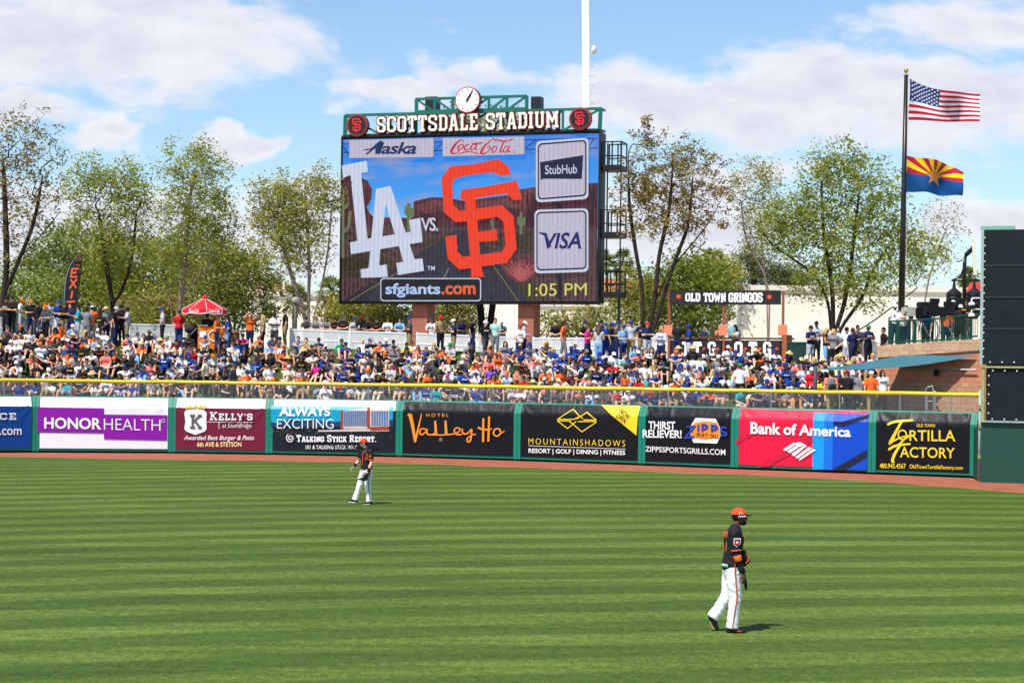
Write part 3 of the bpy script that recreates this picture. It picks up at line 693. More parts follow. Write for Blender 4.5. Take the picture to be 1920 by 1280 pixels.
# ------------------------------------------------------------------ video board
SG = M('scoreboard_green', (14, 104, 92), .5, .08, 2, 0, .4)
BRICK = None
def brick(key, c1, c2, mortar, sx=.4, sy=.2, bump=.5, ms=.012):
    m = bpy.data.materials.new(key); m.use_nodes = True; nt = m.node_tree; b = nt.nodes['Principled BSDF']; N = nt.nodes.new; L = nt.links.new
    tc = N('ShaderNodeTexCoord'); mp = N('ShaderNodeMapping'); mp.inputs['Rotation'].default_value = (R(90), 0, 0)
    # blocks laid in courses: (x along the wall, z up)
    sp = N('ShaderNodeSeparateXYZ'); L(tc.outputs['Object'], sp.inputs[0]); cb = N('ShaderNodeCombineXYZ')
    ad = N('ShaderNodeMath'); ad.operation = 'SUBTRACT'; L(sp.outputs[0], ad.inputs[0]); L(sp.outputs[1], ad.inputs[1]); L(ad.outputs[0], cb.inputs[0]); L(sp.outputs[2], cb.inputs[1])
    br = N('ShaderNodeTexBrick'); L(cb.outputs[0], br.inputs['Vector']); br.inputs['Scale'].default_value = 1.0; br.inputs['Brick Width'].default_value = sx; br.inputs['Row Height'].default_value = sy; br.inputs['Mortar Size'].default_value = ms
    br.inputs['Color1'].default_value = (*lin(c1), 1); br.inputs['Color2'].default_value = (*lin(c2), 1); br.inputs['Mortar'].default_value = (*lin(mortar), 1)
    n = N('ShaderNodeTexNoise'); L(tc.outputs['Object'], n.inputs[0]); n.inputs['Scale'].default_value = 14; n.inputs['Detail'].default_value = 5
    mx = N('ShaderNodeMix'); mx.data_type = 'RGBA'; mx.blend_type = 'MULTIPLY'; mx.inputs[0].default_value = .5; L(br.outputs[0], mx.inputs[6]); L(n.outputs[0], mx.inputs[7])
    hs = N('ShaderNodeHueSaturation'); hs.inputs['Value'].default_value = 1.3; L(mx.outputs[2], hs.inputs['Color'])
    L(hs.outputs[0], b.inputs['Base Color']); b.inputs['Roughness'].default_value = .9
    bp = N('ShaderNodeBump'); bp.inputs['Strength'].default_value = bump; bp.inputs['Distance'].default_value = .03; L(n.outputs[0], bp.inputs['Height']); L(bp.outputs[0], b.inputs['Normal'])
    return m
RBRICK = brick('red_block', (168, 102, 80), (158, 96, 76), (130, 84, 70), .8, .5, .3)
def rounded(x0, y0, x1, y1, r, sk=0.0, n=5):
    """rounded rectangle in pixels, right edge raised by sk"""
    pts = []
    for cx, cy, a0 in ((x1 - r, y0 + r, -90), (x1 - r, y1 - r, 0), (x0 + r, y1 - r, 90), (x0 + r, y0 + r, 180)):
        for i in range(n):
            a = R(a0 + 90 * i / (n - 1)); pts.append((cx + r * math.cos(a), cy + r * math.sin(a)))
    return [(x, y - sk * (x - x0) / (x1 - x0)) for x, y in pts]
BL, BR_ = W(639.5, 567.5, 99.2), W(1121, 567.5, 95.2)
BP = Plane((BL.x, BL.y), (BR_.x, BR_.y))
EMB_S = [(45,270),(130,160),(350,140),(568,92),(665,160),(680,240),(585,252),(535,212),(350,235),(180,268),(145,315),(158,520),(215,572),(400,548),(605,517),(712,620),(740,920),(645,1050),(400,1085),(210,1110),(105,1010),(80,808),(185,790),(195,945),(245,995),(420,970),(610,945),(635,880),(618,670),(565,625),(380,655),(175,675),(70,585)]
EMB_F = [(230,375),(490,340),(740,292),(790,465),(710,472),(645,410),(360,455),(370,560),(385,765),(555,738),(565,845),(395,855),(415,1090),(440,1180),(318,1180),(320,1090),(300,880),(265,480),(215,462)]
def split_concave(p): return [p]
def build_board():
    pl = BP; fn = pl.on; zb, zt = BL.z, W(639.5, 258.5, 99.2).z; n = pl.n; d = pl.d; ln = pl.len
    root = thing('scoreboard', pl.at(ln / 2, 4.6, -.8), 'huge video board on two brick pillars, with green truss, clock and cream letters on top', 'scoreboard')
    ang = math.atan2(d.y, d.x)
    MB().box(pl.at(ln / 2, (zb + zt) / 2, -.62), (ln, 1.2, zt - zb), ang).build('cabinet', M('cabinet_black', (20, 22, 26), .5), root)
    scr = flat('screen', pl, [[(642, 261.5), (1124, 249.5), (1117.5, 565), (641.5, 565)]], E('led_dark', (24, 22, 30), .9), .01, root)
    # the picture on the screen: desert road, mesas, sky, emblems and sponsors
    em = bpy.data.materials.new('led_sky'); em.use_nodes = True; nt = em.node_tree; b = nt.nodes['Principled BSDF']; N = nt.nodes.new; L = nt.links.new
    b.inputs['Base Color'].default_value = (.012, .012, .014, 1); b.inputs['Roughness'].default_value = .7
    tc = N('ShaderNodeTexCoord'); sp = N('ShaderNodeSeparateXYZ'); L(tc.outputs['Object'], sp.inputs[0])
    mr = N('ShaderNodeMapRange'); L(sp.outputs[2], mr.inputs[0]); mr.inputs[1].default_value = 10.6; mr.inputs[2].default_value = 15.4
    cr = N('ShaderNodeValToRGB'); L(mr.outputs[0], cr.inputs[0]); e = cr.color_ramp.elements
    e[0].color = (*lin((150, 190, 235)), 1); e[1].color = (*lin((22, 108, 205)), 1); e2 = e.new(.35); e2.color = (*lin((40, 142, 222)), 1)
    n1 = N('ShaderNodeTexNoise'); mp = N('ShaderNodeMapping'); mp.inputs['Scale'].default_value = (.35, .35, 1.3); L(tc.outputs['Object'], mp.inputs[0]); L(mp.outputs[0], n1.inputs[0]); n1.inputs['Scale'].default_value = 1.0; n1.inputs['Detail'].default_value = 5
    m2 = N('ShaderNodeMapRange'); L(n1.outputs[0], m2.inputs[0]); m2.inputs[1].default_value = .52; m2.inputs[2].default_value = .75
    mx = N('ShaderNodeMix'); mx.data_type = 'RGBA'; L(m2.outputs[0], mx.inputs[0]); L(cr.outputs[0], mx.inputs[6]); mx.inputs[7].default_value = (*lin((130, 140, 175)), 1)
    L(mx.outputs[2], b.inputs['Emission Color']); b.inputs['Emission Strength'].default_value = 1.0
    o = .02
    flat('picture_sky', pl, [[(642, 262), (1123.5, 250), (1120, 470), (642, 470)]], em, o, scr); o += .01
    def z1(a): return [(620 + x / 2.723, 150 + y / 2.723) for x, y in a]
    flat('picture_mesa', pl, [z1([(60, 500), (95, 490), (150, 497), (190, 515), (212, 560), (208, 610), (185, 650), (200, 680), (220, 700), (420, 705), (425, 620), (510, 600), (590, 600), (690, 620), (700, 650), (745, 610), (900, 590), (960, 560), (1040, 548), (1365, 525), (1363, 760), (60, 760)])], E('led_mesa', (86, 44, 52), .8, .45, 3), o, scr)
    flat('picture_mesa', pl, [z1([(745, 615), (900, 592), (960, 560), (1040, 550), (1045, 660), (980, 670), (880, 640), (800, 650), (750, 680)]), z1([(440, 640), (520, 612), (600, 615), (690, 650), (690, 690), (560, 670), (440, 690)])], E('led_mesa_light', (116, 62, 64), .8, .5, 4), o + .004, scr); o += .01
    flat('picture_ground', pl, [z1([(60, 755), (300, 740), (700, 760), (1362, 750), (1361, 1130), (56, 1130)])], E('led_ground', (92, 66, 66), .75, .5, 5), o, scr)
    flat('picture_ground', pl, [z1([(60, 905), (240, 880), (330, 930), (300, 990), (60, 1010)]), z1([(560, 800), (640, 765), (600, 800), (470, 860), (480, 820)]), z1([(790, 790), (1040, 770), (1045, 880), (880, 860)]), z1([(880, 940), (1050, 1040), (1060, 1125), (1000, 1125)])], E('led_scrub', (72, 62, 44), .75, .6, 12), o + .004, scr); o += .01
    flat('picture_road', pl, [z1([(640, 765), (700, 765), (800, 850), (1010, 1128), (60, 1128), (440, 890), (600, 800)])], E('led_road', (52, 50, 64), .8, .25, 3), o, scr)
    ribbons('picture_road_line', fn, [z1([(100, 1128), (340, 985)]), z1([(820, 930), (960, 1130)])], 1.5, E('led_yellow_line', (150, 124, 50), .8), scr, o + .006)
    ribbons('picture_road_line', fn, [z1([(580, 1010), (604, 962)]), z1([(640, 885), (650, 850)])], 1.6, E('led_white_line', (150, 145, 150), .8), scr, o + .006); o += .012
    rng = random.Random(8)
    def streaks(n, x0, x1, y0, y1, l0, l1, w, mt, hor=False):
        for q in range(4):
            ls = []
            for _ in range(n // 4):
                x, y = rng.uniform(x0, x1), rng.uniform(y0, y1); l = rng.uniform(l0, l1)
                ls.append(z1([(x, y), (x + l, y + rng.uniform(-2, 2))] if hor else [(x, y), (x + rng.uniform(-4, 4), y + l)]))
            ribbons('picture_rock', fn, ls, w, mt, scr, o - .004, step=.0004)
    dk, lt = E('led_rock_dark', (58, 28, 40), .8), E('led_rock_light', (140, 82, 80), .8)
    streaks(60, 440, 700, 640, 700, 15, 50, .9, dk); streaks(80, 1000, 1050, 570, 700, 30, 70, .9, dk); streaks(40, 760, 1040, 640, 730, 15, 40, .9, dk); streaks(40, 65, 205, 520, 680, 20, 60, 1.0, dk); streaks(40, 1320, 1360, 540, 740, 30, 80, 1.0, dk); streaks(48, 440, 1040, 620, 745, 10, 40, .7, lt)
    streaks(60, 70, 420, 780, 1000, 10, 40, 1.4, E('led_scrub_dark', (44, 38, 34), .75), True); streaks(40, 800, 1040, 780, 900, 8, 26, 1.4, E('led_scrub_dark', (44, 38, 34), .75), True); streaks(40, 70, 420, 770, 1000, 10, 40, .9, lt, True)
    cac = E('led_cactus', (112, 124, 86), .8)
    def cactus(x, y0, y1, w, arms):
        ribbons('picture_cactus', fn, [z1([(x, y0), (x, y1)])] + [z1(a) for a in arms], w / 2.72, cac, scr, o)
    cactus(402, 630, 775, 20, [[(390, 645), (388, 680), (400, 690)], [(418, 655), (420, 690), (404, 700)]])
    cactus(974, 675, 790, 14, [[(960, 700), (962, 735), (974, 742)], [(990, 700), (988, 738), (974, 745)]])
    cactus(830, 705, 765, 10, [[(822, 715), (823, 740), (830, 744)]])
    cactus(64, 560, 910, 16, [[(102, 670), (95, 750), (66, 780)], [(92, 630), (80, 650), (66, 655)]])
    rng = random.Random(2); tw = []
    for _ in range(110):
        a = rng.uniform(200, 340); r = rng.uniform(35, 115); x0, y0 = 975 + rng.uniform(-25, 25), 1010 + rng.uniform(-20, 20)
        x1, y1 = x0 + r * math.cos(R(a)) * .95, y0 + r * math.sin(R(a)) * 1.0
        tw.append(z1([(x0, y0), ((x0 + x1) / 2 + rng.uniform(-8, 8), (y0 + y1) / 2), (x1, y1)]))
    flat('picture_bush', pl, [z1([(975 + 85 * math.cos(t) * (1 + .08 * math.sin(5 * t)), 970 + 68 * math.sin(t)) for t in np.linspace(0, 6.2, 22)])], E('led_bush_dark', (96, 46, 52), .8), o, scr)
    ribbons('picture_bush', fn, tw, .7, E('led_bush', (186, 96, 92), .85), scr, o + .004, step=.0005); o += .07
    # top girder seen in the picture
    ribbons('picture_girder', fn, [z1([(60, 330), (1365, 300)]), z1([(60, 372), (1365, 350)]), z1([(60, 330), (100, 385)]), z1([(535, 370), (575, 320)]), z1([(1000, 350), (1050, 310)]), z1([(1325, 340), (1345, 305)])], 1.8, E('led_girder', (34, 52, 92), .8), scr, o); o += .015
    wh = E('led_white', (200, 206, 222), .95); pk = E('led_pale', (190, 182, 198), .95)
    # emblems
    flat('picture_emblem', pl, [[(642.5, 311), (690, 302), (692, 323), (679, 325), (691, 448), (772, 435), (769, 413), (790, 409), (794, 454), (712, 468), (660, 477), (658, 455), (672, 452), (659, 328), (645, 335)],
        [(707, 355), (722, 352), (725, 382), (719, 443), (715, 467), (713, 498), (727, 496), (729, 519.5), (679, 521), (678, 505), (693, 503)],
        [(720, 352), (734, 349), (779, 486), (794, 485), (797, 508), (748, 516), (745, 493.5), (758, 491), (750, 462), (742, 439), (725, 382)]], wh, o, scr)
    og = E('led_orange', (232, 58, 22), 1.0)
    zz = lambda a: [(820 + x / 4.921, 280 + y / 4.921) for x, y in a]
    flat('picture_emblem', pl, [zz(EMB_S), zz(EMB_F)], og, o, scr)
    text('picture_lettering', fn, 'VS.', (792, 409, 824, 434), E('led_black', (20, 22, 40), .8), scr, o, .06, 0, .9)
    text('picture_lettering', fn, 'VS.', (791.5, 408.5, 823, 433.5), wh, scr, o + .012, .02, 0, .9)
    text('picture_lettering', fn, 'TM', (803, 499, 817, 507), wh, scr, o, .02); o += .015
    # sponsor strips
    flat('picture_strip', pl, [[(657, 264), (815, 260), (815, 295), (657, 297)]], pk, o, scr)
    flat('picture_strip', pl, [[(832, 260), (985, 257), (985, 290), (832, 294)]], pk, o, scr); o += .012
    nv = E('led_navy', (16, 44, 92), .9)
    text('picture_lettering', fn, 'laska', (709, 268, 290, 783, 267, 290), nv, scr, o, .03, .28, .92)
    flat('picture_lettering', pl, [[(686, 291), (692, 290), (706, 279), (706, 290), (712, 290), (720, 265), (714, 265), (698, 279), (686, 281), (684, 283), (697, 282)]], nv, o, scr)
    rd = E('led_red', (196, 14, 46), .95)
    def zc(a): return [(870 + p[0] / 6.194, 150 + p[1] / 6.194, p[2] / 6.194) for p in a]
    def zd(a): return [(640 + p[0] / 6.4, 240 + p[1] / 6.4, p[2] / 6.4) for p in a]
    coca = [cat(zd([(1478, 170, 16), (1462, 150, 12), (1420, 165, 18), (1370, 220, 28), (1335, 280, 30), (1350, 315, 20), (1400, 300, 10), (1440, 265, 6)]), 4),
            cat(zd([(1460, 200, 14), (1420, 230, 18), (1412, 268, 16), (1440, 268, 12), (1478, 225, 14), (1465, 200, 12)]), 4), cat(zd([(1545, 205, 16), (1515, 210, 16), (1490, 250, 20), (1510, 272, 14), (1560, 250, 6)]), 4),
            cat(zd([(1628, 205, 16), (1590, 205, 14), (1565, 250, 18), (1580, 270, 12), (1622, 235, 10), (1640, 200, 12)]), 4), cat(zd([(1640, 200, 14), (1618, 262, 16), (1650, 262, 8)]), 3),
            cat(zd([(1400, 322, 6), (1480, 300, 14), (1560, 290, 12), (1660, 318, 12)]), 4), [(887.5, 271, 2.6), (907, 269, 2.6)],
            cat(zc([(380, 720, 14), (350, 690, 10), (300, 730, 14), (240, 790, 24), (212, 850, 26), (240, 862, 16), (300, 830, 12), (322, 790, 14), (300, 775, 10), (285, 800, 8)]), 4),
            cat(zc([(372, 775, 12), (340, 810, 16), (345, 848, 14), (380, 830, 12), (392, 790, 12), (372, 775, 10)]), 4), cat(zc([(585, 690, 14), (500, 720, 12), (430, 710, 18), (360, 690, 8)]), 4), cat(zc([(500, 695, 12), (455, 770, 16), (430, 845, 16), (462, 830, 6)]), 4),
            cat(zc([(530, 775, 14), (490, 785, 12), (470, 835, 16), (490, 845, 10), (520, 810, 10), (545, 770, 12)]), 4), cat(zc([(545, 770, 14), (520, 840, 16), (556, 832, 6)]), 3)]
    ribbons('picture_lettering', fn, coca, 2.4, rd, scr, o, step=.0025)
    ribbons('picture_mark', fn, [[(965 + 3.2 * math.cos(t), 284.5 + 3 * math.sin(t)) for t in np.linspace(0, 2 * math.pi, 12)]], .7, rd, scr, o)
    # road signs in the picture
    for (x0, y0, x1, y1, sk) in ((1006.5, 266, 1105, 380.5, 7), (1004, 394, 1105, 513, 3)):
        oo = o
        flat('picture_sign', pl, [rounded(x0, y0, x1, y1, 9, sk)], wh, oo, scr)
        flat('picture_sign', pl, [rounded(x0 + 3.5, y0 + 4, x1 - 3.5, y1 - 5, 8, sk)], E('led_black', (20, 22, 40), .8), oo + .008, scr)
        flat('picture_sign', pl, [rounded(x0 + 6, y0 + 7, x1 - 6, y1 - 8, 6, sk)], pk, oo + .016, scr)
    flat('picture_signpost', pl, [[(1049, 382), (1055, 382), (1055, 392), (1049, 392)], [(1048, 513), (1055, 513), (1055, 560), (1048, 560)]], E('led_black', (20, 22, 40), .8), o, scr)
    flat('picture_flash', pl, [[(1014.5, 305), (1095.5, 292), (1093, 336.5), (1021, 336), (1016, 339)]], E('led_flash', (22, 26, 62), .9), o + .026, scr)
    text('picture_lettering', fn, 'StubHub', (1024, 311, 328, 1084, 309, 326), wh, scr, o + .035, .012)
    text('picture_lettering', fn, 'VISA', (1022, 438, 467, 1092, 435, 467.5), E('led_visa', (22, 30, 104), .9), scr, o + .03, .03, .22)
    flat('picture_lettering', pl, [[(1012, 436), (1026, 437), (1036, 462), (1031, 466), (1024, 443), (1013, 438)]], E('led_visa', (22, 30, 104), .9), o + .034, scr)
    # web address and clock time
    flat('picture_plate', pl, [rounded(715.5, 521.5, 904, 565, 6, 0)], wh, o, scr)
    flat('picture_plate', pl, [rounded(717.3, 523.5, 902.2, 563, 5, 0)], E('led_plate', (20, 21, 28), .8), o + .008, scr)
    text('picture_lettering', fn, 'sfgiants', (725, 531, 828, 558), E('led_paleblue', (172, 196, 232), .95), scr, o + .016, .035)
    text('picture_lettering', fn, '.com', (830, 535, 894, 552.5), E('led_com', (236, 96, 50), .95), scr, o + .016, .035)
    text('picture_lettering', fn, '1:05 PM', (993, 532, 555.5, 1102, 530.5, 554.5), E('led_lime', (206, 212, 96), .95), scr, o + .016, 0)
    MB().box(pl.at(ln / 2, zt + .05, -.1), (ln + .1, .4, .1), ang).box(pl.at(ln / 2, zb - .03, -.1), (ln + .1, .4, .06), ang).box(pl.at(-.03, (zb + zt) / 2, -.1), (.08, .4, zt - zb), ang).box(pl.at(ln + .03, (zb + zt) / 2, -.1), (.08, .4, zt - zb), ang).build('bezel', BLACKM, root)
    # truss
    o1 = -.5
    P = lambda x, y: fn(x, y, o1)
    tr = MB(); w = .13
    def bar(a, b, w=w): tr.bar(fn(*a, -.15), fn(*b, -.15), w)
    bar((646, 216), (1126, 203)); bar((645, 254), (1124, 243)); bar((646, 216), (645, 254), .2); bar((1125, 203), (1123, 243), .2)
    xs = [646, 712, 746, 779, 830, 850, 915, 950, 1012, 1054, 1125]
    tops = lambda x: 216 - 13 * (x - 646) / 480; bots = lambda x: 254 - 11 * (x - 645) / 479
    for i, x in enumerate(xs[1:-1]): bar((x, tops(x)), (x, bots(x)), .12)
    for i in range(len(xs) - 1):
        a, b2 = xs[i], xs[i + 1]
        if i < 5: bar((a, tops(a)), (b2, bots(b2)), .1)
        else: bar((a, bots(a)), (b2, tops(b2)), .1)
    ut = lambda x: 185.5 - 6 * (x - 779) / 207; ub = lambda x: 211 - 6 * (x - 779) / 207
    bar((778, ut(778)), (986, ut(986))); bar((778, ub(778)), (986, ub(986)), .22); bar((779, ut(779)), (779, 214), .18); bar((986, ut(986)), (986, 208), .18)
    ux = [779, 813, 847, 880, 915, 949, 986]
    for x in ux[1:-1]: bar((x, ut(x)), (x, ub(x)), .14)
    for i in range(6):
        a, b2 = ux[i], ux[i + 1]
        if i < 3: bar((a, ut(a)), (b2, ub(b2)), .1)
        else: bar((a, ub(a)), (b2, ut(b2)), .1)
    for x in (646, 779, 986, 1125): tr.bar(fn(x, tops(x), -.15), fn(x, tops(x), -.95), .1); tr.bar(fn(x, bots(x), -.15), fn(x, bots(x), -.95), .1)
    for x in range(700, 1120, 45): tr.bar(fn(x, bots(x), .12), fn(x, bots(x), -.95), .09)
    tr.build('truss', SG, root)
    for x0, x1 in ((786, 808), (986, 1004)):
        a, b2 = fn(x0, 184, -.9), fn(x1, 184, -.9)
        MB().box((a + b2) / 2 + Vector((0, 0, -.75)) - n * .3, ((b2 - a).length, .6, 1.9), ang).build('steel_column', M('charcoal_steel', (38, 42, 46), .5), root)
    # letters: cream faces on dark red returns
    CRM = M('cream_letter', (240, 230, 212), .5, .04); RDK = M('dark_red_return', (120, 34, 32), .5)
    def fo(x, y, o): return fn(x, y, o)
    for s, q in (('SCOTTSDALE', (709, 220, 249.5, 898, 214, 245)), ('STADIUM', (913, 213, 244.5, 1049, 209.5, 240))):
        q2 = (q[0] - 1, q[1] - 1, q[2] + 1.2, q[3] + 1, q[4] - 1, q[5] + 1.2)
        slab('letter_return', fo, s, q2, RDK, root, .12, wt=.22, gap=.13, thick=.24, nrm=n, step=.002)
        lf = slab('letter_face', fo, s, q, CRM, root, .18, wt=.145, gap=.13, thick=.03, nrm=n, step=.002)
        lf['label'] = 'cream slab letters reading ' + s
    # round badges
    for cx, cy, rx in ((672.5, 236, 19.2), (1089.5, 224, 20)):
        c = fn(cx, cy, .1); r = (fn(cx, cy - 21.5, .1) - c).length
        bd = MB().lathe([(r, 0), (r, -.22)], c + n * .1, 36, axis=n).build('badge', M('badge_return', (70, 20, 20), .5), root)
        MB().lathe([(r * .97, 0), (r * .97, .02)], c + n * .105, 36, axis=n).build('badge_rim', M('badge_red', (190, 70, 58), .5), bd)
        MB().lathe([(r * .90, 0), (r * .90, .02)], c + n * .12, 36, axis=n).build('badge_face', M('badge_black', (34, 32, 34), .5), bd)
        MB().lathe([(r * .82, .0), (r * .84, .012), (r * .86, .0)], c + n * .139, 36, axis=n).build('badge_ring', M('badge_red', (190, 70, 58), .5), bd)
        X = d; Z = Vector((0, 0, 1)); k = r * 1.28 / 1100
        def em_(a, oo): return [c + n * oo + X * ((p[0] - 420) * k) + Z * ((636 - p[1] - (p[0] - 420) * .12) * k) for p in a]
        MB().add(em_(EMB_S, .16), [tuple(range(len(EMB_S)))]).add(em_(EMB_F, .165), [tuple(range(len(EMB_F)))]).build('emblem', M('emblem_red', (232, 40, 52), .45), bd)
    # clock, 1:05
    c = fn(879.5, 188.8, .12); r = (fn(879.5, 188.8 - 24.5, .12) - c).length
    ck = MB().lathe([(r, 0), (r * 1.0, -.3)], c + n * .12, 40, axis=n).build('clock', M('clock_case', (120, 44, 44), .5), root)
    MB().lathe([(r, 0), (r, .03)], c + n * .121, 40, axis=n).build('clock_rim', M('clock_rim_red', (176, 66, 62), .5), ck)
    MB().lathe([(r * .92, 0), (r * .92, .02)], c + n * .14, 40, axis=n).build('clock_face', M('clock_white', (244, 244, 244), .5, .02), ck)
    X = d; Z = Vector((0, 0, 1)); hd = MB()
    for i in range(12):
        a = R(30 * i); v = X * math.sin(a) + Z * math.cos(a); hd.bar(c + n * .165 + v * r * .72, c + n * .165 + v * r * .85, .035, .01, up=tuple(n))
    hd.build('clock_marks', BLACKM, ck)
    for a, l, w in ((R(30), .86, .05), (R(32.5), .52, .085)):
        v = X * math.sin(a) + Z * math.cos(a); MB().bar(c + n * (.18 + w * .2) - v * r * .14, c + n * (.18 + w * .2) + v * r * l, w, .01, up=tuple(n)).build('clock_hand', BLACKM, ck)
    # brick pillars
    for x0, x1 in ((768, 797), (967.5, 997)):
        a, b2 = fn(x0, 600, -.3), fn(x1, 600, -.3); wd = (b2 - a).length; zc = crestX(a.x) - .1
        m = (a + b2) / 2; m.z = (zc + zb) / 2
        MB().box(m - n * .62, (wd, 1.2, zb - zc - .01), ang).build('pillar', RBRICK, root)
    # service catwalks on the right side
    e0 = pl.at(ln + .1, 0, -.75)
    for yt, yb in ((265, 318), (393, 444), (507, 556)):
        zt_, zb_ = W(1140, yt, 95).z, W(1140, yb, 95).z; cw = MB(); L2 = .95
        cc = e0 + d * (L2 / 2); cw.box((cc.x, cc.y, zb_ + .12), (L2, 1.3, .26), ang)
        for u in (.05, .5, L2):
            for q in (-.6, .6):
                p = e0 + d * u + n * q; cw.bar((p.x, p.y, zb_), (p.x, p.y, zt_), .07)
        for zz_ in (zt_, (zt_ * .5 + zb_ * .5)):
            for q in (-.6, .6):
                a, b2 = e0 + d * .02 + n * q, e0 + d * L2 + n * q; cw.bar((a.x, a.y, zz_), (b2.x, b2.y, zz_), .06)
            a, b2 = e0 + d * L2 + n * .6, e0 + d * L2 - n * .6; cw.bar((a.x, a.y, zz_), (b2.x, b2.y, zz_), .06)
        cw.build('catwalk', BLACKM, root)
    za, zb2 = W(1140, 556, 95).z, W(1140, 265, 95).z; la = MB()
    for u in (.12, .82): p = e0 + d * u; la.bar((p.x, p.y, za), (p.x, p.y, zb2), .07)
    la.build('catwalk_ladder', BLACKM, root)
build_board()

# ------------------------------------------------------------------ light mast
def build_mast():
    b = W(1104, 640, 125); b.z = 4.2; top = W(1097.2, -60, 125)
    root = thing('light_mast', b, 'tall white stadium light mast with step bolts behind the video board', 'mast')
    ax = (top - b)
    MB().tube([b, b + ax * .5, top], [.33, .28, .22], 16).build('pole', M('white_mast_paint', (245, 245, 245), .5, .03), root, smooth=True)
    st = MB(); k = 44
    for i in range(8, k):
        p = b + ax * i / k; st.bar(p + Vector((.2, 0, 0)), p + Vector((.52, 0, 0)), .03)
        if i % 2: st.bar(p + Vector((-.06, -.3, .05)), p + Vector((.02, -.3, -.12)), .035)
    st.build('step_bolts', GALV, root)
    p = W(1113.5, 94, 124.6); MB().ell(p, (.18, .18, .3)).build('horn_box', M('pale_fitting', (205, 205, 210), .4), root, smooth=True)
build_mast()

# ------------------------------------------------------------------ flags
def waved(mb_fn, corners, nu, nv, sag, amp, waves, Y, colour):
    TL, TR, BR2, BL2 = [W(*c, Y) for c in corners]; vs = []; fs = []; ms = []
    for i in range(nu + 1):
        u = i / nu
        for j in range(nv + 1):
            v = j / nv
            p = (TL * (1 - u) + TR * u) * (1 - v) + (BL2 * (1 - u) + BR2 * u) * v
            p.z += sag(u, v)
            p.y += amp * (.15 + .85 * u) * math.sin(waves * u + 1.6 * v + .5) + amp * .4 * math.sin(9 * u - 5 * v)
            vs.append(p)
    for i in range(nu):
        for j in range(nv):
            fs.append((i * (nv + 1) + j, i * (nv + 1) + j + 1, (i + 1) * (nv + 1) + j + 1, (i + 1) * (nv + 1) + j)); ms.append(colour((i + .5) / nu, (j + .5) / nv))
    mb_fn.v, mb_fn.f, mb_fn.m = [tuple(p) for p in vs], fs, ms
    return vs
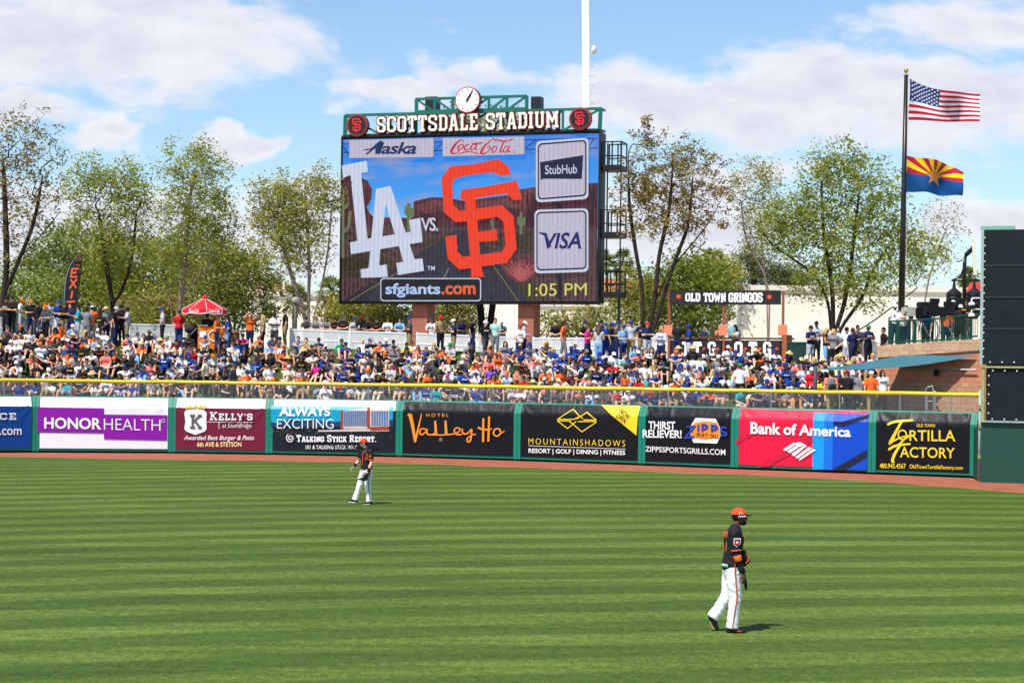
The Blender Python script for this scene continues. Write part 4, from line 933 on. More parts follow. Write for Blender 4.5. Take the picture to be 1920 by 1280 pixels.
def build_flags():
    Y = 86.0; b = W(1688.5, 640, Y); b.z = 4.3; top = W(1699, 142, Y)
    root = thing('flagpole', b, 'tall dark bronze flagpole with a gold ball, flying two flags', 'flagpole')
    MB().tube([b, b * .5 + top * .5, top], [.17, .125, .085], 16).build('pole', M('bronze_pole', (46, 40, 36), .35, .05, 4, 0, .6, .5), root, smooth=True)
    MB().ell(top + Vector((0, 0, .22)), (.1, .1, .11), n=16).build('finial', M('gold_ball', (196, 150, 60), .3, .05, 4, 0, .6, .7), root, smooth=True)
    MB().lathe([(.12, 0), (.12, .05)], top, 12).tube([top, top + Vector((0, 0, .14))], .02, 6).build('truck', GALV, root)
    a = MB(); a.tube([b + Vector((.2, -.05, 1)), W(1704, 150, Y)], .008, 4); a.build('halyard', M('rope', (220, 220, 215), .8), root)
    rd, wt, bl = M('flag_red', (198, 24, 54), .8, .05), M('flag_white', (240, 240, 244), .8, .03), M('flag_blue', (30, 52, 112), .8, .05)
    def tl(ms):
        for m in ms:
            b_ = m.node_tree.nodes['Principled BSDF']; nt = m.node_tree
            if nt.nodes.get('tl'): continue
            t = nt.nodes.new('ShaderNodeBsdfTranslucent'); t.name = 'tl'; t.inputs[0].default_value = (*[c for c in b_.inputs['Base Color'].links[0].from_node.inputs[7].default_value[:3]], 1)
            x = nt.nodes.new('ShaderNodeMixShader'); x.inputs[0].default_value = .25; o = nt.nodes['Material Output']
            nt.links.new(b_.outputs[0], x.inputs[1]); nt.links.new(t.outputs[0], x.inputs[2]); nt.links.new(x.outputs[0], o.inputs[0])
    tl([rd, wt, bl])
    nu, nv = 60, 39
    def col(u, v):
        if u < .42 and v < 7 / 13: return 2
        return int(v * 13) % 2
    def sag(u, v): return -(.42 * math.sin(math.pi * min(1, u * 1.0)) * (1 - v) * .55) - .05 * math.sin(7 * u) * (1 - v) + .04 * math.sin(9 * u + v)
    f = MB(); vs = waved(f, [(1706, 147.5), (1840, 175), (1833, 229), (1704.5, 226)], nu, nv, sag, .30, 8.5, Y - .2, col)
    fl = f.build('flag', [rd, wt, bl], None, smooth=True)
    tag(fl, 'large striped flag with white stars on blue, flying highest on the dark flagpole', 'flag')
    at = lambda u, v: vs[int(round(u * nu)) * (nv + 1) + int(round(v * nv))]
    st = MB()
    for r in range(9):
        for c in range(6 - r % 2):
            u = .42 * ((c * 2 + 1 + r % 2) / 12); v = 7 / 13 * ((r + .75) / 9.5)
            x, y = u * nu, v * nv; i, j = min(nu - 1, int(x)), min(nv - 1, int(y)); fx, fy = x - i, y - j
            p = (vs[i * (nv + 1) + j] * (1 - fx) + vs[(i + 1) * (nv + 1) + j] * fx) * (1 - fy) + (vs[i * (nv + 1) + j + 1] * (1 - fx) + vs[(i + 1) * (nv + 1) + j + 1] * fx) * fy + Vector((0, -.03, 0))
            pts = [p + Vector((math.sin(R(36 * k)), 0, math.cos(R(36 * k)))) * (.062 if k % 2 == 0 else .027) for k in range(10)]
            st.add(pts, [tuple(range(10))])
    st.build('stars', wt, fl)
    rd2, yl, bl2, cp = M('state_red', (176, 34, 62), .8, .05), M('state_gold', (246, 200, 20), .8, .05), M('state_blue', (12, 78, 140), .8, .05), M('state_copper', (232, 150, 84), .8, .05)
    tl([rd2, yl, bl2, cp])
    def star(u, v):
        x, y = (u - .5) * 1.5, (.5 - v) * 1.0; r = math.hypot(x, y); a = math.atan2(x, y) % (2 * math.pi / 5); a = min(a, 2 * math.pi / 5 - a)
        R0, R1 = .27, .105; s36 = R(36)
        # edge from (R0,0) to (R1,36deg)
        x1, y1 = R0, 0; x2, y2 = R1 * math.cos(s36), R1 * math.sin(s36); px, py = r * math.cos(a), r * math.sin(a)
        return (x2 - x1) * (py - y1) - (y2 - y1) * (px - x1) > 0
    def col2(u, v):
        if star(u, v): return 3
        if v > .5: return 2
        a = math.atan2(.5 - v, (u - .5) * 1.5); k = int(a / math.pi * 13)
        return 0 if k % 2 == 0 else 1
    f = MB(); waved(f, [(1700.5, 292), (1806, 318), (1802, 369), (1699, 358)], 96, 64, lambda u, v: .10 * math.sin(3.2 * u) * (1 - v) - .22 * max(0, u - .88) * 6 * max(0, 1 - v - .6) * 2 + .03 * math.sin(11 * u + 4 * v) * v, .26, 9.5, Y - .2, col2)
    tag(f.build('flag', [rd2, yl, bl2, cp], None, smooth=True), 'smaller flag with red and gold rays and a copper star, beneath the striped flag', 'flag')
build_flags()
# ------------------------------------------------------------------ trees
def leafmat(key, c1, c2, c3=None, trans=.48):
    m = bpy.data.materials.new(key); m.use_nodes = True; nt = m.node_tree; b = nt.nodes['Principled BSDF']; N = nt.nodes.new; L = nt.links.new
    g = N('ShaderNodeNewGeometry'); cr = N('ShaderNodeValToRGB'); L(g.outputs['Random Per Island'], cr.inputs[0]); e = cr.color_ramp.elements
    e[0].color = (*lin(c1), 1); e[1].color = (*lin(c2), 1)
    if c3: x = e.new(.5); x.color = (*lin(c3), 1)
    L(cr.outputs[0], b.inputs['Base Color']); b.inputs['Roughness'].default_value = .55; b.inputs['Specular IOR Level'].default_value = .25
    t = N('ShaderNodeBsdfTranslucent'); L(cr.outputs[0], t.inputs[0])
    mx = N('ShaderNodeMixShader'); mx.inputs[0].default_value = trans; L(b.outputs[0], mx.inputs[1]); L(t.outputs[0], mx.inputs[2]); L(mx.outputs[0], nt.nodes['Material Output'].inputs[0])
    return m
LF_GREEN = leafmat('leaf_spring_green', (104, 122, 44), (178, 182, 82), (138, 154, 60))
LF_YELLOW = leafmat('leaf_yellow_green', (126, 134, 48), (204, 196, 90), (166, 166, 66))
LF_BROWN = leafmat('leaf_dry_brown', (96, 70, 34), (172, 142, 74), (136, 108, 52))
LF_OLIVE = leafmat('leaf_olive', (116, 116, 54), (194, 182, 100), (154, 150, 74))
LF_DARK = leafmat('leaf_dark_green', (76, 96, 32), (146, 154, 60), (108, 126, 44))
LF_PINE = leafmat('needle_green', (64, 76, 38), (120, 122, 66), (90, 98, 50), .2)
LF_TAN = leafmat('leaf_tan_scrub', (104, 100, 52), (166, 150, 88), (136, 128, 68))
BARK = M('bark_grey_brown', (92, 78, 66), .9, .35, 3, .6, .15)
BARKD = M('bark_dark', (54, 45, 40), .9, .3, 3, .6, .15)
BARKP = M('bark_pale', (142, 124, 108), .9, .3, 3, .6, .15)

def grow(rng, trunks, targets, step=.42, up=.10):
    P, par = [], []
    for tk in trunks:
        prev = -1
        for i, p in enumerate(tk):
            if i == 0 and P and (Vector(tk[0]) - Vector(P[0])).length < .05: prev = 0; continue
            P.append(np.array(p, float)); par.append(prev); prev = len(P) - 1
    fixed = len(P)
    A = np.array(P); root = A[:fixed].mean(0)
    order = sorted(range(len(targets)), key=lambda i: np.min(np.linalg.norm(A - targets[i], axis=1)))
    arr = np.zeros((fixed + len(targets) * 16, 3)); arr[:fixed] = A; n = fixed
    low = A[:, 2].min()
    for i in order:
        t = np.array(targets[i]); d = arr[:n] - t
        cost = np.sqrt((d * d).sum(1)) + np.maximum(0, d[:, 2]) * .8      # branches rise
        cost[0:1] += 5
        j = int(np.argmin(cost)); s = arr[j].copy(); v = t - s; ln = float(np.linalg.norm(v))
        if ln < .08: continue
        k = max(1, min(14, int(ln / step))); prev = j
        for q in range(1, k + 1):
            f = q / k; p = s + v * f; p[2] += -math.sin(math.pi * f) * ln * up
            p[:2] += np.array([rng.gauss(0, 1), rng.gauss(0, 1)]) * .045 * (q < k)
            if n >= len(arr): arr = np.vstack([arr, np.zeros((2000, 3))])
            arr[n] = p; par.append(prev); prev = n; n += 1
    return arr[:n], par, fixed
def wood(arr, par, r0, rmin=.007, e=2.0):
    n = len(arr); w = np.zeros(n); kids = [0] * n
    for i in range(n - 1, -1, -1):
        if kids[i] == 0: w[i] = rmin ** e
        if par[i] >= 0: w[par[i]] += w[i]; kids[par[i]] += 1
    r = w ** (1 / e); r = np.where(r > .03, .03 + (r - .03) * max(.3, (r0 - .03) / max(.02, r[0] - .03)), r)
    first = [None] * n
    for i in range(n):
        if par[i] >= 0 and (first[par[i]] is None or r[i] > r[first[par[i]]]): first[par[i]] = i
    mb = MB(); used = [False] * n
    for i in range(n):
        if par[i] < 0 or first[par[i]] != i:      # start of a strand
            pts, rs = [], []
            if par[i] >= 0: pts.append(arr[par[i]]); rs.append(min(r[par[i]], r[i] * 1.35))
            j = i
            while j is not None: pts.append(arr[j]); rs.append(r[j]); j = first[j]
            if len(pts) > 1:
                big = max(rs); mb.tube(pts, rs, 9 if big > .08 else (5 if big > .025 else 3), cap=False)
    return mb, r, kids
def leaves(mb, rng, pts, n, spread, size, asp=2.2, droop=.1):
    size *= .92; n = int(n * 1.6 + .5)
    for p in pts:
        for _ in range(n):
            c = Vector((p[0] + rng.gauss(0, spread), p[1] + rng.gauss(0, spread), p[2] + rng.gauss(0, spread * .9)))
            l = size * rng.uniform(.6, 1.35); a = rng.uniform(0, 2 * math.pi); el = rng.uniform(-1, .5)
            ax = Vector((math.cos(a) * math.cos(el), math.sin(a) * math.cos(el), math.sin(el) - droop)).normalized()
            sd2 = ax.cross(Vector((rng.gauss(0, 1), rng.gauss(0, 1), rng.gauss(0, 1)))).normalized() * (l / asp)
            ax *= l
            mb.add([c - ax * .5, c + sd2 * .5 - ax * .05, c + ax * .5, c - sd2 * .5 - ax * .05], [(0, 1, 2, 3)])
def inell(rng, ells, n, Y, depth=.8, shell=.5):
    out = []; wts = [e[2] * e[3] for e in ells]
    for _ in range(n):
        cx, cy, rx, ry = rng.choices(ells, wts)[0]
        while True:
            v = Vector((rng.gauss(0, 1), rng.gauss(0, 1), rng.gauss(0, 1)))
            if v.length > 1e-3: break
        v.normalize(); q = rng.random() ** shell
        c = W(cx, cy, Y); k = Y / F
        out.append(np.array([c.x + v.x * q * rx * k, Y + v.y * q * rx * k * depth, c.z + v.z * q * ry * k]))
    return out
def tree(name, label, Y, base, trunks, ells, nt, r0, leaf, nl, size, spread, bark=BARK, seed=1, depth=.8, tipsonly=True, shell=.5, group='trees behind the grass berm', up=.10, mix=None, asp=2.2):
    rng = random.Random(seed)
    b = W(base[0], base[1], Y); b.z = crestX(b.x) - .05 if Y < 110 else 4.2
    root = thing(name, b, label, 'tree', group)
    tks = []
    for tk in trunks:
        pts = [b] + [W(p[0], p[1], Y + (p[2] if len(p) > 2 else 0)) for p in tk]
        tks.append([tuple(p) for p in cat3(pts, 4)])
    tg = inell(rng, ells, nt, Y, depth, shell)
    arr, par, fx = grow(rng, tks, tg, up=up)
    mb, r, kids = wood(arr, par, r0)
    mb.build('trunk', bark, root, smooth=True)
    lf = MB(); lf2 = MB()
    tips = [arr[i] for i in range(fx, len(arr)) if kids[i] == 0] if tipsonly else [arr[i] for i in range(fx, len(arr)) if r[i] < .0165]
    if mix:
        t1 = [p for p in tips if rng.random() > mix[1]]; t2 = [p for p in tips if rng.random() < mix[1]]
        leaves(lf, rng, t1, nl, spread, size, asp); leaves(lf2, rng, t2, nl, spread, size, asp)
        if lf2.f: lf2.build('crown', mix[0], root)
    else: leaves(lf, rng, tips, nl, spread, size, asp)
    lf.build('crown', leaf, root)
    return root
def build_trees():
    tree('leafless_tree', 'tall half bare tree with sparse brown leaves at the left edge of the photo', 96, (2, 640), [[(6, 560), (30, 500), (62, 420), (80, 330)], [(6, 560), (12, 500), (10, 400), (6, 300)], [(30, 500), (70, 450), (110, 400)]],
         [(50, 290, 72, 100), (-20, 320, 90, 125), (80, 380, 62, 70), (20, 440, 60, 60)], 950, .2, LF_BROWN, 8, .2, .17, BARKD, 1, mix=(LF_OLIVE, .35))
    tree('forked_tree', 'yellow green tree with a low dark fork among standing fans, right of the feather flag', 92.2, (212, 640), [[(211, 575), (207, 545), (195, 470), (185, 400)], [(211, 575), (228, 545), (248, 480), (255, 400)]],
         [(175, 345, 60, 55), (240, 355, 52, 62), (205, 430, 82, 60), (215, 480, 70, 40)], 760, .15, LF_YELLOW, 8, .18, .2, BARKD, 2, tipsonly=False, mix=(LF_GREEN, .5))
    tree('round_crowned_tree', 'tallest fresh green tree with rounded crown behind the red parasol', 99, (325, 640), [[(322, 590), (315, 540), (310, 500)], [(335, 590), (345, 500), (352, 400), (365, 320)], [(340, 560), (390, 500), (420, 450)]],
         [(365, 320, 78, 72), (350, 400, 85, 70), (400, 420, 60, 70), (330, 480, 70, 50)], 900, .17, LF_GREEN, 8, .18, .2, BARKP, 3, tipsonly=False, mix=(LF_YELLOW, .4))
    tree('open_crowned_tree', 'thin leaved pale tree with spreading trunks just left of the video board', 97, (585, 640), [[(570, 590), (548, 520), (525, 440), (520, 370)], [(578, 590), (580, 500), (575, 420), (570, 340)], [(588, 600), (600, 550), (615, 470), (622, 380)], [(610, 520), (635, 470)]],
         [(555, 390, 88, 78), (515, 380, 62, 62), (610, 360, 42, 58), (545, 460, 88, 60)], 860, .16, LF_OLIVE, 8, .19, .2, BARKP, 4, tipsonly=False, mix=(LF_YELLOW, .5))
    tree('sheltered_tree', 'dark trunked tree standing right behind the video board between its pillars', 103, (905, 650), [[(902, 590), (895, 540), (880, 420), (870, 320)], [(912, 590), (925, 545), (950, 450), (960, 340)], [(930, 590), (965, 540), (1010, 480)], [(890, 600), (860, 540), (830, 470)], [(920, 600), (930, 480), (915, 340)]],
         [(880, 300, 85, 100), (900, 225, 70, 26), (950, 260, 90, 60), (1010, 262, 60, 36), (860, 222, 40, 30)], 620, .3, LF_OLIVE, 7, .2, .28, BARKD, 5, tipsonly=False, mix=(LF_YELLOW, .5))
    tree('dry_leaved_tree', 'brown leaved tree with upright branches just right of the video board', 94.5, (1208, 650), [[(1205, 600), (1204, 540), (1192, 470), (1180, 380), (1178, 300)], [(1216, 600), (1240, 540), (1262, 500), (1320, 430), (1350, 380)], [(1228, 560), (1236, 480), (1255, 390), (1262, 290)], [(1262, 500), (1290, 420), (1300, 320)]],
         [(1255, 330, 92, 82), (1300, 350, 80, 80), (1190, 360, 42, 90), (1260, 420, 110, 50), (1205, 255, 30, 32)], 860, .2, LF_BROWN, 20, .18, .16, BARKD, 6, mix=(LF_OLIVE, .3))
    tree('broad_tree', 'broad many stemmed green tree behind the dark flagpole', 93, (1560, 660), [[(1558, 620), (1550, 560), (1520, 510), (1450, 460), (1430, 430)], [(1562, 620), (1560, 540), (1545, 440), (1540, 340)], [(1568, 620), (1585, 560), (1600, 460), (1610, 370)], [(1575, 620), (1615, 560), (1640, 500), (1690, 430)], [(1580, 640), (1640, 600), (1720, 540)]],
         [(1560, 330, 70, 76), (1620, 370, 95, 82), (1520, 410, 95, 70), (1600, 470, 150, 80), (1465, 420, 60, 70), (1700, 470, 80, 70), (1590, 540, 120, 45)], 1250, .22, LF_GREEN, 10, .2, .22, BARKD, 7, tipsonly=False, mix=(LF_YELLOW, .3))
    tree('bare_outer_tree', 'thin pale green tree behind and between the brown tree and the broad tree', 104, (1440, 640), [[(1438, 560), (1430, 480), (1425, 400)], [(1440, 540), (1400, 450), (1390, 380)]],
         [(1405, 360, 50, 70), (1430, 430, 50, 60), (1440, 340, 30, 50)], 300, .06, LF_OLIVE, 8, .18, .2, BARKP, 8, tipsonly=False)
    tree('bare_outer_tree', 'bare twigged tree reaching out past the flags at the right', 99, (1730, 640), [[(1735, 560), (1755, 480), (1775, 430)]],
         [(1765, 420, 52, 50), (1740, 480, 70, 60)], 280, .05, LF_OLIVE, 6, .16, .17, BARKP, 9, mix=(LF_BROWN, .4))
    DENS = 2.0
    def shrub(i, label, Y, cx, cy, rx, ry, leaf, n, size=.25, dens=9, name='leafy_tree', mix=None, ells=None):
        tree(name, label, Y, (cx, 640), [[(cx - rx * .1, 600), (cx - rx * .2, cy + ry * .4)], [(cx + rx * .1, 605), (cx + rx * .35, cy + ry * .3)], [(cx, 610), (cx, cy)]], ells or [(cx, cy, rx, ry)], n, .12, leaf, int(dens * DENS), size, .3, BARKP, 40 + i, tipsonly=False, shell=.42, group='leafy trees and bushes behind the crowd', mix=mix)
    shrub(1, 'dense green tree at the far left behind the standing fans in orange caps', 106, 40, 560, 110, 60, LF_DARK, 300, dens=8, mix=(LF_GREEN, .6))
    shrub(2, 'dark green tree rising behind the feather flag', 112, 130, 500, 95, 85, LF_DARK, 340, dens=8, mix=(LF_GREEN, .4))
    shrub(3, 'dense dark tree between the low fork and the red parasol', 110, 255, 520, 100, 85, LF_DARK, 360, dens=8, mix=(LF_YELLOW, .4))
    shrub(4, 'tan and green bush behind the red parasol', 104, 300, 590, 100, 40, LF_TAN, 280, dens=8, mix=(LF_YELLOW, .5))
    shrub(5, 'big loose olive bush between parasol and pale trunks', 106, 440, 540, 95, 85, LF_OLIVE, 380, dens=8, mix=(LF_DARK, .5))
    shrub(6, 'sunlit yellow bush under the left half of the video board', 104, 690, 592, 95, 48, LF_YELLOW, 300, dens=9, mix=(LF_TAN, .5))
    shrub(7, 'yellow green bush between the two pillars of the video board', 108, 850, 588, 50, 52, LF_YELLOW, 170, dens=8, mix=(LF_TAN, .5))
    shrub(8, 'loose olive bush in front of the pale wall right of the right pillar', 104, 1085, 610, 80, 40, LF_OLIVE, 220, dens=4, mix=(LF_YELLOW, .5))
    shrub(9, 'bright green bushy tree behind the bar banner', 102, 1290, 560, 95, 90, LF_GREEN, 420, dens=8, mix=(LF_DARK, .45))
    shrub(10, 'golden green tree top above the bar banner', 112, 1345, 520, 50, 40, LF_YELLOW, 170, dens=9, mix=(LF_TAN, .4))
    shrub(11, 'golden green bush beside the brown tree trunk', 110, 1190, 570, 45, 60, LF_YELLOW, 180, dens=7, mix=(LF_TAN, .4))
    shrub(12, 'dark leafy tree between the feather flag and the forked tree', 115, 190, 545, 75, 65, LF_DARK, 260, dens=8, mix=(LF_GREEN, .5))
    shrub(13, 'pale olive tree filling the gap left of the pale trunks', 116, 370, 505, 90, 85, LF_OLIVE, 320, dens=8, mix=(LF_GREEN, .5))
    for i, (cx, cy, rx, ry, lab) in enumerate(((1413, 505, 40, 50, 'bushy dark pine standing above the bar banner'), (1480, 525, 42, 26, 'low rounded pine over the white building, right of the taller pine'))):
        tree('pine_tree', lab, 128, (cx, 620), [[(cx, 560), (cx, cy - ry * .7)]], [(cx, cy, rx, ry), (cx - rx * .3, cy - ry * .4, rx * .6, ry * .55), (cx + rx * .3, cy + ry * .2, rx * .7, ry * .5)], 200, .22, LF_PINE, 14, .26, .42, BARKD, 70 + i, tipsonly=False, group='pines beyond the white building', asp=3.5)
    # palms
    fr = leafmat('palm_frond', (84, 96, 40), (150, 150, 72), (114, 124, 54)); tk = M('palm_trunk', (132, 112, 92), .9, .2, 6)
    for i, (x, y, Y, s, lab) in enumerate(((623, 545, 118, 1.15, 'small fan palm peeking out at the left edge of the video board'), (553, 560, 122, 1.2, 'fan palm half hidden behind the pale trunks'), (1128, 492, 125, 1.0, 'fan palm behind the catwalks of the video board'),
                                      (1168, 492, 128, 1.0, 'fan palm behind the trunk of the brown tree'), (1338, 486, 130, .95, 'fan palm rising above the golden tree'), (1818, 520, 120, .9, 'fan palm beside the dark screen at the right'))):
        c = W(x, y, Y); b = Vector((c.x, Y, 4.2)); root = thing('palm_tree', b, lab, 'palm tree', 'palm trees in the distance')
        MB().tube([b, b * .5 + c * .5, c], [.2, .16, .17], 8).build('trunk', tk, root, smooth=True)
        rng = random.Random(90 + i); mb = MB()
        for k in range(46):
            a = rng.uniform(0, 2 * math.pi); el = rng.uniform(-.9, 1.35); L_ = s * rng.uniform(.8, 1.15)
            dr = Vector((math.cos(a) * math.cos(el), math.sin(a) * math.cos(el), math.sin(el))); sdv = dr.cross(Vector((0, 0, 1))).normalized(); stem = c + dr * L_ * .55
            mb.bar(c, stem, .03)
            for q in range(9):
                t = R(-75 + 150 * q / 8); dd = (dr * math.cos(t) + sdv * math.sin(t)); e = stem + dd * L_ * .62 * (.7 + .3 * math.cos(t)); e.z -= .22 * s
                w_ = dd.cross(dr.cross(sdv)).normalized() * .05
                mb.add([stem, stem * .45 + e * .55 + w_, e, stem * .45 + e * .55 - w_], [(0, 1, 2, 3)])
        mb.build('crown', fr, root)
build_trees()

# ------------------------------------------------------------------ buildings beyond the terrace
def build_buildings():
    ST = M('white_stucco', (240, 232, 216), .9, .05, .6, .2, .2); TL = M('roof_tiles', (196, 112, 80), .85, .2, 6, .5); GRY = M('grey_fascia', (124, 118, 112), .8)
    def bld(name, label, x0, x1, yt, Y, mat, extra=None, depth=14, zb=4.1):
        a, b = W(x0, yt, Y), W(x1, yt, Y); z1 = (a.z + b.z) / 2
        root = thing(name, ((a.x + b.x) / 2, Y + depth / 2, zb), label, 'building')
        MB().box(((a.x + b.x) / 2, Y + depth / 2, (zb + z1) / 2), (b.x - a.x, depth, z1 - zb)).build('wall', mat, root)
        MB().box(((a.x + b.x) / 2, Y + depth / 2, z1 + .14), (b.x - a.x + .3, depth + .3, .28)).build('parapet', M('parapet_cap', (226, 218, 204), .9), root)
        return root, a, b, z1
    bld('white_building', 'long low white stucco building behind the bar and the broad tree', 1392, 1850, 546, 112, ST)
    bld('white_building', 'pale wall of a flat roofed building behind the bushes under the video board', 1000, 1262, 575, 124, ST)
    bld('white_building', 'white flat roofed wall seen beneath the middle of the video board', 780, 990, 560, 128, ST)
    bld('white_building', 'cream building behind the pale trunks left of the video board', 500, 700, 556, 126, ST)
    r, a, b, z1 = bld('tile_roofed_building', 'building with orange clay tile roof and grey fascia right of the video board', 1110, 1260, 556, 140, GRY)
    za = W(1180, 522, 148).z
    MB().add([(a.x - .6, 139.6, z1 + .3), (b.x + .6, 139.6, z1 + .3), (b.x + .6, 148, za), (a.x - .6, 148, za), (a.x - .6, 156, z1 + .3), (b.x + .6, 156, z1 + .3)], [(0, 1, 2, 3), (3, 2, 5, 4), (0, 3, 4), (1, 5, 2)]).build('roof', TL, r)
    r, a, b, z1 = bld('tile_roofed_building', 'far building with pale pink roof behind the bushes right of the parasol', 455, 520, 562, 150, ST)
    MB().add([(a.x - .6, 149.6, z1 + .3), (b.x + .6, 149.6, z1 + .3), (b.x + .6, 156, z1 + 1.5), (a.x - .6, 156, z1 + 1.5), (a.x - .6, 164, z1 + .3), (b.x + .6, 164, z1 + .3)], [(0, 1, 2, 3), (3, 2, 5, 4), (0, 3, 4), (1, 5, 2)]).build('roof', M('pink_roof', (206, 170, 150), .85), r)
    # lamp posts on the terrace
    for x, y0, Y, lab in ((1161, 555, 97, 'dark slim lamp post between the bushes right of the video board'), (554, 568, 96, 'grey lamp post with a pale box lamp left of the pale trunks')):
        p = W(x, y0, Y); b = Vector((p.x, Y, crestX(p.x))); root = thing('lamp_post', b, lab, 'lamp post')
        MB().tube([b, p], [.09, .07], 10).build('pole', M('post_grey', (84, 84, 88), .5), root, smooth=True)
        MB().lathe([(.08, 0), (.2, .1), (.2, .22), (.05, .3)], p, 12).build('lamp_head', M('lamp_pale', (170, 168, 162), .5), root)
build_buildings()
# ------------------------------------------------------------------ people
V3 = Vector
def remesh(mb, voxel, smooth=2, name='m'):
    me = mb.mesh(name); o = bpy.data.objects.new(name, me); COL.objects.link(o)
    r = o.modifiers.new('r', 'REMESH'); r.mode = 'VOXEL'; r.voxel_size = voxel; r.use_smooth_shade = True
    if smooth: s = o.modifiers.new('s', 'SMOOTH'); s.iterations = smooth; s.factor = .5
    dg = bpy.context.evaluated_depsgraph_get(); out = bpy.data.meshes.new_from_object(o.evaluated_get(dg))
    bpy.data.objects.remove(o); bpy.data.meshes.remove(me); out.name = name
    return out
def frame(d):                               # face direction -> (right-hand x, back y, up z) of the head
    f = V3(d).normalized(); up = V3((0, 0, 1)); x = (-f).cross(up).normalized() * -1; x = up.cross(-f).normalized() * -1 if False else (f.cross(up)).normalized() * -1
    z = f.cross(-x).normalized() if False else x.cross(-f).normalized()
    if z.z < 0: z = -z
    return x, -f, z
def headframe(c, d):
    x, y, z = frame(d)
    return Matrix(((x.x, y.x, z.x, c[0]), (x.y, y.y, z.y, c[1]), (x.z, y.z, z.z, c[2]), (0, 0, 0, 1)))
def tp(mb, Mx):
    mb.v = [tuple(Mx @ V3(p)) for p in mb.v]; return mb
def head_mb(hi=False):                       # head about its own centre, facing -Y
    m = MB()
    m.ell((0, .012, .02), (.074, .095, .105)); m.ell((0, -.022, -.055), (.055, .068, .062)); m.ell((0, -.052, -.088), (.03, .03, .024))
    m.sweep([(0, -.085, .018), (0, -.104, -.022)], [(.011, .012), (.017, .015)], (1, 0, 0), 8)
    for s in (-1, 1):
        m.ell((s * .076, .012, -.005), (.012, .022, .033), n=10)
        if hi: m.ell((s * .034, -.082, .034), (.026, .014, .008), n=10); m.ell((s * .045, -.06, -.02), (.025, .028, .025), n=10)
    if hi: m.ell((0, -.09, -.05), (.022, .012, .007), n=10); m.ell((0, -.088, -.062), (.02, .012, .007), n=10)
    return m
def hand(mb, wrist, d, palm, k=1.0, curl=.5, hi=True, side=1):
    """palm and five bent fingers; d = direction of the hand, palm = palm normal, side=+1 thumb along d x palm"""
    d = V3(d).normalized(); n = V3(palm); n = (n - d * n.dot(d)).normalized(); x = d.cross(n) * side
    w = V3(wrist)
    mb.sweep([w - d * .02, w + d * .045 * k, w + d * .085 * k], [(.030 * k, .022 * k), (.042 * k, .019 * k), (.040 * k, .016 * k)], x, 10)
    for i, (o, L_) in enumerate(((-.030, .060), (-.010, .078), (.011, .084), (.031, .074))):
        p = w + d * .088 * k + x * o * k; a = curl * (1 + .12 * (i - 1.5)); pts = [p]
        ang = 0
        for s in (.45, .32, .23):
            ang += a; p = p + (d * math.cos(ang) + n * math.sin(ang)) * (L_ * s * k * 1.05); pts.append(p)
        mb.sweep(pts, [(.0098 * k, .0098 * k), (.0094 * k, .0094 * k), (.0086 * k, .0086 * k), (.0075 * k, .0075 * k)], x, 8)
    t0 = w + d * .028 * k + x * .034 * k
    mb.sweep([t0, t0 + (d * .6 + x * .75) .normalized() * .036 * k, t0 + (d * .6 + x * .75).normalized() * .036 * k + (d * .9 + x * .15 + n * .4).normalized() * .034 * k], [(.014 * k, .013 * k), (.0115 * k, .011 * k), (.009 * k, .009 * k)], x, 8)
def lerp(a, b, t): return V3(a) * (1 - t) + V3(b) * t
def arm_pts(J, s): return [V3(J['sh' + s]), V3(J['el' + s]), V3(J['ha' + s])]
def leg_pts(J, s): return [V3(J['hip' + s]), V3(J['kn' + s]), V3(J['an' + s]), V3(J['to' + s])]
def torso(mb, J, g, wk=1.0):
    P, N = V3(J['P']), V3(J['N']); sd = (V3(J['shR']) - V3(J['shL'])); hd = (V3(J['hipR']) - V3(J['hipL']))
    mid = J.get('mid'); Mi = V3(mid) if mid is not None else lerp(P, N, .5)
    S2 = (V3(J['shR']) + V3(J['shL'])) / 2; up = (N - Mi).normalized()
    pts = [P - (Mi - P).normalized() * .06, P, lerp(P, Mi, .6), Mi, lerp(Mi, S2, .55), S2 + up * -.03, S2 + up * .035]
    r = [(.150, .115), (.168, .122), (.150, .105), (.148, .105), (.172, .118), (.168, .105), (.09, .07)]
    mb.sweep(pts, [((a * wk + g), (b * wk + g)) for a, b in r], sd.normalized(), 16)
    for s in 'LR':
        mb.sweep([S2 + up * .0, lerp(S2, J['sh' + s], .97)], [(.062 + g, .07 + g), (.060 + g, .058 + g)], (0, 0, 1), 10)
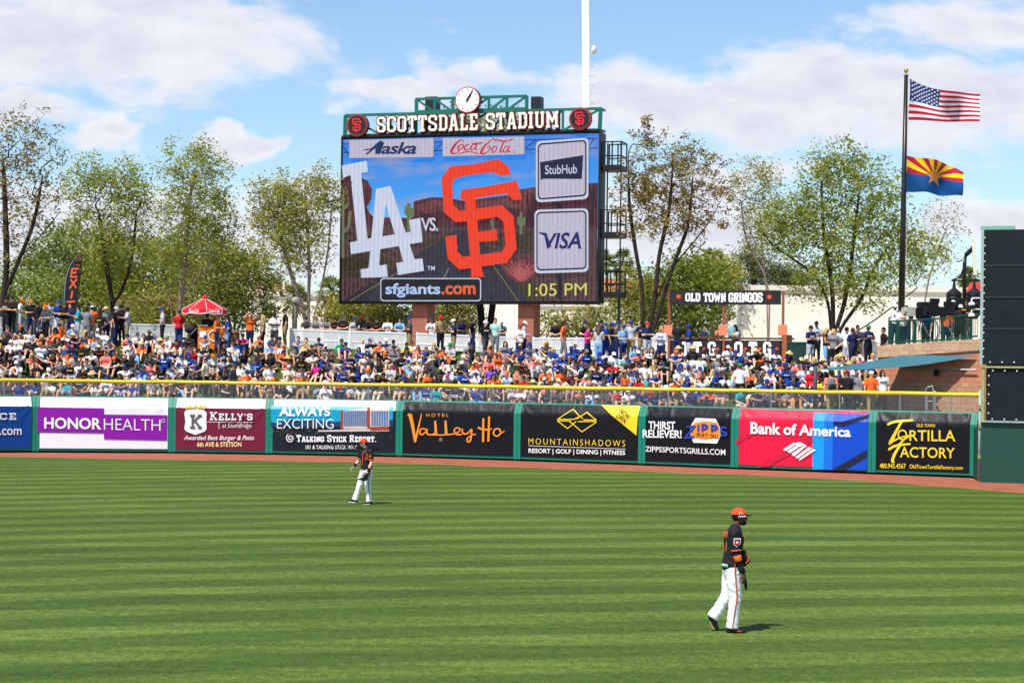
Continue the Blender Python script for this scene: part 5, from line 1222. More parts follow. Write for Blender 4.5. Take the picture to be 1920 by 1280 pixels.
def body_mb(J, hi=False, wk=1.0, fem=False):
    m = MB(); torso(m, J, 0, wk)
    S2 = (V3(J['shR']) + V3(J['shL'])) / 2; N = V3(J['N']); Hc = V3(J['H']); Hm = headframe(Hc, J['look'])
    m.sweep([lerp(S2, N, .3), N + V3((0, 0, .01)), Hm @ V3((0, .025, -.05))], [(.068, .062), (.056, .056), (.055, .056)], (1, 0, 0), 12)
    h = tp(head_mb(hi), Hm); m.add(h.v, h.f)
    for s in 'LR':
        a, e, w = arm_pts(J, s); k = .9 if fem else 1
        m.sweep([a, lerp(a, e, .4), e], [(.052 * k, .052 * k), (.050 * k, .048 * k), (.041 * k, .040 * k)], (1, .1, .2), 12)
        m.sweep([e, lerp(e, w, .3), w], [(.041 * k, .040 * k), (.043 * k, .040 * k), (.028 * k, .024 * k)], (1, .1, .2), 12)
        hd = J.get('hd' + s, (w - e).normalized()); pn = J.get('pn' + s, (0, -.3, -1) if abs(V3(hd).z) < .8 else (-1 if s == 'R' else 1, 0, 0))
        if hi: hand(m, w, hd, pn, 1.0, J.get('curl' + s, .45), True, J.get('sd' + s, 1))
        else:
            d = V3(hd).normalized(); m.sweep([w, w + d * .06, w + d * .13], [(.034, .026), (.042, .026), (.03, .02)], (1, 0, .3), 8)
        p, kn, an, to = leg_pts(J, s)
        m.sweep([p, lerp(p, kn, .45), kn], [(.088, .09), (.078, .08), (.056, .058)], (1, 0, 0), 12)
        m.sweep([kn, lerp(kn, an, .35), an], [(.055, .056), (.056, .058), (.036, .038)], (1, 0, 0), 12)
        fd = (to - an); fd2 = V3((fd.x, fd.y, fd.z)); m.sweep([an - fd * .18 + V3((0, 0, -.01)), lerp(an, to, .5) + V3((0, 0, -.012)), to], [(.038, .042), (.046, .036), (.036, .024)], V3((fd.y, -fd.x, 0)) if fd.length else (1, 0, 0), 10)
    return m
def shirt_mb(J, sleeve='short', g=.018, wk=1.0, hem=.12):
    m = MB(); P, N = V3(J['P']), V3(J['N']); J2 = dict(J)
    torso(m, J2, g, wk)
    for s in 'LR':
        a, e, w = arm_pts(J, s)
        if sleeve == 'none': continue
        m.sweep([a, lerp(a, e, .35), lerp(a, e, .72)], [(.066 + g * .3, .064 + g * .3), (.068 + g * .3, .064 + g * .3), (.066 + g * .3, .062 + g * .3)], (1, .1, .2), 12, 0, .25)
        if sleeve == 'long':
            m.sweep([lerp(a, e, .5), e], [(.060, .058), (.053, .052)], (1, .1, .2), 12); m.sweep([e, lerp(e, w, .3), lerp(e, w, .93)], [(.053, .052), (.053, .050), (.038, .036)], (1, .1, .2), 12)
    return m
def trouser_mb(J, long=True, g=.02, hemw=.07):
    m = MB(); P = V3(J['P']); N = V3(J['N']); hd = (V3(J['hipR']) - V3(J['hipL'])).normalized(); t = (N - P).normalized()
    m.sweep([P - t * .08, P, P + t * .07], [(.168 + g * .5, .135 + g * .3), (.176 + g * .5, .135 + g * .3), (.158 + g * .5, .118 + g * .3)], hd, 16)
    for s in 'LR':
        p, kn, an, to = leg_pts(J, s)
        m.sweep([p, lerp(p, kn, .45), lerp(p, kn, 1.0 if long else .93)], [(.105 + g * .3, .108 + g * .3), (.088 + g, .09 + g), (.066 + g, .068 + g)], (1, 0, 0), 14, 0, 1.0 if long else .2)
        if long: m.sweep([kn, lerp(kn, an, .4), lerp(kn, an, .97)], [(.066 + g, .068 + g), (.058 + g, .062 + g), (hemw, hemw + .004)], (1, 0, 0), 14, 0, .2)
    return m
def cap_mb(brim=True):
    m = MB(); n = 18; vs = []; fs = []
    for i in range(7):
        th = R(92 - 92 * i / 6); r = math.cos(R(90) - th) if False else math.sin(th)
        for k in range(n):
            a = 2 * math.pi * k / n; vs.append((.086 * r * math.cos(a), .014 + .107 * r * math.sin(a), .042 + .092 * math.cos(th)))
    for i in range(6):
        for k in range(n): fs.append((i * n + k, i * n + (k + 1) % n, (i + 1) * n + (k + 1) % n, (i + 1) * n + k))
    m.add(vs, fs)
    return m
def brim_mb():
    m = MB(); top = []; q = 10
    for j in range(4):
        for i in range(q + 1):
            a = R(205 + 130 * i / q); r0 = (.082, .100); f = j / 3
            x = .082 * math.cos(a) * (1 + .06 * f); y = .014 + .104 * math.sin(a) - .075 * f * (math.sin(R(180 * i / q)) ** .6); top.append((x, y, .046 - .012 * f - .012 * (2 * i / q - 1) ** 2 * f))
    vs = top + [(x, y, z - .007) for x, y, z in top]; w = q + 1; N_ = len(top); fs = []
    for j in range(3):
        for i in range(q):
            a = j * w + i; fs += [(a, a + 1, a + w + 1, a + w), (N_ + a, N_ + a + w, N_ + a + w + 1, N_ + a + 1)]
    for i in range(q): a = 3 * w + i; fs.append((a, a + 1, N_ + a + 1, N_ + a))
    for j in range(3):
        a = j * w; fs.append((a, a + w, N_ + a + w, N_ + a)); b = a + q; fs.append((b, N_ + b, N_ + b + w, b + w))
    return m.add(vs, fs)
def straw_mb():
    m = MB(); return m.lathe([(.20, .035), (.165, .058), (.095, .062), (.088, .11), (.070, .150), (.02, .158)], (0, .012, 0), 18)
def hair_mb(kind):
    m = MB()
    m.ell((0, .026, .034), (.084, .100, .104)); m.ell((0, .05, -.02), (.076, .07, .08))
    if kind == 'long':
        m.sweep([(0, .06, .05), (0, .085, -.08), (0, .09, -.2), (0, .085, -.29)], [(.08, .06), (.1, .055), (.1, .045), (.07, .03)], (1, 0, 0), 12)
        for s in (-1, 1): m.sweep([(s * .07, .02, .05), (s * .088, .0, -.08), (s * .085, -.01, -.2)], [(.03, .045), (.03, .045), (.022, .03)], (1, 0, 0), 8)
    return m
def glasses_mb():
    m = MB()
    for s in (-1, 1): m.box((s * .034, -.094, .016), (.052, .016, .03)); m.bar((s * .06, -.088, .02), (s * .08, .0, .016), .008)
    return m.box((0, -.097, .02), (.02, .012, .01))

SKINS = [M('skin_fair', (236, 184, 154), .55, .06, 8), M('skin_tan', (220, 162, 128), .55, .06, 8), M('skin_olive', (196, 138, 104), .55, .06, 8), M('skin_brown', (122, 80, 58), .55, .06, 8), M('skin_deep', (98, 64, 48), .5, .08, 8)]
CAPB = cap_mb(); CAPBR = brim_mb()

def orient(me, Mx):
    me.transform(Mx); return me
def player_common(root, J, skin, wk=1.0):
    bm = remesh(body_mb(J, True, wk), .0075, 3, 'body')
    for p in bm.polygons: p.use_smooth = True
    link('body', bm, skin, root)
def place(me, loc, rz):
    me.transform(Matrix.Translation(loc) @ Matrix.Rotation(rz, 4, 'Z')); return me
BLK = M('jersey_black', (34, 31, 33), .75, .25, 12, .3, .2); BLK_S = M('undershirt_black', (22, 21, 24), .7, .2, 12); WPANT = M('trouser_white', (238, 236, 234), .8, .05, 10, .7, .2, bscale=9)
ORG = M('cap_orange', (250, 74, 22), .7, .06, 10); ORG_T = M('trim_orange', (248, 108, 32), .7, .05, 10); BRIMK = M('brim_black', (26, 25, 28), .7); SHOE = M('shoe_black', (28, 26, 30), .5); LEA = M('glove_black_leather', (32, 26, 24), .45, .2, 12, .3)
def band(a, b, r0, r1, mb=None):
    m = mb or MB(); m.sweep([V3(a), V3(b)], [(r0, r0), (r1, r1)], (1, .1, .2), 18); return m
def ring_tube(a, b, r0, r1):                 # open cuff around a limb
    a, b = V3(a), V3(b); ax = (b - a).normalized(); L_ = (b - a).length
    return MB().lathe([(r0, 0), (r0 + .003, .004), (r1 + .003, L_ - .004), (r1, L_)], a, 20, axis=ax)
def shoe_mb(an, to, k=1.0):
    an, to = V3(an), V3(to); fd = to - an; sd2 = V3((fd.y, -fd.x, 0)).normalized(); m = MB(); sole = V3((0, 0, -.02))
    m.sweep([an - fd.normalized() * .055 + V3((0, 0, -.015)), an + V3((0, 0, .0)), lerp(an, to, .55), to], [(.042, .044), (.047, .062), (.052, .042), (.042, .028)], sd2, 14)
    return m
def strip(mb, pts, nrm, w, side):
    """thin piping laid along points, facing nrm"""
    P = [V3(p) for p in pts]; a = [p + V3(side) * w / 2 for p in P]; b = [p - V3(side) * w / 2 for p in P]; n = len(P); o = V3(nrm) * .004
    mb.add(a + b + [p - o for p in a] + [p - o for p in b], [(i, i + 1, n + i + 1, n + i) for i in range(n - 1)] + [(i, 2 * n + i, 2 * n + i + 1, i + 1) for i in range(n - 1)] + [(n + i, n + i + 1, 3 * n + i + 1, 3 * n + i) for i in range(n - 1)])
from mathutils import noise as mnoise
def wrinkle(me, k=1.0):                      # folds of the cloth: mostly across, gathered at knee and hem
    ns = [v.normal.copy() for v in me.vertices]
    for v, n in zip(me.vertices, ns):
        c = v.co; a = mnoise.noise(V3((c.x * 7, c.y * 7, c.z * 16 + c.x * 9))) * .010 + mnoise.noise(V3((c.x * 16, c.y * 16, c.z * 30 - c.x * 12))) * .005
        v.co = c + n * (a * k)
    return me
def near_player():
    g = G(1377, 1185); root = thing('person', g, 'ball player in orange cap and black jersey, nearest on the grass, facing right', 'person', 'ball players on the outfield grass')
    f = lambda x, z, y=0.0: V3((x, y, z))
    J = dict(P=f(-.045, 1.00), mid=f(-.03, 1.24), N=f(.0, 1.545), H=f(.06, 1.705), look=(1, -.12, -.02),
             shR=f(-.035, 1.475, -.19), shL=f(.0, 1.475, .19), elR=f(-.005, 1.155, -.235), haR=f(.095, .895, -.215), elL=f(.02, 1.2, .23), haL=f(.11, 1.10, .03),
             hipR=f(-.045, .96, -.085), hipL=f(-.05, .96, .085), knR=f(-.005, .52, -.10), anR=f(-.045, .075, -.10), toR=f(.135, .035, -.115), knL=f(-.10, .53, .09), anL=f(-.315, .20, .09), toL=f(-.245, .05, .08),
             hdR=(.22, -.05, -1), pnR=(-.55, .8, 0), curlR=.5, sdR=-1, hdL=(.9, -.3, -.3), pnL=(-.2, -.9, -.2), curlL=.6)
    T = lambda me: place(me, g, 0)
    bm = remesh(body_mb(J, True, .98), .007, 2, 'body'); link('body', T(bm), SKINS[4], root)
    sh = wrinkle(remesh(shirt_mb(J, 'short', .034, 1.0), .010, 3, 'jersey'), .6); jo = link('jersey', T(sh), BLK, root)
    tr = wrinkle(remesh(trouser_mb(J, True, .03, .092), .010, 3, 'trousers'), .62); to = link('trousers', T(tr), WPANT, root)
    us = MB()
    for s, q in (('R', .93), ('L', .93)):
        a, e, w = arm_pts(J, s); us.sweep([lerp(a, e, .5), e], [(.053, .052), (.047, .046)], (1, .1, .2), 14); us.sweep([e, lerp(e, w, .3), lerp(e, w, q)], [(.047, .046), (.048, .046), (.033, .031)], (1, .1, .2), 14)
    link('undershirt', T(remesh(us, .009, 2, 'undershirt')), BLK_S, root)
    a, e, w = arm_pts(J, 'R')
    link('wristband', T(ring_tube(lerp(a, e, .97) + V3((.003, 0, 0)), lerp(e, w, .28), .056, .056).mesh('wristband', True)), ORG_T, root)
    link('wristband', T(ring_tube(lerp(e, w, .62), lerp(e, w, .95), .043, .038).mesh('wristband', True)), BLK_S, root)
    link('sleeve_trim', T(ring_tube(lerp(a, e, .74), lerp(a, e, .79), .076, .076).mesh('sleeve_trim', True)), ORG_T, root)
    for s in 'RL': link('shoe', T(remesh(shoe_mb(J['an' + s] + V3((.0, 0, -.02)), J['to' + s]), .008, 2, 'shoe')), SHOE, root)
    # glove folded against the belly
    gl = MB(); c = V3((.115, -.03, 1.13)); gl.ell(c, (.065, .10, .10)); gl.ell(c + V3((.02, -.06, -.06)), (.05, .06, .07))
    for i in range(4): gl.sweep([c + V3((.01, -.06 + i * .04, .03)), c + V3((.045, -.05 + i * .04, -.09)), c + V3((.02, -.04 + i * .03, -.13))], [(.026, .024), (.026, .024), (.02, .02)], (0, 1, 0), 8)
    go = link('glove', T(remesh(gl, .008, 2, 'glove')), LEA, root)
    m = MB(); m.tube([c + V3((.03, -.125, .05)), c + V3((.062, -.10, .0)), c + V3((.055, -.10, -.06)), c + V3((.02, -.125, -.09))], .007, 6); link('glove_lacing', T(m.mesh('lacing')), ORG_T, go)
    # batting glove in the back pocket, small cloth in the hand
    m = MB(); m.sweep([(-.20, -.10, 1.005), (-.13, -.155, 1.0)], [(.022, .014), (.03, .014)], (0, 0, 1), 8); link('pocket_glove', T(m.mesh('pocket', True)), M('teal_white_glove', (150, 190, 190), .6, .5, 30), root)
    m = MB(); m.sweep([(.135, -.13, .80), (.145, -.12, .70), (.15, -.12, .66)], [(.025, .02), (.022, .02), (.018, .014)], (1, 0, 0), 8); link('sunglass_case', T(m.mesh('case', True)), BLK_S, root)
    Hm = headframe(J['H'], J['look'])
    hr = tp(MB().ell((0, .03, .01), (.080, .094, .085)), Hm); link('hair', T(remesh(hr, .008, 2, 'hair')), M('hair_black', (18, 15, 14), .9, .2, 40, .6), root)
    bd = tp(MB().ell((0, -.052, -.082), (.052, .052, .040)).ell((0, -.02, -.075), (.07, .06, .02)), Hm); link('beard', T(remesh(bd, .007, 1, 'beard')), M('hair_black', (18, 15, 14), .9), root)
    Cm = Hm @ Matrix.Scale(1.06, 4)
    co = link('cap', T(tp(cap_mb(), Cm).mesh('cap', True)), ORG, root); link('brim', T(tp(brim_mb(), Cm).mesh('brim', True)), BRIMK, co)
    m = MB(); m.box((-.089, -.01, .062), (.006, .036, .03)); link('cap_patch', T(tp(m, Cm).mesh('patch')), M('patch_white', (230, 230, 228), .6), co)
    m = MB(); m.box((-.0905, -.01, .062), (.006, .02, .018)); link('cap_patch', T(tp(m, Cm).mesh('patch')), SHOE, co)
    m = tp(glasses_mb(), Hm @ Matrix.Scale(1.04, 4)); so = link('sunglasses', T(m.mesh('sunglasses')), M('lens_dark', (14, 16, 20), .15, 0, 4, 0, .6), root)
    m = MB(); m.bar((-.083, -.085, .022), (-.090, .02, .014), .012); link('temple', T(tp(m, Hm @ Matrix.Scale(1.04, 4)).mesh('temple')), WHT_P, so)
    # piping down the trousers, collar piping, sleeve crest, lettering on the back
    st = MB(); pk = [J['hipR'] + V3((.015, -.128, .08)), J['hipR'] + V3((.02, -.136, -.05)), lerp(J['hipR'], J['knR'], .45) + V3((.015, -.128, 0)), J['knR'] + V3((.012, -.105, 0)), lerp(J['knR'], J['anR'], .45) + V3((.0, -.102, 0)), J['anR'] + V3((-.005, -.102, .02))]
    strip(st, cat3(pk, 5), (0, -1, 0), .016, (1, 0, 0)); link('piping', T(st.mesh('piping')), M('piping_red_orange', (190, 62, 34), .7), to)
    st = MB(); N_ = J['N']; strip(st, cat3([N_ + V3((-.075, -.055, .02)), N_ + V3((-.02, -.092, -.01)), N_ + V3((.06, -.088, -.06)), N_ + V3((.125, -.07, -.14)), N_ + V3((.14, -.05, -.24))], 5), (.3, -1, 0), .012, (.2, 0, 1)); link('piping', T(st.mesh('piping')), ORG_T, jo)
    c = lerp(a, e, .37) + V3((0.012, -.092, .0)); X, Z = V3((1, 0, 0)), V3((.08, .0, 1))
    def shield(k, oo, mt, nm):
        m = MB().prism([c + X * x * k + Z * z * k + V3((0, oo, 0)) for x, z in ((-.05, .06), (.05, .06), (.05, -.02), (.0, -.07), (-.05, -.02))], (0, .02, 0)); return link(nm, T(m.mesh(nm)), mt, jo)
    shield(1.0, 0, WHT_P, 'sleeve_crest'); shield(.82, -.004, M('crest_navy', (26, 32, 64), .6), 'sleeve_crest'); shield(.55, -.008, M('crest_red', (206, 52, 48), .6), 'sleeve_crest'); shield(.25, -.012, WHT_P, 'sleeve_crest')
    m = MB()
    for z0, z1, xs in ((1.41, 1.49, [(-.135, -.11), (-.150, -.05), (-.158, .01)]), (1.20, 1.345, [(-.142, -.10), (-.152, -.03), (-.152, .05)])):
        for x, y in xs:
            m.sweep([(x - .006, y, z0), (x, y, z1)], [(.024, .012), (.024, .012)], (0, 1, 0), 8)
    link('back_lettering', T(m.mesh('back_lettering', True)), M('letter_orange', (206, 74, 30), .7), jo)
    m = MB(); m.sweep([J['P'] + V3((0, 0, .068)), J['P'] + V3((0, 0, .088))], [(.178, .138), (.178, .138)], (0, 1, 0), 20); link('belt', T(m.mesh('belt', True)), BLK_S, root)
    m = MB(); an, t2 = J['anR'], J['toR']; m.box(lerp(an, t2, .55) + V3((0, -.045, -.012)), (.07, .012, .02)); link('shoe_mark', T(m.mesh('shoe_mark')), M('crest_red', (206, 52, 48), .6), root)
    m = MB(); m.box((J['anL'] + J['toL']) / 2 + V3((-.05, 0, -.03)), (.02, .07, .13), axes=(V3((.87, 0, .48)), V3((0, 1, 0)), V3((.48, 0, -.87)))); link('sole', T(m.mesh('sole')), M('sole_gold', (170, 140, 90), .6), root)
def far_player():
    g = G(687, 945); root = thing('person', g, 'bearded ball player in orange cap standing before the teal resort banner, glove in hand', 'person', 'ball players on the outfield grass')
    f = lambda x, z, y=0.0: V3((x, y, z))
    J = dict(P=f(-.01, 1.00), mid=f(-.02, 1.24), N=f(-.045, 1.56), H=f(-.10, 1.715, -.02), look=(-1, -.22, -.08),
             shL=f(.12, 1.49, -.13), shR=f(-.18, 1.49, .10), elR=f(-.24, 1.22, .12), haR=f(-.375, 1.05, .06), elL=f(.135, 1.17, -.21), haL=f(.05, .92, -.26),
             hipL=f(.055, .96, -.06), hipR=f(-.075, .96, .06), knR=f(-.20, .53, .04), anR=f(-.33, .115, .03), toR=f(-.51, .10, .0), knL=f(.04, .50, -.08), anL=f(.085, .075, -.06), toL=f(-.10, .035, -.09),
             hdR=(-.7, -.1, -.75), pnR=(.4, -.3, -.7), curlR=.35, sdR=1, hdL=(-.45, -.1, -.9), pnL=(-.5, .6, 0), curlL=.5)
    T = lambda me: place(me, g, 0)
    link('body', T(remesh(body_mb(J, True, .98), .008, 2, 'body')), SKINS[0], root)
    jo = link('jersey', T(remesh(shirt_mb(J, 'short', .024, 1.0), .011, 3, 'jersey')), BLK, root)
    to = link('trousers', T(wrinkle(remesh(trouser_mb(J, True, .02, .088), .011, 3, 'trousers'), .9)), WPANT, root)
    for s in 'LR':
        a, e, w = arm_pts(J, s); link('wristband', T(ring_tube(lerp(e, w, .55), lerp(e, w, .97), .044, .036).mesh('wristband', True)), BLK_S, root)
        link('sleeve_trim', T(ring_tube(lerp(a, e, .72), lerp(a, e, .77), .078, .078).mesh('sleeve_trim', True)), ORG_T, root)
        so = link('shoe', T(remesh(shoe_mb(J['an' + s] + V3((0, 0, -.02)), J['to' + s]), .009, 2, 'shoe')), SHOE, root)
        t2, an = J['to' + s], J['an' + s]; m = MB(); m.bar(an + V3((.02, -.02, -.065)), t2 + V3((0, -.02, -.03)), .085, .022); link('sole', T(m.mesh('sole')), M('sole_white', (225, 225, 222), .6), so)
    gl = MB(); w = J['haL']; c = w + V3((-.085, -.03, -.15))
    gl.sweep([w + V3((0, 0, -.03)), c, c + V3((-.06, 0, -.05))], [(.05, .045), (.10, .055), (.085, .045)], (.5, .2, -.6), 12)
    for i in range(5): q = c + V3((-.03 + .03 * (i - 2) * .6, -.03, -.02 - .02 * (i - 2))); gl.sweep([q, q + V3((-.075, -.015, -.06 + .014 * i)), q + V3((-.12, .0, -.085 + .03 * i))], [(.024, .024), (.022, .022), (.016, .018)], (0, 1, 0), 8)
    go = link('glove', T(remesh(gl, .009, 2, 'glove')), LEA, root)
    m = MB(); m.bar(c + V3((-.13, -.055, -.01)), c + V3((-.03, -.065, .03)), .02); link('glove_label', T(m.mesh('label')), WHT_P, go); m = MB(); m.ell(w + V3((-.01, -.055, -.02)), (.03, .02, .03)); link('glove_strap', T(m.mesh('strap', True)), ORG_T, go)
    Hm = headframe(J['H'], J['look']); hb = M('hair_dark_brown', (34, 24, 18), .9, .2, 40, .6)
    link('hair', T(remesh(tp(MB().ell((0, .032, .005), (.081, .094, .088)), Hm), .008, 2, 'hair')), hb, root)
    link('beard', T(remesh(tp(MB().ell((0, -.045, -.09), (.050, .052, .034)), Hm), .008, 1, 'beard')), M('beard_brown', (74, 50, 36), .9), root)
    Cm = Hm @ Matrix.Scale(1.07, 4); co = link('cap', T(tp(cap_mb(), Cm).mesh('cap', True)), ORG, root); link('brim', T(tp(brim_mb(), Cm).mesh('brim', True)), BRIMK, co)
    link('sunglasses', T(tp(glasses_mb(), Hm @ Matrix.Scale(1.04, 4)).mesh('sunglasses')), M('lens_dark', (14, 16, 20), .15, 0, 4, 0, .6), root)
    fw = V3((-.66, -.75, 0)); X = V3((-.75, .66, 0)) * -1; N_ = J['N']
    st = MB(); strip(st, cat3([N_ + V3((.09, -.06, .01)), N_ + V3((.02, -.125, -.05)), N_ + V3((-.065, -.125, -.13)), V3((-.115, -.115, 1.28)), V3((-.125, -.11, 1.1))], 5), fw, .018, X); link('piping', T(st.mesh('piping')), ORG_T, jo)
    c = V3((-.015, -.165, 1.335)); k = .20 / 1100
    EM = lambda P_, oo: [c + X * ((p[0] - 420) * k) + V3((0, 0, (636 - p[1]) * k)) + fw * oo for p in P_]
    m = MB().prism(EM(EMB_S, .0), -fw * .03).prism(EM(EMB_F, .003), -fw * .03); link('emblem', T(m.mesh('emblem')), M('letter_orange', (232, 88, 34), .7), jo)
    st = MB(); strip(st, cat3([J['hipL'] + V3((.07, -.105, .06)), lerp(J['hipL'], J['knL'], .45) + V3((.035, -.108, 0)), J['knL'] + V3((.03, -.092, 0)), lerp(J['knL'], J['anL'], .5) + V3((.03, -.09, 0)), J['anL'] + V3((.03, -.095, .02))], 5), (.2, -1, 0), .018, (1, .2, 0)); link('piping', T(st.mesh('piping')), M('piping_black', (40, 34, 36), .7), to)
    m = MB(); m.sweep([J['P'] + V3((0, 0, .075)), J['P'] + V3((0, 0, .09))], [(.175, .138), (.175, .138)], (V3(J['hipR']) - V3(J['hipL'])).normalized(), 20); link('belt', T(m.mesh('belt', True)), BLK_S, root)
    a, e, w = arm_pts(J, 'L'); m = MB(); q = lerp(a, e, .45) + V3((-.02, -.08, 0)); m.ell(q, (.035, .02, .045)); link('sleeve_crest', T(m.mesh('crest', True)), M('letter_orange', (232, 88, 34), .7), jo)
near_player(); far_player()
# ------------------------------------------------------------------ dark screen wall at the right
def build_screenwall():
    g0, g1 = G(1838, 904), G(1990, 917); g1 = V3((g1.x + 9, g1.y - .6, 0)); pl = Plane((g0.x, g0.y), (g1.x, g1.y)); ang = math.atan2(pl.d.y, pl.d.x); L_ = pl.len; n = pl.n
    root = thing('screen_wall', pl.at(L_ / 2, 0, -.3), 'tall dark mesh screen over a solid green wall at the right edge of the photo', 'screen')
    z = lambda y: pl.on(1838, y).z
    zt, zm, zm2, zl = z(431), z(683), z(686), z(791)
    MB().box(pl.at(L_ / 2, zl / 2, -.2), (L_, .3, zl), ang).build('solid_wall', M('bullpen_green', (24, 70, 58), .5, .12, 1.0, .15, .4), root)
    MESHM = M('dark_mesh_fabric', (16, 28, 34), .75, .25, 3, .2, .25)
    for i, (za, zb) in enumerate(((zt, z(498)), (z(498.5), z(557)), (z(557.5), z(616)), (z(616.5), zm))):
        MB().box(pl.at(L_ / 2, (za + zb) / 2, .0 + .012 * (i % 2)), (L_ - .04, .05, za - zb - .005), ang).build('screen_panel', MESHM, root)
    MB().box(pl.at(L_ / 2 + .16, (zm2 + zl) / 2, -.02), (L_ - .30, .05, zm2 - zl - .12), ang).build('screen_panel', MESHM, root)
    MB().box(pl.at(L_ / 2 + .05, (zt + zl) / 2, -.12), (L_ - .2, .1, zt - zl - .02), ang).build('backing', BLACKM, root)
    for y in (498, 557.5, 616): MB().box(pl.at(L_ / 2, z(y), .045), (L_ - .1, .02, .025), ang).build('seam', M('seam_grey', (58, 74, 78), .7), root)
    OLV = M('weathered_green_frame', (150, 158, 96), .6, .25, 5); PIP = M('pale_frame_paint', (150, 172, 168), .5, .15, 4)
    MB().box(pl.at(.06, (zm2 + zl) / 2, .0), (.12, .12, zm2 - zl), ang).box(pl.at(L_ / 2, zm2 - .03, .05), (L_, .08, .07), ang).build('frame', OLV, root)
    MB().box(pl.at(-.02, (zt + zm) / 2, -.02), (.10, .12, zt - zm), ang).build('frame', PIP, root)
    MB().box(pl.at(L_ / 2, zl + .03, .02), (L_ - .02, .1, .06), ang).build('frame', PIP, root)
    MB().box(pl.at(.5, zt + .06, -.05), (1.2, .12, .14), ang).build('top_trim', M('pale_green_trim', (120, 168, 148), .6), root)
    mb = MB()
    for i in range(1, 17):
        zz = zt + (zm - zt) * i / 17; mb.box(pl.at(.06, zz, .04), (.05, .03, .05), ang)
    for i in range(9):
        mb.box(pl.at(.3 + i * .42, zm + .09, .05), (.05, .03, .05), ang); mb.box(pl.at(.4 + i * .42, zm2 - .16, .05), (.05, .03, .05), ang); mb.box(pl.at(.4 + i * .42, zl + .12, .05), (.05, .03, .05), ang)
    for i in range(1, 6): mb.box(pl.at(.26, zm2 + (zl - zm2) * i / 6, .03), (.05, .03, .05), ang)
    mb.build('lacing', M('lacing_white', (205, 210, 210), .6), root)
    # short dark green return and gate post between wall end and screen
    e = PL[-1].at(PL[-1].len, 0, -.05)
    r = thing('wall_end_panel', (e.x + .2, e.y - .2, 0), 'narrow dark green panel closing the gap between last banner and dark screen', 'panel')
    d2 = V3((g0.x - e.x, g0.y - e.y, 0)); MB().box((e.x + d2.x * .30, e.y + d2.y * .30, .98), (d2.length * .5, .1, 1.8), math.atan2(d2.y, d2.x)).build('panel', DGREEN, r)
    pp = V3((e.x + d2.x * .80, e.y + d2.y * .8, 0)); MB().tube([pp, pp + V3((0, 0, 3.3))], .05, 8).build('gate_post', PIP, r, smooth=True)
    for zz in (.9, 2.0, 2.7): MB().box(pp + V3((-.02, -.06, zz)), (.09, .08, .14)).build('hinge', OLV, r)
build_screenwall()

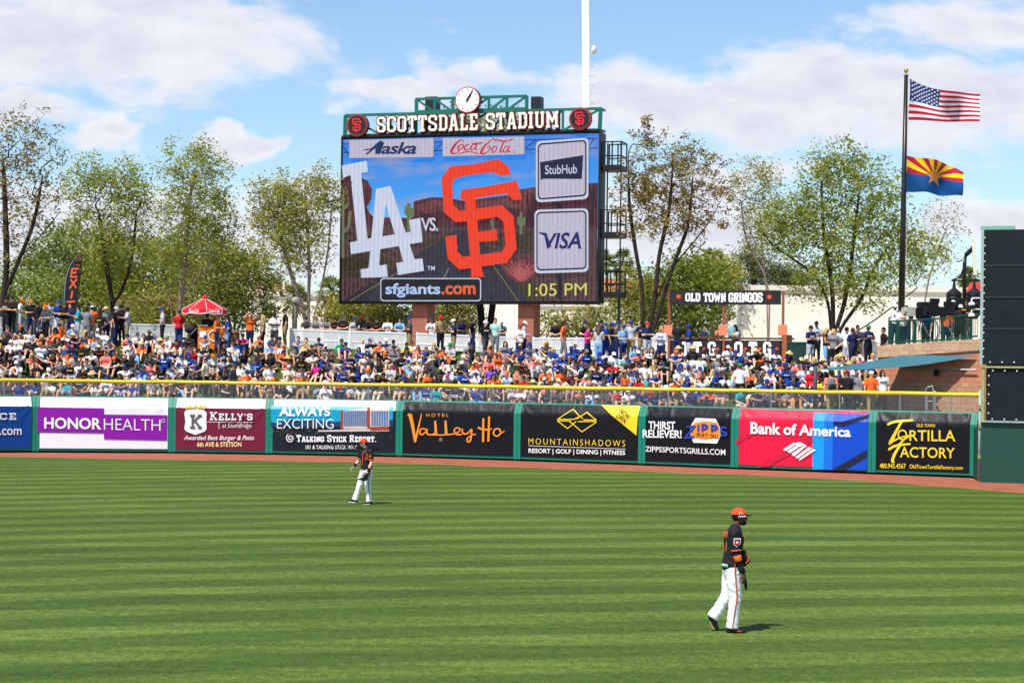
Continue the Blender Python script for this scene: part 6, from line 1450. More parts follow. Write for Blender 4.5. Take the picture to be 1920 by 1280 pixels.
# ------------------------------------------------------------------ block wall with the camera deck on it
CMU = brick('split_face_block', (196, 150, 116), (176, 134, 104), (150, 116, 92), .42, .21, .8); CMU_L = brick('tan_coping_block', (206, 166, 132), (192, 154, 124), (160, 128, 104), .5, .3, .9)
def build_deck():
    A, B = W(1641, 700, 77.5), W(1850, 700, 75.5); pl = Plane((A.x, A.y), (B.x, B.y)); ang = math.atan2(pl.d.y, pl.d.x); n = pl.n; L_ = pl.len
    zA, zB = pl.on(1660, 648).z, pl.on(1831, 634).z
    root = thing('block_wall', pl.at(L_ / 2, 0, -2), 'tan and red block retaining wall under the camera deck, right of the crowd', 'wall')
    P = lambda u, z, o: pl.at(u, z, o)
    u0 = (pl.on(1645, 700) - pl.A).dot(pl.d)
    def slab_(z0a, z0b, z1a, z1b, o, th, mat, nm, uu0=u0):
        pts = [P(uu0, z0a, o), P(L_, z0b, o), P(L_, z1b, o), P(uu0, z1a, o)]
        return MB().prism(pts, -n * th).build(nm, mat, root, recalc=True)
    slab_(-.02, -.02, 3.52, 3.46, 0, 3.0, CMU, 'lower_courses'); slab_(3.52, 3.46, zA - .48, zB - .46, -.03, 2.9, brick('smooth_red_block', (206, 134, 104), (196, 126, 98), (166, 112, 92), .42, .21, .3), 'middle_courses'); slab_(zA - .48, zB - .46, zA, zB, .04, 3.1, CMU_L, 'coping')
    # railing
    rl = thing('deck_railing', pl.at(L_ / 2, zA, -.15), 'dark green metal railing around the camera deck above the block wall', 'railing')
    zr = lambda px, y: pl.on(px, y, -.1).z
    us = lambda px: (pl.on(px, 620) - pl.A).dot(pl.d)
    top = [(1665, 602), (1700, 601), (1765, 596), (1832, 588)]; bot = [(1665, 641), (1700, 640.5), (1765, 637), (1832, 630)]
    RG = M('railing_green', (18, 72, 52), .45, .08, 4, 0, .4)
    for nm, ln in (('top_rail', top), ('bottom_rail', bot)):
        m = MB()
        for a, b in zip(ln[:-1], ln[1:]): m.bar(P(us(a[0]), zr(*a), -.15), P(us(b[0]), zr(*b), -.15), .07)
        m.build(nm, RG, rl)
    for px in (1666, 1681, 1713, 1765, 1819):
        t = float(np.interp(px, [q[0] for q in top], [q[1] for q in top])); b = float(np.interp(px, [q[0] for q in bot], [q[1] for q in bot]))
        MB().bar(P(us(px), zr(px, b) - .1, -.15), P(us(px), zr(px, t), -.15), .10).build('post', RG, rl)
    for px in np.arange(1669.5, 1832, 3.6):
        t = float(np.interp(px, [q[0] for q in top], [q[1] for q in top])); b = float(np.interp(px, [q[0] for q in bot], [q[1] for q in bot]))
        MB().bar(P(us(px), zr(px, b), -.15), P(us(px), zr(px, t), -.15), .022).build('baluster', RG, rl)
    deck = MB().prism([P(u0 + .02, zA + .001, -.05), P(L_, zB + .001, -.05), P(L_, zB + .001, -7), P(u0 + .02, zA + .001, -7)], (0, 0, -.06)); dk = deck.build('deck_floor', M('deck_concrete', (170, 160, 150), .9), root)
    # shade sail
    a, b, c = W(1531, 693, 75.6), pl.on(1694, 665, .02), pl.on(1832, 667, .06)
    sl = thing('shade_sail', b, 'teal shade sail stretched from a dark post to the block wall', 'awning')
    vs, fs = [], []; k = 14
    for i in range(k + 1):
        for j in range(k + 1):
            s, t = i / k, j / k
            q = b * (1 - t) + c * t; p = a * (1 - s) + q * s; p = p + V3((0, 0, -.22 * math.sin(math.pi * s) * (.3 + .7 * math.sin(math.pi * t)) * .4 - .16 * math.sin(math.pi * s) * t)); vs.append(p)
    for i in range(k):
        for j in range(k): fs.append((i * (k + 1) + j, (i + 1) * (k + 1) + j, (i + 1) * (k + 1) + j + 1, i * (k + 1) + j + 1))
    MB().add(vs, fs).build('canopy', M('teal_sail', (58, 104, 116), .8, .08, 3), sl, smooth=True)
    pb = V3((a.x - .05, a.y, 0)); MB().tube([V3((pb.x, pb.y, 2.2)), V3((pb.x, pb.y, a.z + .12))], .085, 10).build('post', M('sail_post', (58, 66, 76), .5), sl, smooth=True)
    # conduit with floodlight, bracket, grey pipe frame
    f = thing('wall_conduit', pl.on(1760, 693, .1), 'thin grey pipe with a small black floodlight fixed to the block wall', 'pipe')
    MB().tube([pl.on(1694, 691, .12), pl.on(1832, 693, .12)], .03, 8).build('pipe', GALV, f); m = MB().box(pl.on(1757, 700, .16), (.16, .2, .2)); m.bar(pl.on(1757, 692, .14), pl.on(1757, 699, .14), .12); m.build('floodlight', BLACKM, f)
    r = thing('pipe_rack', pl.on(1750, 760, .5), 'grey bent pipe rack standing against the block wall behind the yellow rail', 'rack'); m = MB()
    for dx in (0, 9):
        xs = [1742 + dx * .3, 1742 + dx * .3, 1744 + dx, 1750 + dx * .7, 1755 + dx * .5, 1757 + dx * .2]; ys = [775, 734 + dx, 727 + dx, 725 + dx, 728 + dx, 775]
        m.tube(cat3([pl.on(x, y, .5) for x, y in zip(xs, ys)], 5), .035, 7)
    for y in (738, 752): m.tube([pl.on(1742, y, .5), pl.on(1757, y, .5)], .03, 6)
    m.build('frame', GALV, r, smooth=True)
    # TV cameras on tripods
    DK = -.9
    def tv(px, py, ln, h, mat, lab, o, box=None):
        c = pl.on(px, py, o); b = V3((c.x, c.y, (zA + zB) / 2)); r = thing('tv_camera', b, lab, 'camera', 'television cameras on the deck')
        d = V3((-1, -.25, 0)).normalized(); s = V3((d.y, -d.x, 0)) * -1; X = (d, V3((-d.y, d.x, 0)), V3((0, 0, 1)))
        bd = MB().box(c + d * -.05, (ln * .55, .28, h * .85), axes=X).build('camera_body', BLACKM, r)
        MB().box(c + d * ln * .42, (ln * .42, .26, h), axes=X).lathe([(h * .42, 0), (h * .48, .1)], c + d * ln * .62, 14, axis=d).build('lens', mat, r)
        m = MB().box(c + d * -ln * .2 + V3((0, 0, h * .72)), (.34, .22, .2), axes=X); m.bar(c + d * -ln * .2 + V3((0, 0, h * .4)), c + d * -ln * .2 + V3((0, 0, h * .6)), .06); m.build('viewfinder', BLACKM, r)
        hd = c + V3((0, 0, -h * .62)); MB().lathe([(.12, 0), (.15, .08), (.1, .18)], hd + V3((0, 0, -.06)), 12).build('pan_head', BLACKM, r)
        for k in range(3):
            a = R(90 + 120 * k + 20); ft = V3((b.x + .55 * math.cos(a), b.y + .55 * math.sin(a), b.z + .02)); MB().tube([hd, ft], .028, 6).build('leg', GALV, r)
    tv(1712, 583, 1.0, .36, M('lens_housing', (186, 182, 164), .5), 'television camera with boxy beige lens hood on the deck', -.95)
    tv(1757, 582, 1.15, .42, BLACKM, 'large black television camera with long lens on the deck', -1.0)
    tv(1722, 569, .8, .26, BLACKM, 'black television camera behind the beige hooded one on the deck', -2.0)
    tv(1770, 568, .7, .24, BLACKM, 'smaller black television camera at the back of the deck', -2.2)
    # street lamp with hanging lanterns, red canopy, white board, dome cameras
    p = W(1810, 484, 82); b = V3((p.x, 82, 4.5)); r = thing('street_lamp', b, 'black street lamp with angled head and two hanging lanterns beside the dark screen', 'street lamp')
    m = MB().tube([b, W(1808.5, 495, 82), p], [.10, .08, .06], 10); m.build('pole', BLACKM, r, smooth=True)
    h0, h1 = W(1811, 478, 82), W(1826, 464, 82); m = MB(); m.bar(p, h0, .10); m.bar(h0, h1, .30, .16); m.build('lamp_head', BLACKM, r)
    m = MB(); m.bar(W(1784, 526, 82), W(1838, 526, 82), .07); m.tube(cat3([W(1786, 524, 82), W(1798, 520, 82), W(1805, 508, 82), W(1808, 496, 82)], 5), .04, 6); m.build('cross_arm', BLACKM, r)
    for x in (1789, 1827):
        t = W(x, 527, 82); m = MB().lathe([(.04, 0), (.08, -.3), (.32, -.5), (.34, -.62), (.30, -.66), (.34, -.72), (.34, -.84), (.30, -.88), (.36, -.98), (.30, -1.1), (.26, -1.45), (.12, -1.62)], t, 14); m.build('lantern', BLACKM, r)
    q = W(1834, 560, 84); rc = thing('red_canopy', (q.x, 84, 4.4), 'red sloping canopy panel behind the street lamp at the deck', 'canopy'); MB().prism([W(1800, 572, 84), W(1822, 530, 84), W(1846, 527, 84), W(1846, 572, 84)], (0, .3, 0)).build('panel', M('canopy_red', (214, 84, 70), .7), rc)
    wb = thing('white_board', W(1826, 480, 80), 'narrow white board standing upright beside the top of the dark screen', 'board'); a, b2 = W(1825.5, 448, 80), W(1828.5, 515, 80); MB().bar(a, b2, .14, .05).build('panel', M('board_white', (236, 226, 200), .7), wb)
    for y in (571, 592):
        t = W(1822, y, 71); dc = thing('dome_camera', t, ('white dome security camera on the dark screen edge, ' + ('upper of two' if y < 580 else 'lower of two')), 'security camera', 'dome cameras by the screen')
        MB().lathe([(.02, .10), (.10, .08), (.13, .0), (.12, -.03)], t, 14).build('housing', WHT_P, dc, smooth=True); MB().ell(t + V3((0, 0, -.04)), (.09, .09, .08)).build('dome', M('lens_dark', (14, 16, 20), .15, 0, 4, 0, .6), dc, smooth=True); MB().tube(cat3([t + V3((0, 0, .1)), t + V3((0, 0, .2)), t + V3((.12, 0, .24)), t + V3((.3, 0, .24))], 4), .03, 6).build('arm', WHT_P, dc)
build_deck()

# ------------------------------------------------------------------ lattice fence along the top of the berm
LAT = M('white_lattice', (236, 236, 236), .5, .03)
def build_fences():
    top = lambda px: float(np.interp(px, [20, 240, 320, 560, 760, 815, 1000, 1240, 1400, 1650], [592, 606.5, 608, 617, 623.5, 625, 633, 633, 633, 640]))
    def run(px0, px1, label):
        Y0 = wallY(W(px0, 620, 90).x) + 9.3; Y1 = wallY(W(px1, 620, 90).x) + 9.3
        a, b = W(px0, top(px0), Y0), W(px1, top(px1), Y1); n = max(1, round((b - a).length / 2.4))
        root = thing('lattice_fence', (a + b) / 2 - V3((0, 0, 1.1)), label, 'fence', 'white lattice fences along the top of the berm'); H = 1.12
        for i in range(n + 1):
            p = a + (b - a) * i / n; MB().box(p + V3((0, 0, -H / 2 + .02)), (.09, .09, H + .06)).build('post', LAT, root)
        for i in range(n):
            p, q = a + (b - a) * i / n, a + (b - a) * (i + 1) / n; d = (q - p).normalized(); m = MB()
            m.bar(p + V3((0, 0, -.03)), q + V3((0, 0, -.03)), .06, .07); m.bar(p + V3((0, 0, -H + .05)), q + V3((0, 0, -H + .05)), .05, .06); m.bar(p + V3((0, 0, -.52)), q + V3((0, 0, -.52)), .05, .05)
            m.build('rails', LAT, root); m = MB(); Ln = (q - p).length; st = .085; hh = H - .08
            for sg in (1, -1):
                u = -hh
                while u < Ln:
                    c0, c1 = max(0, u), min(Ln, u + hh)
                    if c1 - c0 > .02:
                        z = lambda uu: (uu - u) if sg > 0 else hh - (uu - u)
                        A, B = p + d * c0 + V3((0, .012 * sg, -H + .05 + z(c0))), p + d * c1 + V3((0, .012 * sg, -H + .05 + z(c1)))
                        t = (B - A).normalized(); nn = V3((-d.y, d.x, 0)); w = t.cross(nn).normalized() * .017
                        m.add([A + w, B + w, B - w, A - w], [(0, 1, 2, 3)])
                    u += st
            m.build('lattice', LAT, root)
    run(-60, 205, 'white lattice fence at the far left behind the standing fans'); run(243, 345, 'white lattice fence between the forked tree and the red parasol')
    run(545, 768, 'white lattice fence under the left half of the video board, fans leaning on it'); run(782, 985, 'white lattice fence between the two brick pillars'); run(1000, 1250, 'white lattice fence between right pillar and the bar'); run(1590, 1662, 'white lattice fence beside the block wall at the right')
build_fences()

# ------------------------------------------------------------------ bar
RUST = M('rust_steel', (150, 84, 54), .7, .2, 5); BARK_B = M('bar_dark', (36, 30, 30), .7)
def build_bar():
    Yb = lambda px: float(np.interp(px, [1240, 1480], [91.2, 88.6]))
    A, B = W(1246, 640, Yb(1246)), W(1476, 640, Yb(1476)); pl = Plane((A.x, A.y), (B.x, B.y)); fn = pl.on; ang = math.atan2(pl.d.y, pl.d.x); L_ = pl.len; zb = 4.25
    root = thing('bar_stand', pl.at(L_ / 2, zb, -.6), 'outdoor bar with rust coloured posts, black banner overhead and lettered counter front', 'bar')
    zt = fn(1360, 634).z
    MB().box(pl.at(L_ / 2, zt, -.42), (L_ + .2, .9, .07), ang).build('counter_top', M('counter_wood', (88, 56, 40), .6, .2, 4), root)
    MB().box(pl.at(L_ / 2, (zt + zb) / 2 - .04, -.45), (L_, .7, zt - zb - .1), ang).build('counter_base', BARK_B, root)
    for px in (1254.5, 1357, 1468.5):
        p0 = fn(px, 660, .03); p0.z = zb; p1 = fn(px + .5, 546, .03); MB().bar(p0, p1, .11).build('post', RUST, root); q = fn(px, 619, .1); MB().box(q, (.42, .06, .5), ang).build('post_sign', M('orange_notice', (226, 128, 92), .7, .2, 9), root)
    MB().box(fn(1473, 660, -.3), (.18, .9, 1.6), ang).build('end_panel', M('rust_panel', (156, 88, 52), .7, .2, 3), root)
    flat('overhead_banner', pl, [[(1257, 545), (1465, 544.5), (1465.5, 571), (1256.5, 571.5)]], M('banner_charcoal', (44, 36, 40), .45, .3, 1.5, .4), .1, root, .03)
    slab('banner_lettering', fn, 'OLD TOWN', (1287, 550, 564.5, 1363, 549.5, 566.5), WHT_P, root, .12, wt=.22, gap=.10); slab('banner_lettering', fn, 'GRINGOS', (1368, 549.5, 566, 1431.5, 549, 566.5), WHT_P, root, .12, wt=.22, gap=.10)
    star = M('star_orange', (232, 92, 48), .6)
    def st(cx, cy, r, o, nm='banner_star'):
        flat(nm, pl, [[(cx + (r if k % 2 == 0 else r * .38) * math.sin(R(30 * k)), cy - (r if k % 2 == 0 else r * .38) * math.cos(R(30 * k))) for k in range(12)]], star, o, root)
    st(1274, 556, 6.5, .12); st(1444, 557, 6.5, .12)
    for x0, x1 in ((1257, 1352), (1361, 1463)):
        flat('counter_banner', pl, [[(x0, 638), (x1, 638), (x1, 680), (x0, 680)]], M('banner_charcoal', (44, 36, 40), .45, .3, 1.5, .4), .0, root, .02)
        for i, ch in enumerate('OTG'):
            xx = x0 + 17 + i * 27; slab('counter_lettering', fn, ch, (xx, 641, xx + 14, 667), WHT_P, root, .03, wt=.2)
        for xx in (x0 + 9, x0 + 37, x0 + 64, x1 - 6): st(xx, 654, 4.5, .03, 'counter_star')
    # things on the counter
    t = thing('water_cooler_bottle', fn(1367, 626, -.4), 'pale blue water cooler bottle standing on the bar counter', 'bottle'); c = fn(1367, 634, -.4); c.z = zt + .04
    MB().lathe([(.16, 0), (.17, .1), (.165, .2), (.17, .3), (.16, .45), (.06, .56), (.05, .6)], c, 16).build('jug', M('bottle_blue', (120, 170, 186), .2, .05, 3, 0, .5), t, smooth=True)
    for i, (px, col, s, lab) in enumerate(((1341, (224, 132, 110), .3, 'salmon pink jar on the bar counter left of the middle post'), (1350, (150, 184, 60), .2, 'small lime green tub on the bar counter at the middle post'), (1374, (220, 190, 60), .2, 'small yellow tub on the bar counter beside the blue bottle'), (1380, (220, 226, 236), .26, 'white cup stack on the bar counter right of the blue bottle'))):
        c = fn(px, 634, -.2); c.z = zt + .04; t = thing('bar_jar', c, lab, 'container', 'containers on the bar counter'); MB().lathe([(.09, 0), (.10, s * .8), (.09, s)], c, 12).build('jar', M('jar_%d' % i, col, .5), t, smooth=True)
    # dark green fence panel right of the bar
    a, b = W(1476, 642, 88), W(1512, 642, 87.6); r = thing('green_fence', (a + b) / 2 - V3((0, 0, 1)), 'dark green fabric covered fence panel between the bar and the standing crowd', 'fence'); m = MB()
    m.bar(a, b, .06); m.build('rail', DGREEN, r); p2 = Plane((a.x, a.y), (b.x, b.y)); MB().box((a + b) / 2 + V3((0, .02, -.62)), ((b - a).length, .05, 1.2), math.atan2(b.y - a.y, b.x - a.x)).build('fabric', M('green_fabric', (20, 52, 46), .8, .3, 8, .4), r)
build_bar()

# ------------------------------------------------------------------ feather flag, parasol, stalls
def build_extras():
    Y = 92.6; p0 = W(121, 640, Y); p0.z = crestX(p0.x)
    r = thing('feather_flag', p0, 'tall black feather flag with orange letters reading EXIT, behind the standing fans', 'flag')
    pole = [p0, W(120, 580, Y), W(123, 530, Y), W(131, 500, Y), W(143, 482, Y), W(156, 471, Y)]
    MB().tube(cat3(pole, 6), .025, 6).build('pole', GALV, r, smooth=True)
    pl = Plane((W(100, 600, Y).x, Y), (W(170, 600, Y).x, Y)); fn = pl.on
    out = cat([(118, 572), (120, 540), (124, 515), (131, 494), (141, 480), (155, 471)], 5) + [(155, 474), (154, 490), (152, 515), (148, 545), (143, 590), (119, 590)]
    flat('banner_cloth', pl, [out], M('feather_black', (26, 27, 28), .6, .3, 3, .3), .0, r, .012)
    og = M('exit_orange', (226, 92, 62), .6)
    slp = lambda x, y: (x + (536 - y) * .10, y)
    ribbons('lettering', fn, [[slp(*q) for q in l] for l in ([(144.5, 504), (132.5, 504), (131.5, 519), (143.5, 519)], [(132, 511.5), (141, 511.5)], [(131.5, 524), (143.5, 540)], [(143, 523), (131, 541)], [(137, 545), (136, 560)], [(128, 565.5), (144, 565)], [(136, 566), (135, 584)])], 3.6, og, r, .02)
    ribbons('emblem_ring', fn, [[(147.5 + 5.2 * math.cos(t), 484 + 5.6 * math.sin(t)) for t in np.linspace(0, 2 * math.pi, 17)]], 1.0, M('ring_pale', (190, 120, 96), .6), r, .02)
    k = 6.4 / 1100; flat('emblem', pl, [[(147.5 + (q[0] - 420) * k, 484 + (q[1] - 636) * k) for q in P_] for P_ in (EMB_S, EMB_F)], og, .02, r)
    # parasol
    Y = 92.0; c = W(384, 557.5, Y); b = V3((c.x, Y, crestX(c.x))); r = thing('parasol', b, 'red parasol with white trim and white script on its valance', 'parasol')
    MB().tube([b, c], .025, 8).build('pole', WHT_P, r); n = 8; RR = 1.06; zt, ze = c.z, W(384, 580, Y).z; red = M('parasol_red', (214, 30, 38), .7, .06, 4, .2)
    cv = MB(); vs = [(c.x, c.y, zt)]; rings = [(.30, .30), (.65, .66), (1.0, 1.0)]
    q = 24
    for f, g in rings:
        for i in range(q):
            a = 2 * math.pi * i / q + .26; sc = 1 - .05 * math.sin(math.pi * ((i % 3) / 3)); vs.append((c.x + RR * f * sc * math.cos(a), c.y + RR * f * sc * math.sin(a), zt + (ze - zt) * g - .04 * math.sin(math.pi * ((i % 3) / 3)) * f))
    fs = [(0, 1 + (i + 1) % q, 1 + i) for i in range(q)] + [(1 + k_ * q + i, 1 + k_ * q + (i + 1) % q, 1 + (k_ + 1) * q + (i + 1) % q, 1 + (k_ + 1) * q + i) for k_ in range(2) for i in range(q)]
    base = 1 + 2 * q; lo = len(vs); vs += [(vs[base + i][0], vs[base + i][1], vs[base + i][2] - .20) for i in range(q)]
    fs += [(base + i, base + (i + 1) % q, lo + (i + 1) % q, lo + i) for i in range(q)]
    cv.add(vs, fs).build('canopy', red, r)
    MB().lathe([(.12, -.04), (.16, .0), (.04, .1)], (c.x, c.y, zt), 12).build('vent_cap', red, r)
    m = MB(); m.tube([vs[lo + i] for i in range(q)] + [vs[lo]], .018, 5)
    for i in range(0, q, 3): m.tube([vs[base + i], vs[lo + i]], .018, 5); m.tube([(vs[0][0], vs[0][1], vs[0][2]), vs[base + i]], .010, 4)
    m.build('trim', WHT_P, r)
    pl2 = Plane((c.x - 2, Y - RR - .02), (c.x + 2, Y - RR - .02))
    for x0, x1 in ((354, 373), (391, 412)): text('lettering', pl2.on, 'Coca-Cola', (x0, 579, x1, 586), WHT_P, r, .03, .02, .3)
    # orange drink coolers, bin, barrel, pushchair
    def at(px, py, t=8.0): y = wallY(W(px, 640, 90).x) + t; p = W(px, py, y); p.z = bermz(p.x, t); return p
    p = at(381, 640); t = thing('drink_stall', p, 'orange and white drink stall box under the red parasol, left one', 'stall', 'orange drink stalls'); MB().box(p + V3((0, 0, .55)), (.45, .5, 1.1)).build('box', M('stall_orange', (240, 128, 30), .6), t); MB().box(p + V3((.02, -.26, .7)), (.3, .02, .3)).build('label_panel', WHT_P, t); MB().box(p + V3((0, 0, 1.13)), (.5, .56, .05)).build('lid', WHT_P, t)
    p = at(407, 642); t = thing('drink_stall', p, 'orange drink stall box with a white ring emblem, right of the other one', 'stall', 'orange drink stalls'); MB().box(p + V3((0, 0, .55)), (.9, .5, 1.1)).build('box', M('stall_orange', (240, 128, 30), .6), t); m = MB(); m.tube([p + V3((-.1 + .26 * math.cos(a), -.27, .66 + .26 * math.sin(a))) for a in np.linspace(0, 2 * math.pi, 21)], .03, 5); m.build('ring_emblem', WHT_P, t)
    p = at(437, 644); t = thing('wooden_barrel', p, 'brown wooden barrel between the orange stalls and the fan holding up a phone', 'barrel'); MB().lathe([(.25, 0), (.31, .3), (.32, .5), (.31, .7), (.26, .98)], p, 16).build('staves', M('barrel_wood', (116, 84, 54), .7, .25, 7), t, smooth=True)
    for z in (.2, .78): MB().lathe([(.305, 0), (.308, .06)], p + V3((0, 0, z)), 16).build('hoop', BLACKM, t)
    p = at(366, 640, 8.3); t = thing('rubbish_bin', p, 'black rubbish bin between the pushchair and the orange stall', 'bin'); MB().lathe([(.24, 0), (.29, .85), (.31, .87), (.31, .95), (.2, 1.02)], p, 16).build('bin', BLACKM, t, smooth=True)
    p = at(352, 640, 7.9); t = thing('pushchair', p, 'black pushchair with raised hood beside the rubbish bin', 'pushchair'); HB = M('pushchair_fabric', (40, 42, 48), .8)
    m = MB(); m.ell(p + V3((.12, 0, .95)), (.28, .26, .22)); m.build('hood', HB, t, smooth=True); m = MB(); m.sweep([p + V3((.15, 0, .75)), p + V3((.0, 0, .5)), p + V3((-.25, 0, .5))], [(.24, .08), (.24, .08), (.22, .06)], (0, 1, 0), 10); m.build('seat', HB, t, smooth=True)
    for s in (-.24, .24):
        m = MB(); m.bar(p + V3((.45, s, 1.0)), p + V3((-.3, s, .15)), .03); m.bar(p + V3((-.1, s, .75)), p + V3((.3, s, .15)), .03); m.build('frame', GALV, t)
        for dx in (-.3, .3): MB().lathe([(.14, -.02), (.14, .02)], p + V3((dx, s, .15)), 14, axis=(0, 1, 0)).build('wheel', BLACKM, t)
build_extras()
# ------------------------------------------------------------------ the crowd: px, py of the top of the head, pose, shirt, headwear, legs
# pose: S L R B standing facing us / left / right / away, F leaning on the lattice fence, K behind the bar, D on the deck, s seated, f seated in the front row, n standing low on the slope
STAND = """12 556 S k k k;23 555 S k q k;39 559 R w o l;58 561 S k o n;70 565 S k k d;86 571 S d o k;92 563 S l q l;109 563 S b b w;121 566 S k d a;132 568 S n q n;147 572 L t k l;163 575 B g q g;173 573 B o w a;189 582 S k k k;199 575 S g H n;217 575 R k l n;229 571 S k k k;239 575 L l q a;305 577 L l b k;336 582 S r k n;389 587 B k k k;407 590 R o B n;427 592 L b k u;469 587 S o B n;493 590 L a J k;515 586 S w k d;535 578 L k k a;
575 602 F d k;594 595 F g q;613 600 F g Q;629 600 F k k;645 592 F k d;666 600 F l b;677 593 F k m;691 597 F k d;707 598 F k k;728 601 F w q;750 603 F u q;768 594 L d b a;810 602 F w b;826 591 S a r k;851 598 L n w a;866 597 F n d;886 594 R k q n;910 601 S k w d;929 596 S i q g;942 608 F d l;975 608 S w h n;983 602 R z w n;
1043 602 F k q;1057 602 R o q g;1098 602 F k n;1102 610 R p h n;1123 610 B l B u;1128 601 F n k;1136 605 S b b b;1148 604 R k b n;1157 604 L d b n;1168 609 S u b n;1176 604 F k q;1183 601 S l b a;1204 600 S k k a;1214 603 S n r l;1240 612 S l J n;1271 603 B k k n;1292 608 L b b l;1321 608 K g q;1379 608 K k Q;
1520 610 S n k l;1531 602 S l k d;1549 614 R k J u;1560 608 S l k d;1563 616 S g J k;1572 612 S l Q d;1588 613 S w k l;1599 614 S n q n;1608 609 S d q a;1628 609 S n e k;1657 613 L k q k;
1678 570 D w w n;1700 572 D k q n;1744 564 D i a k;1788 563 D k w k;1812 560 D k q d;1692 574 D w k n;1736 577 D b w k;1774 574 D o q n;1801 571 D k w k;
386 671 nR c q k;437 682 nR d d d;1558 700 nB s k a;1590 702 nB k m k;1608 695 nL g x n;1634 702 nB o w a;1655 693 nS w Q k;1388 681 nB w e k;1172 700 nB o B k;885 646 nB k h n"""
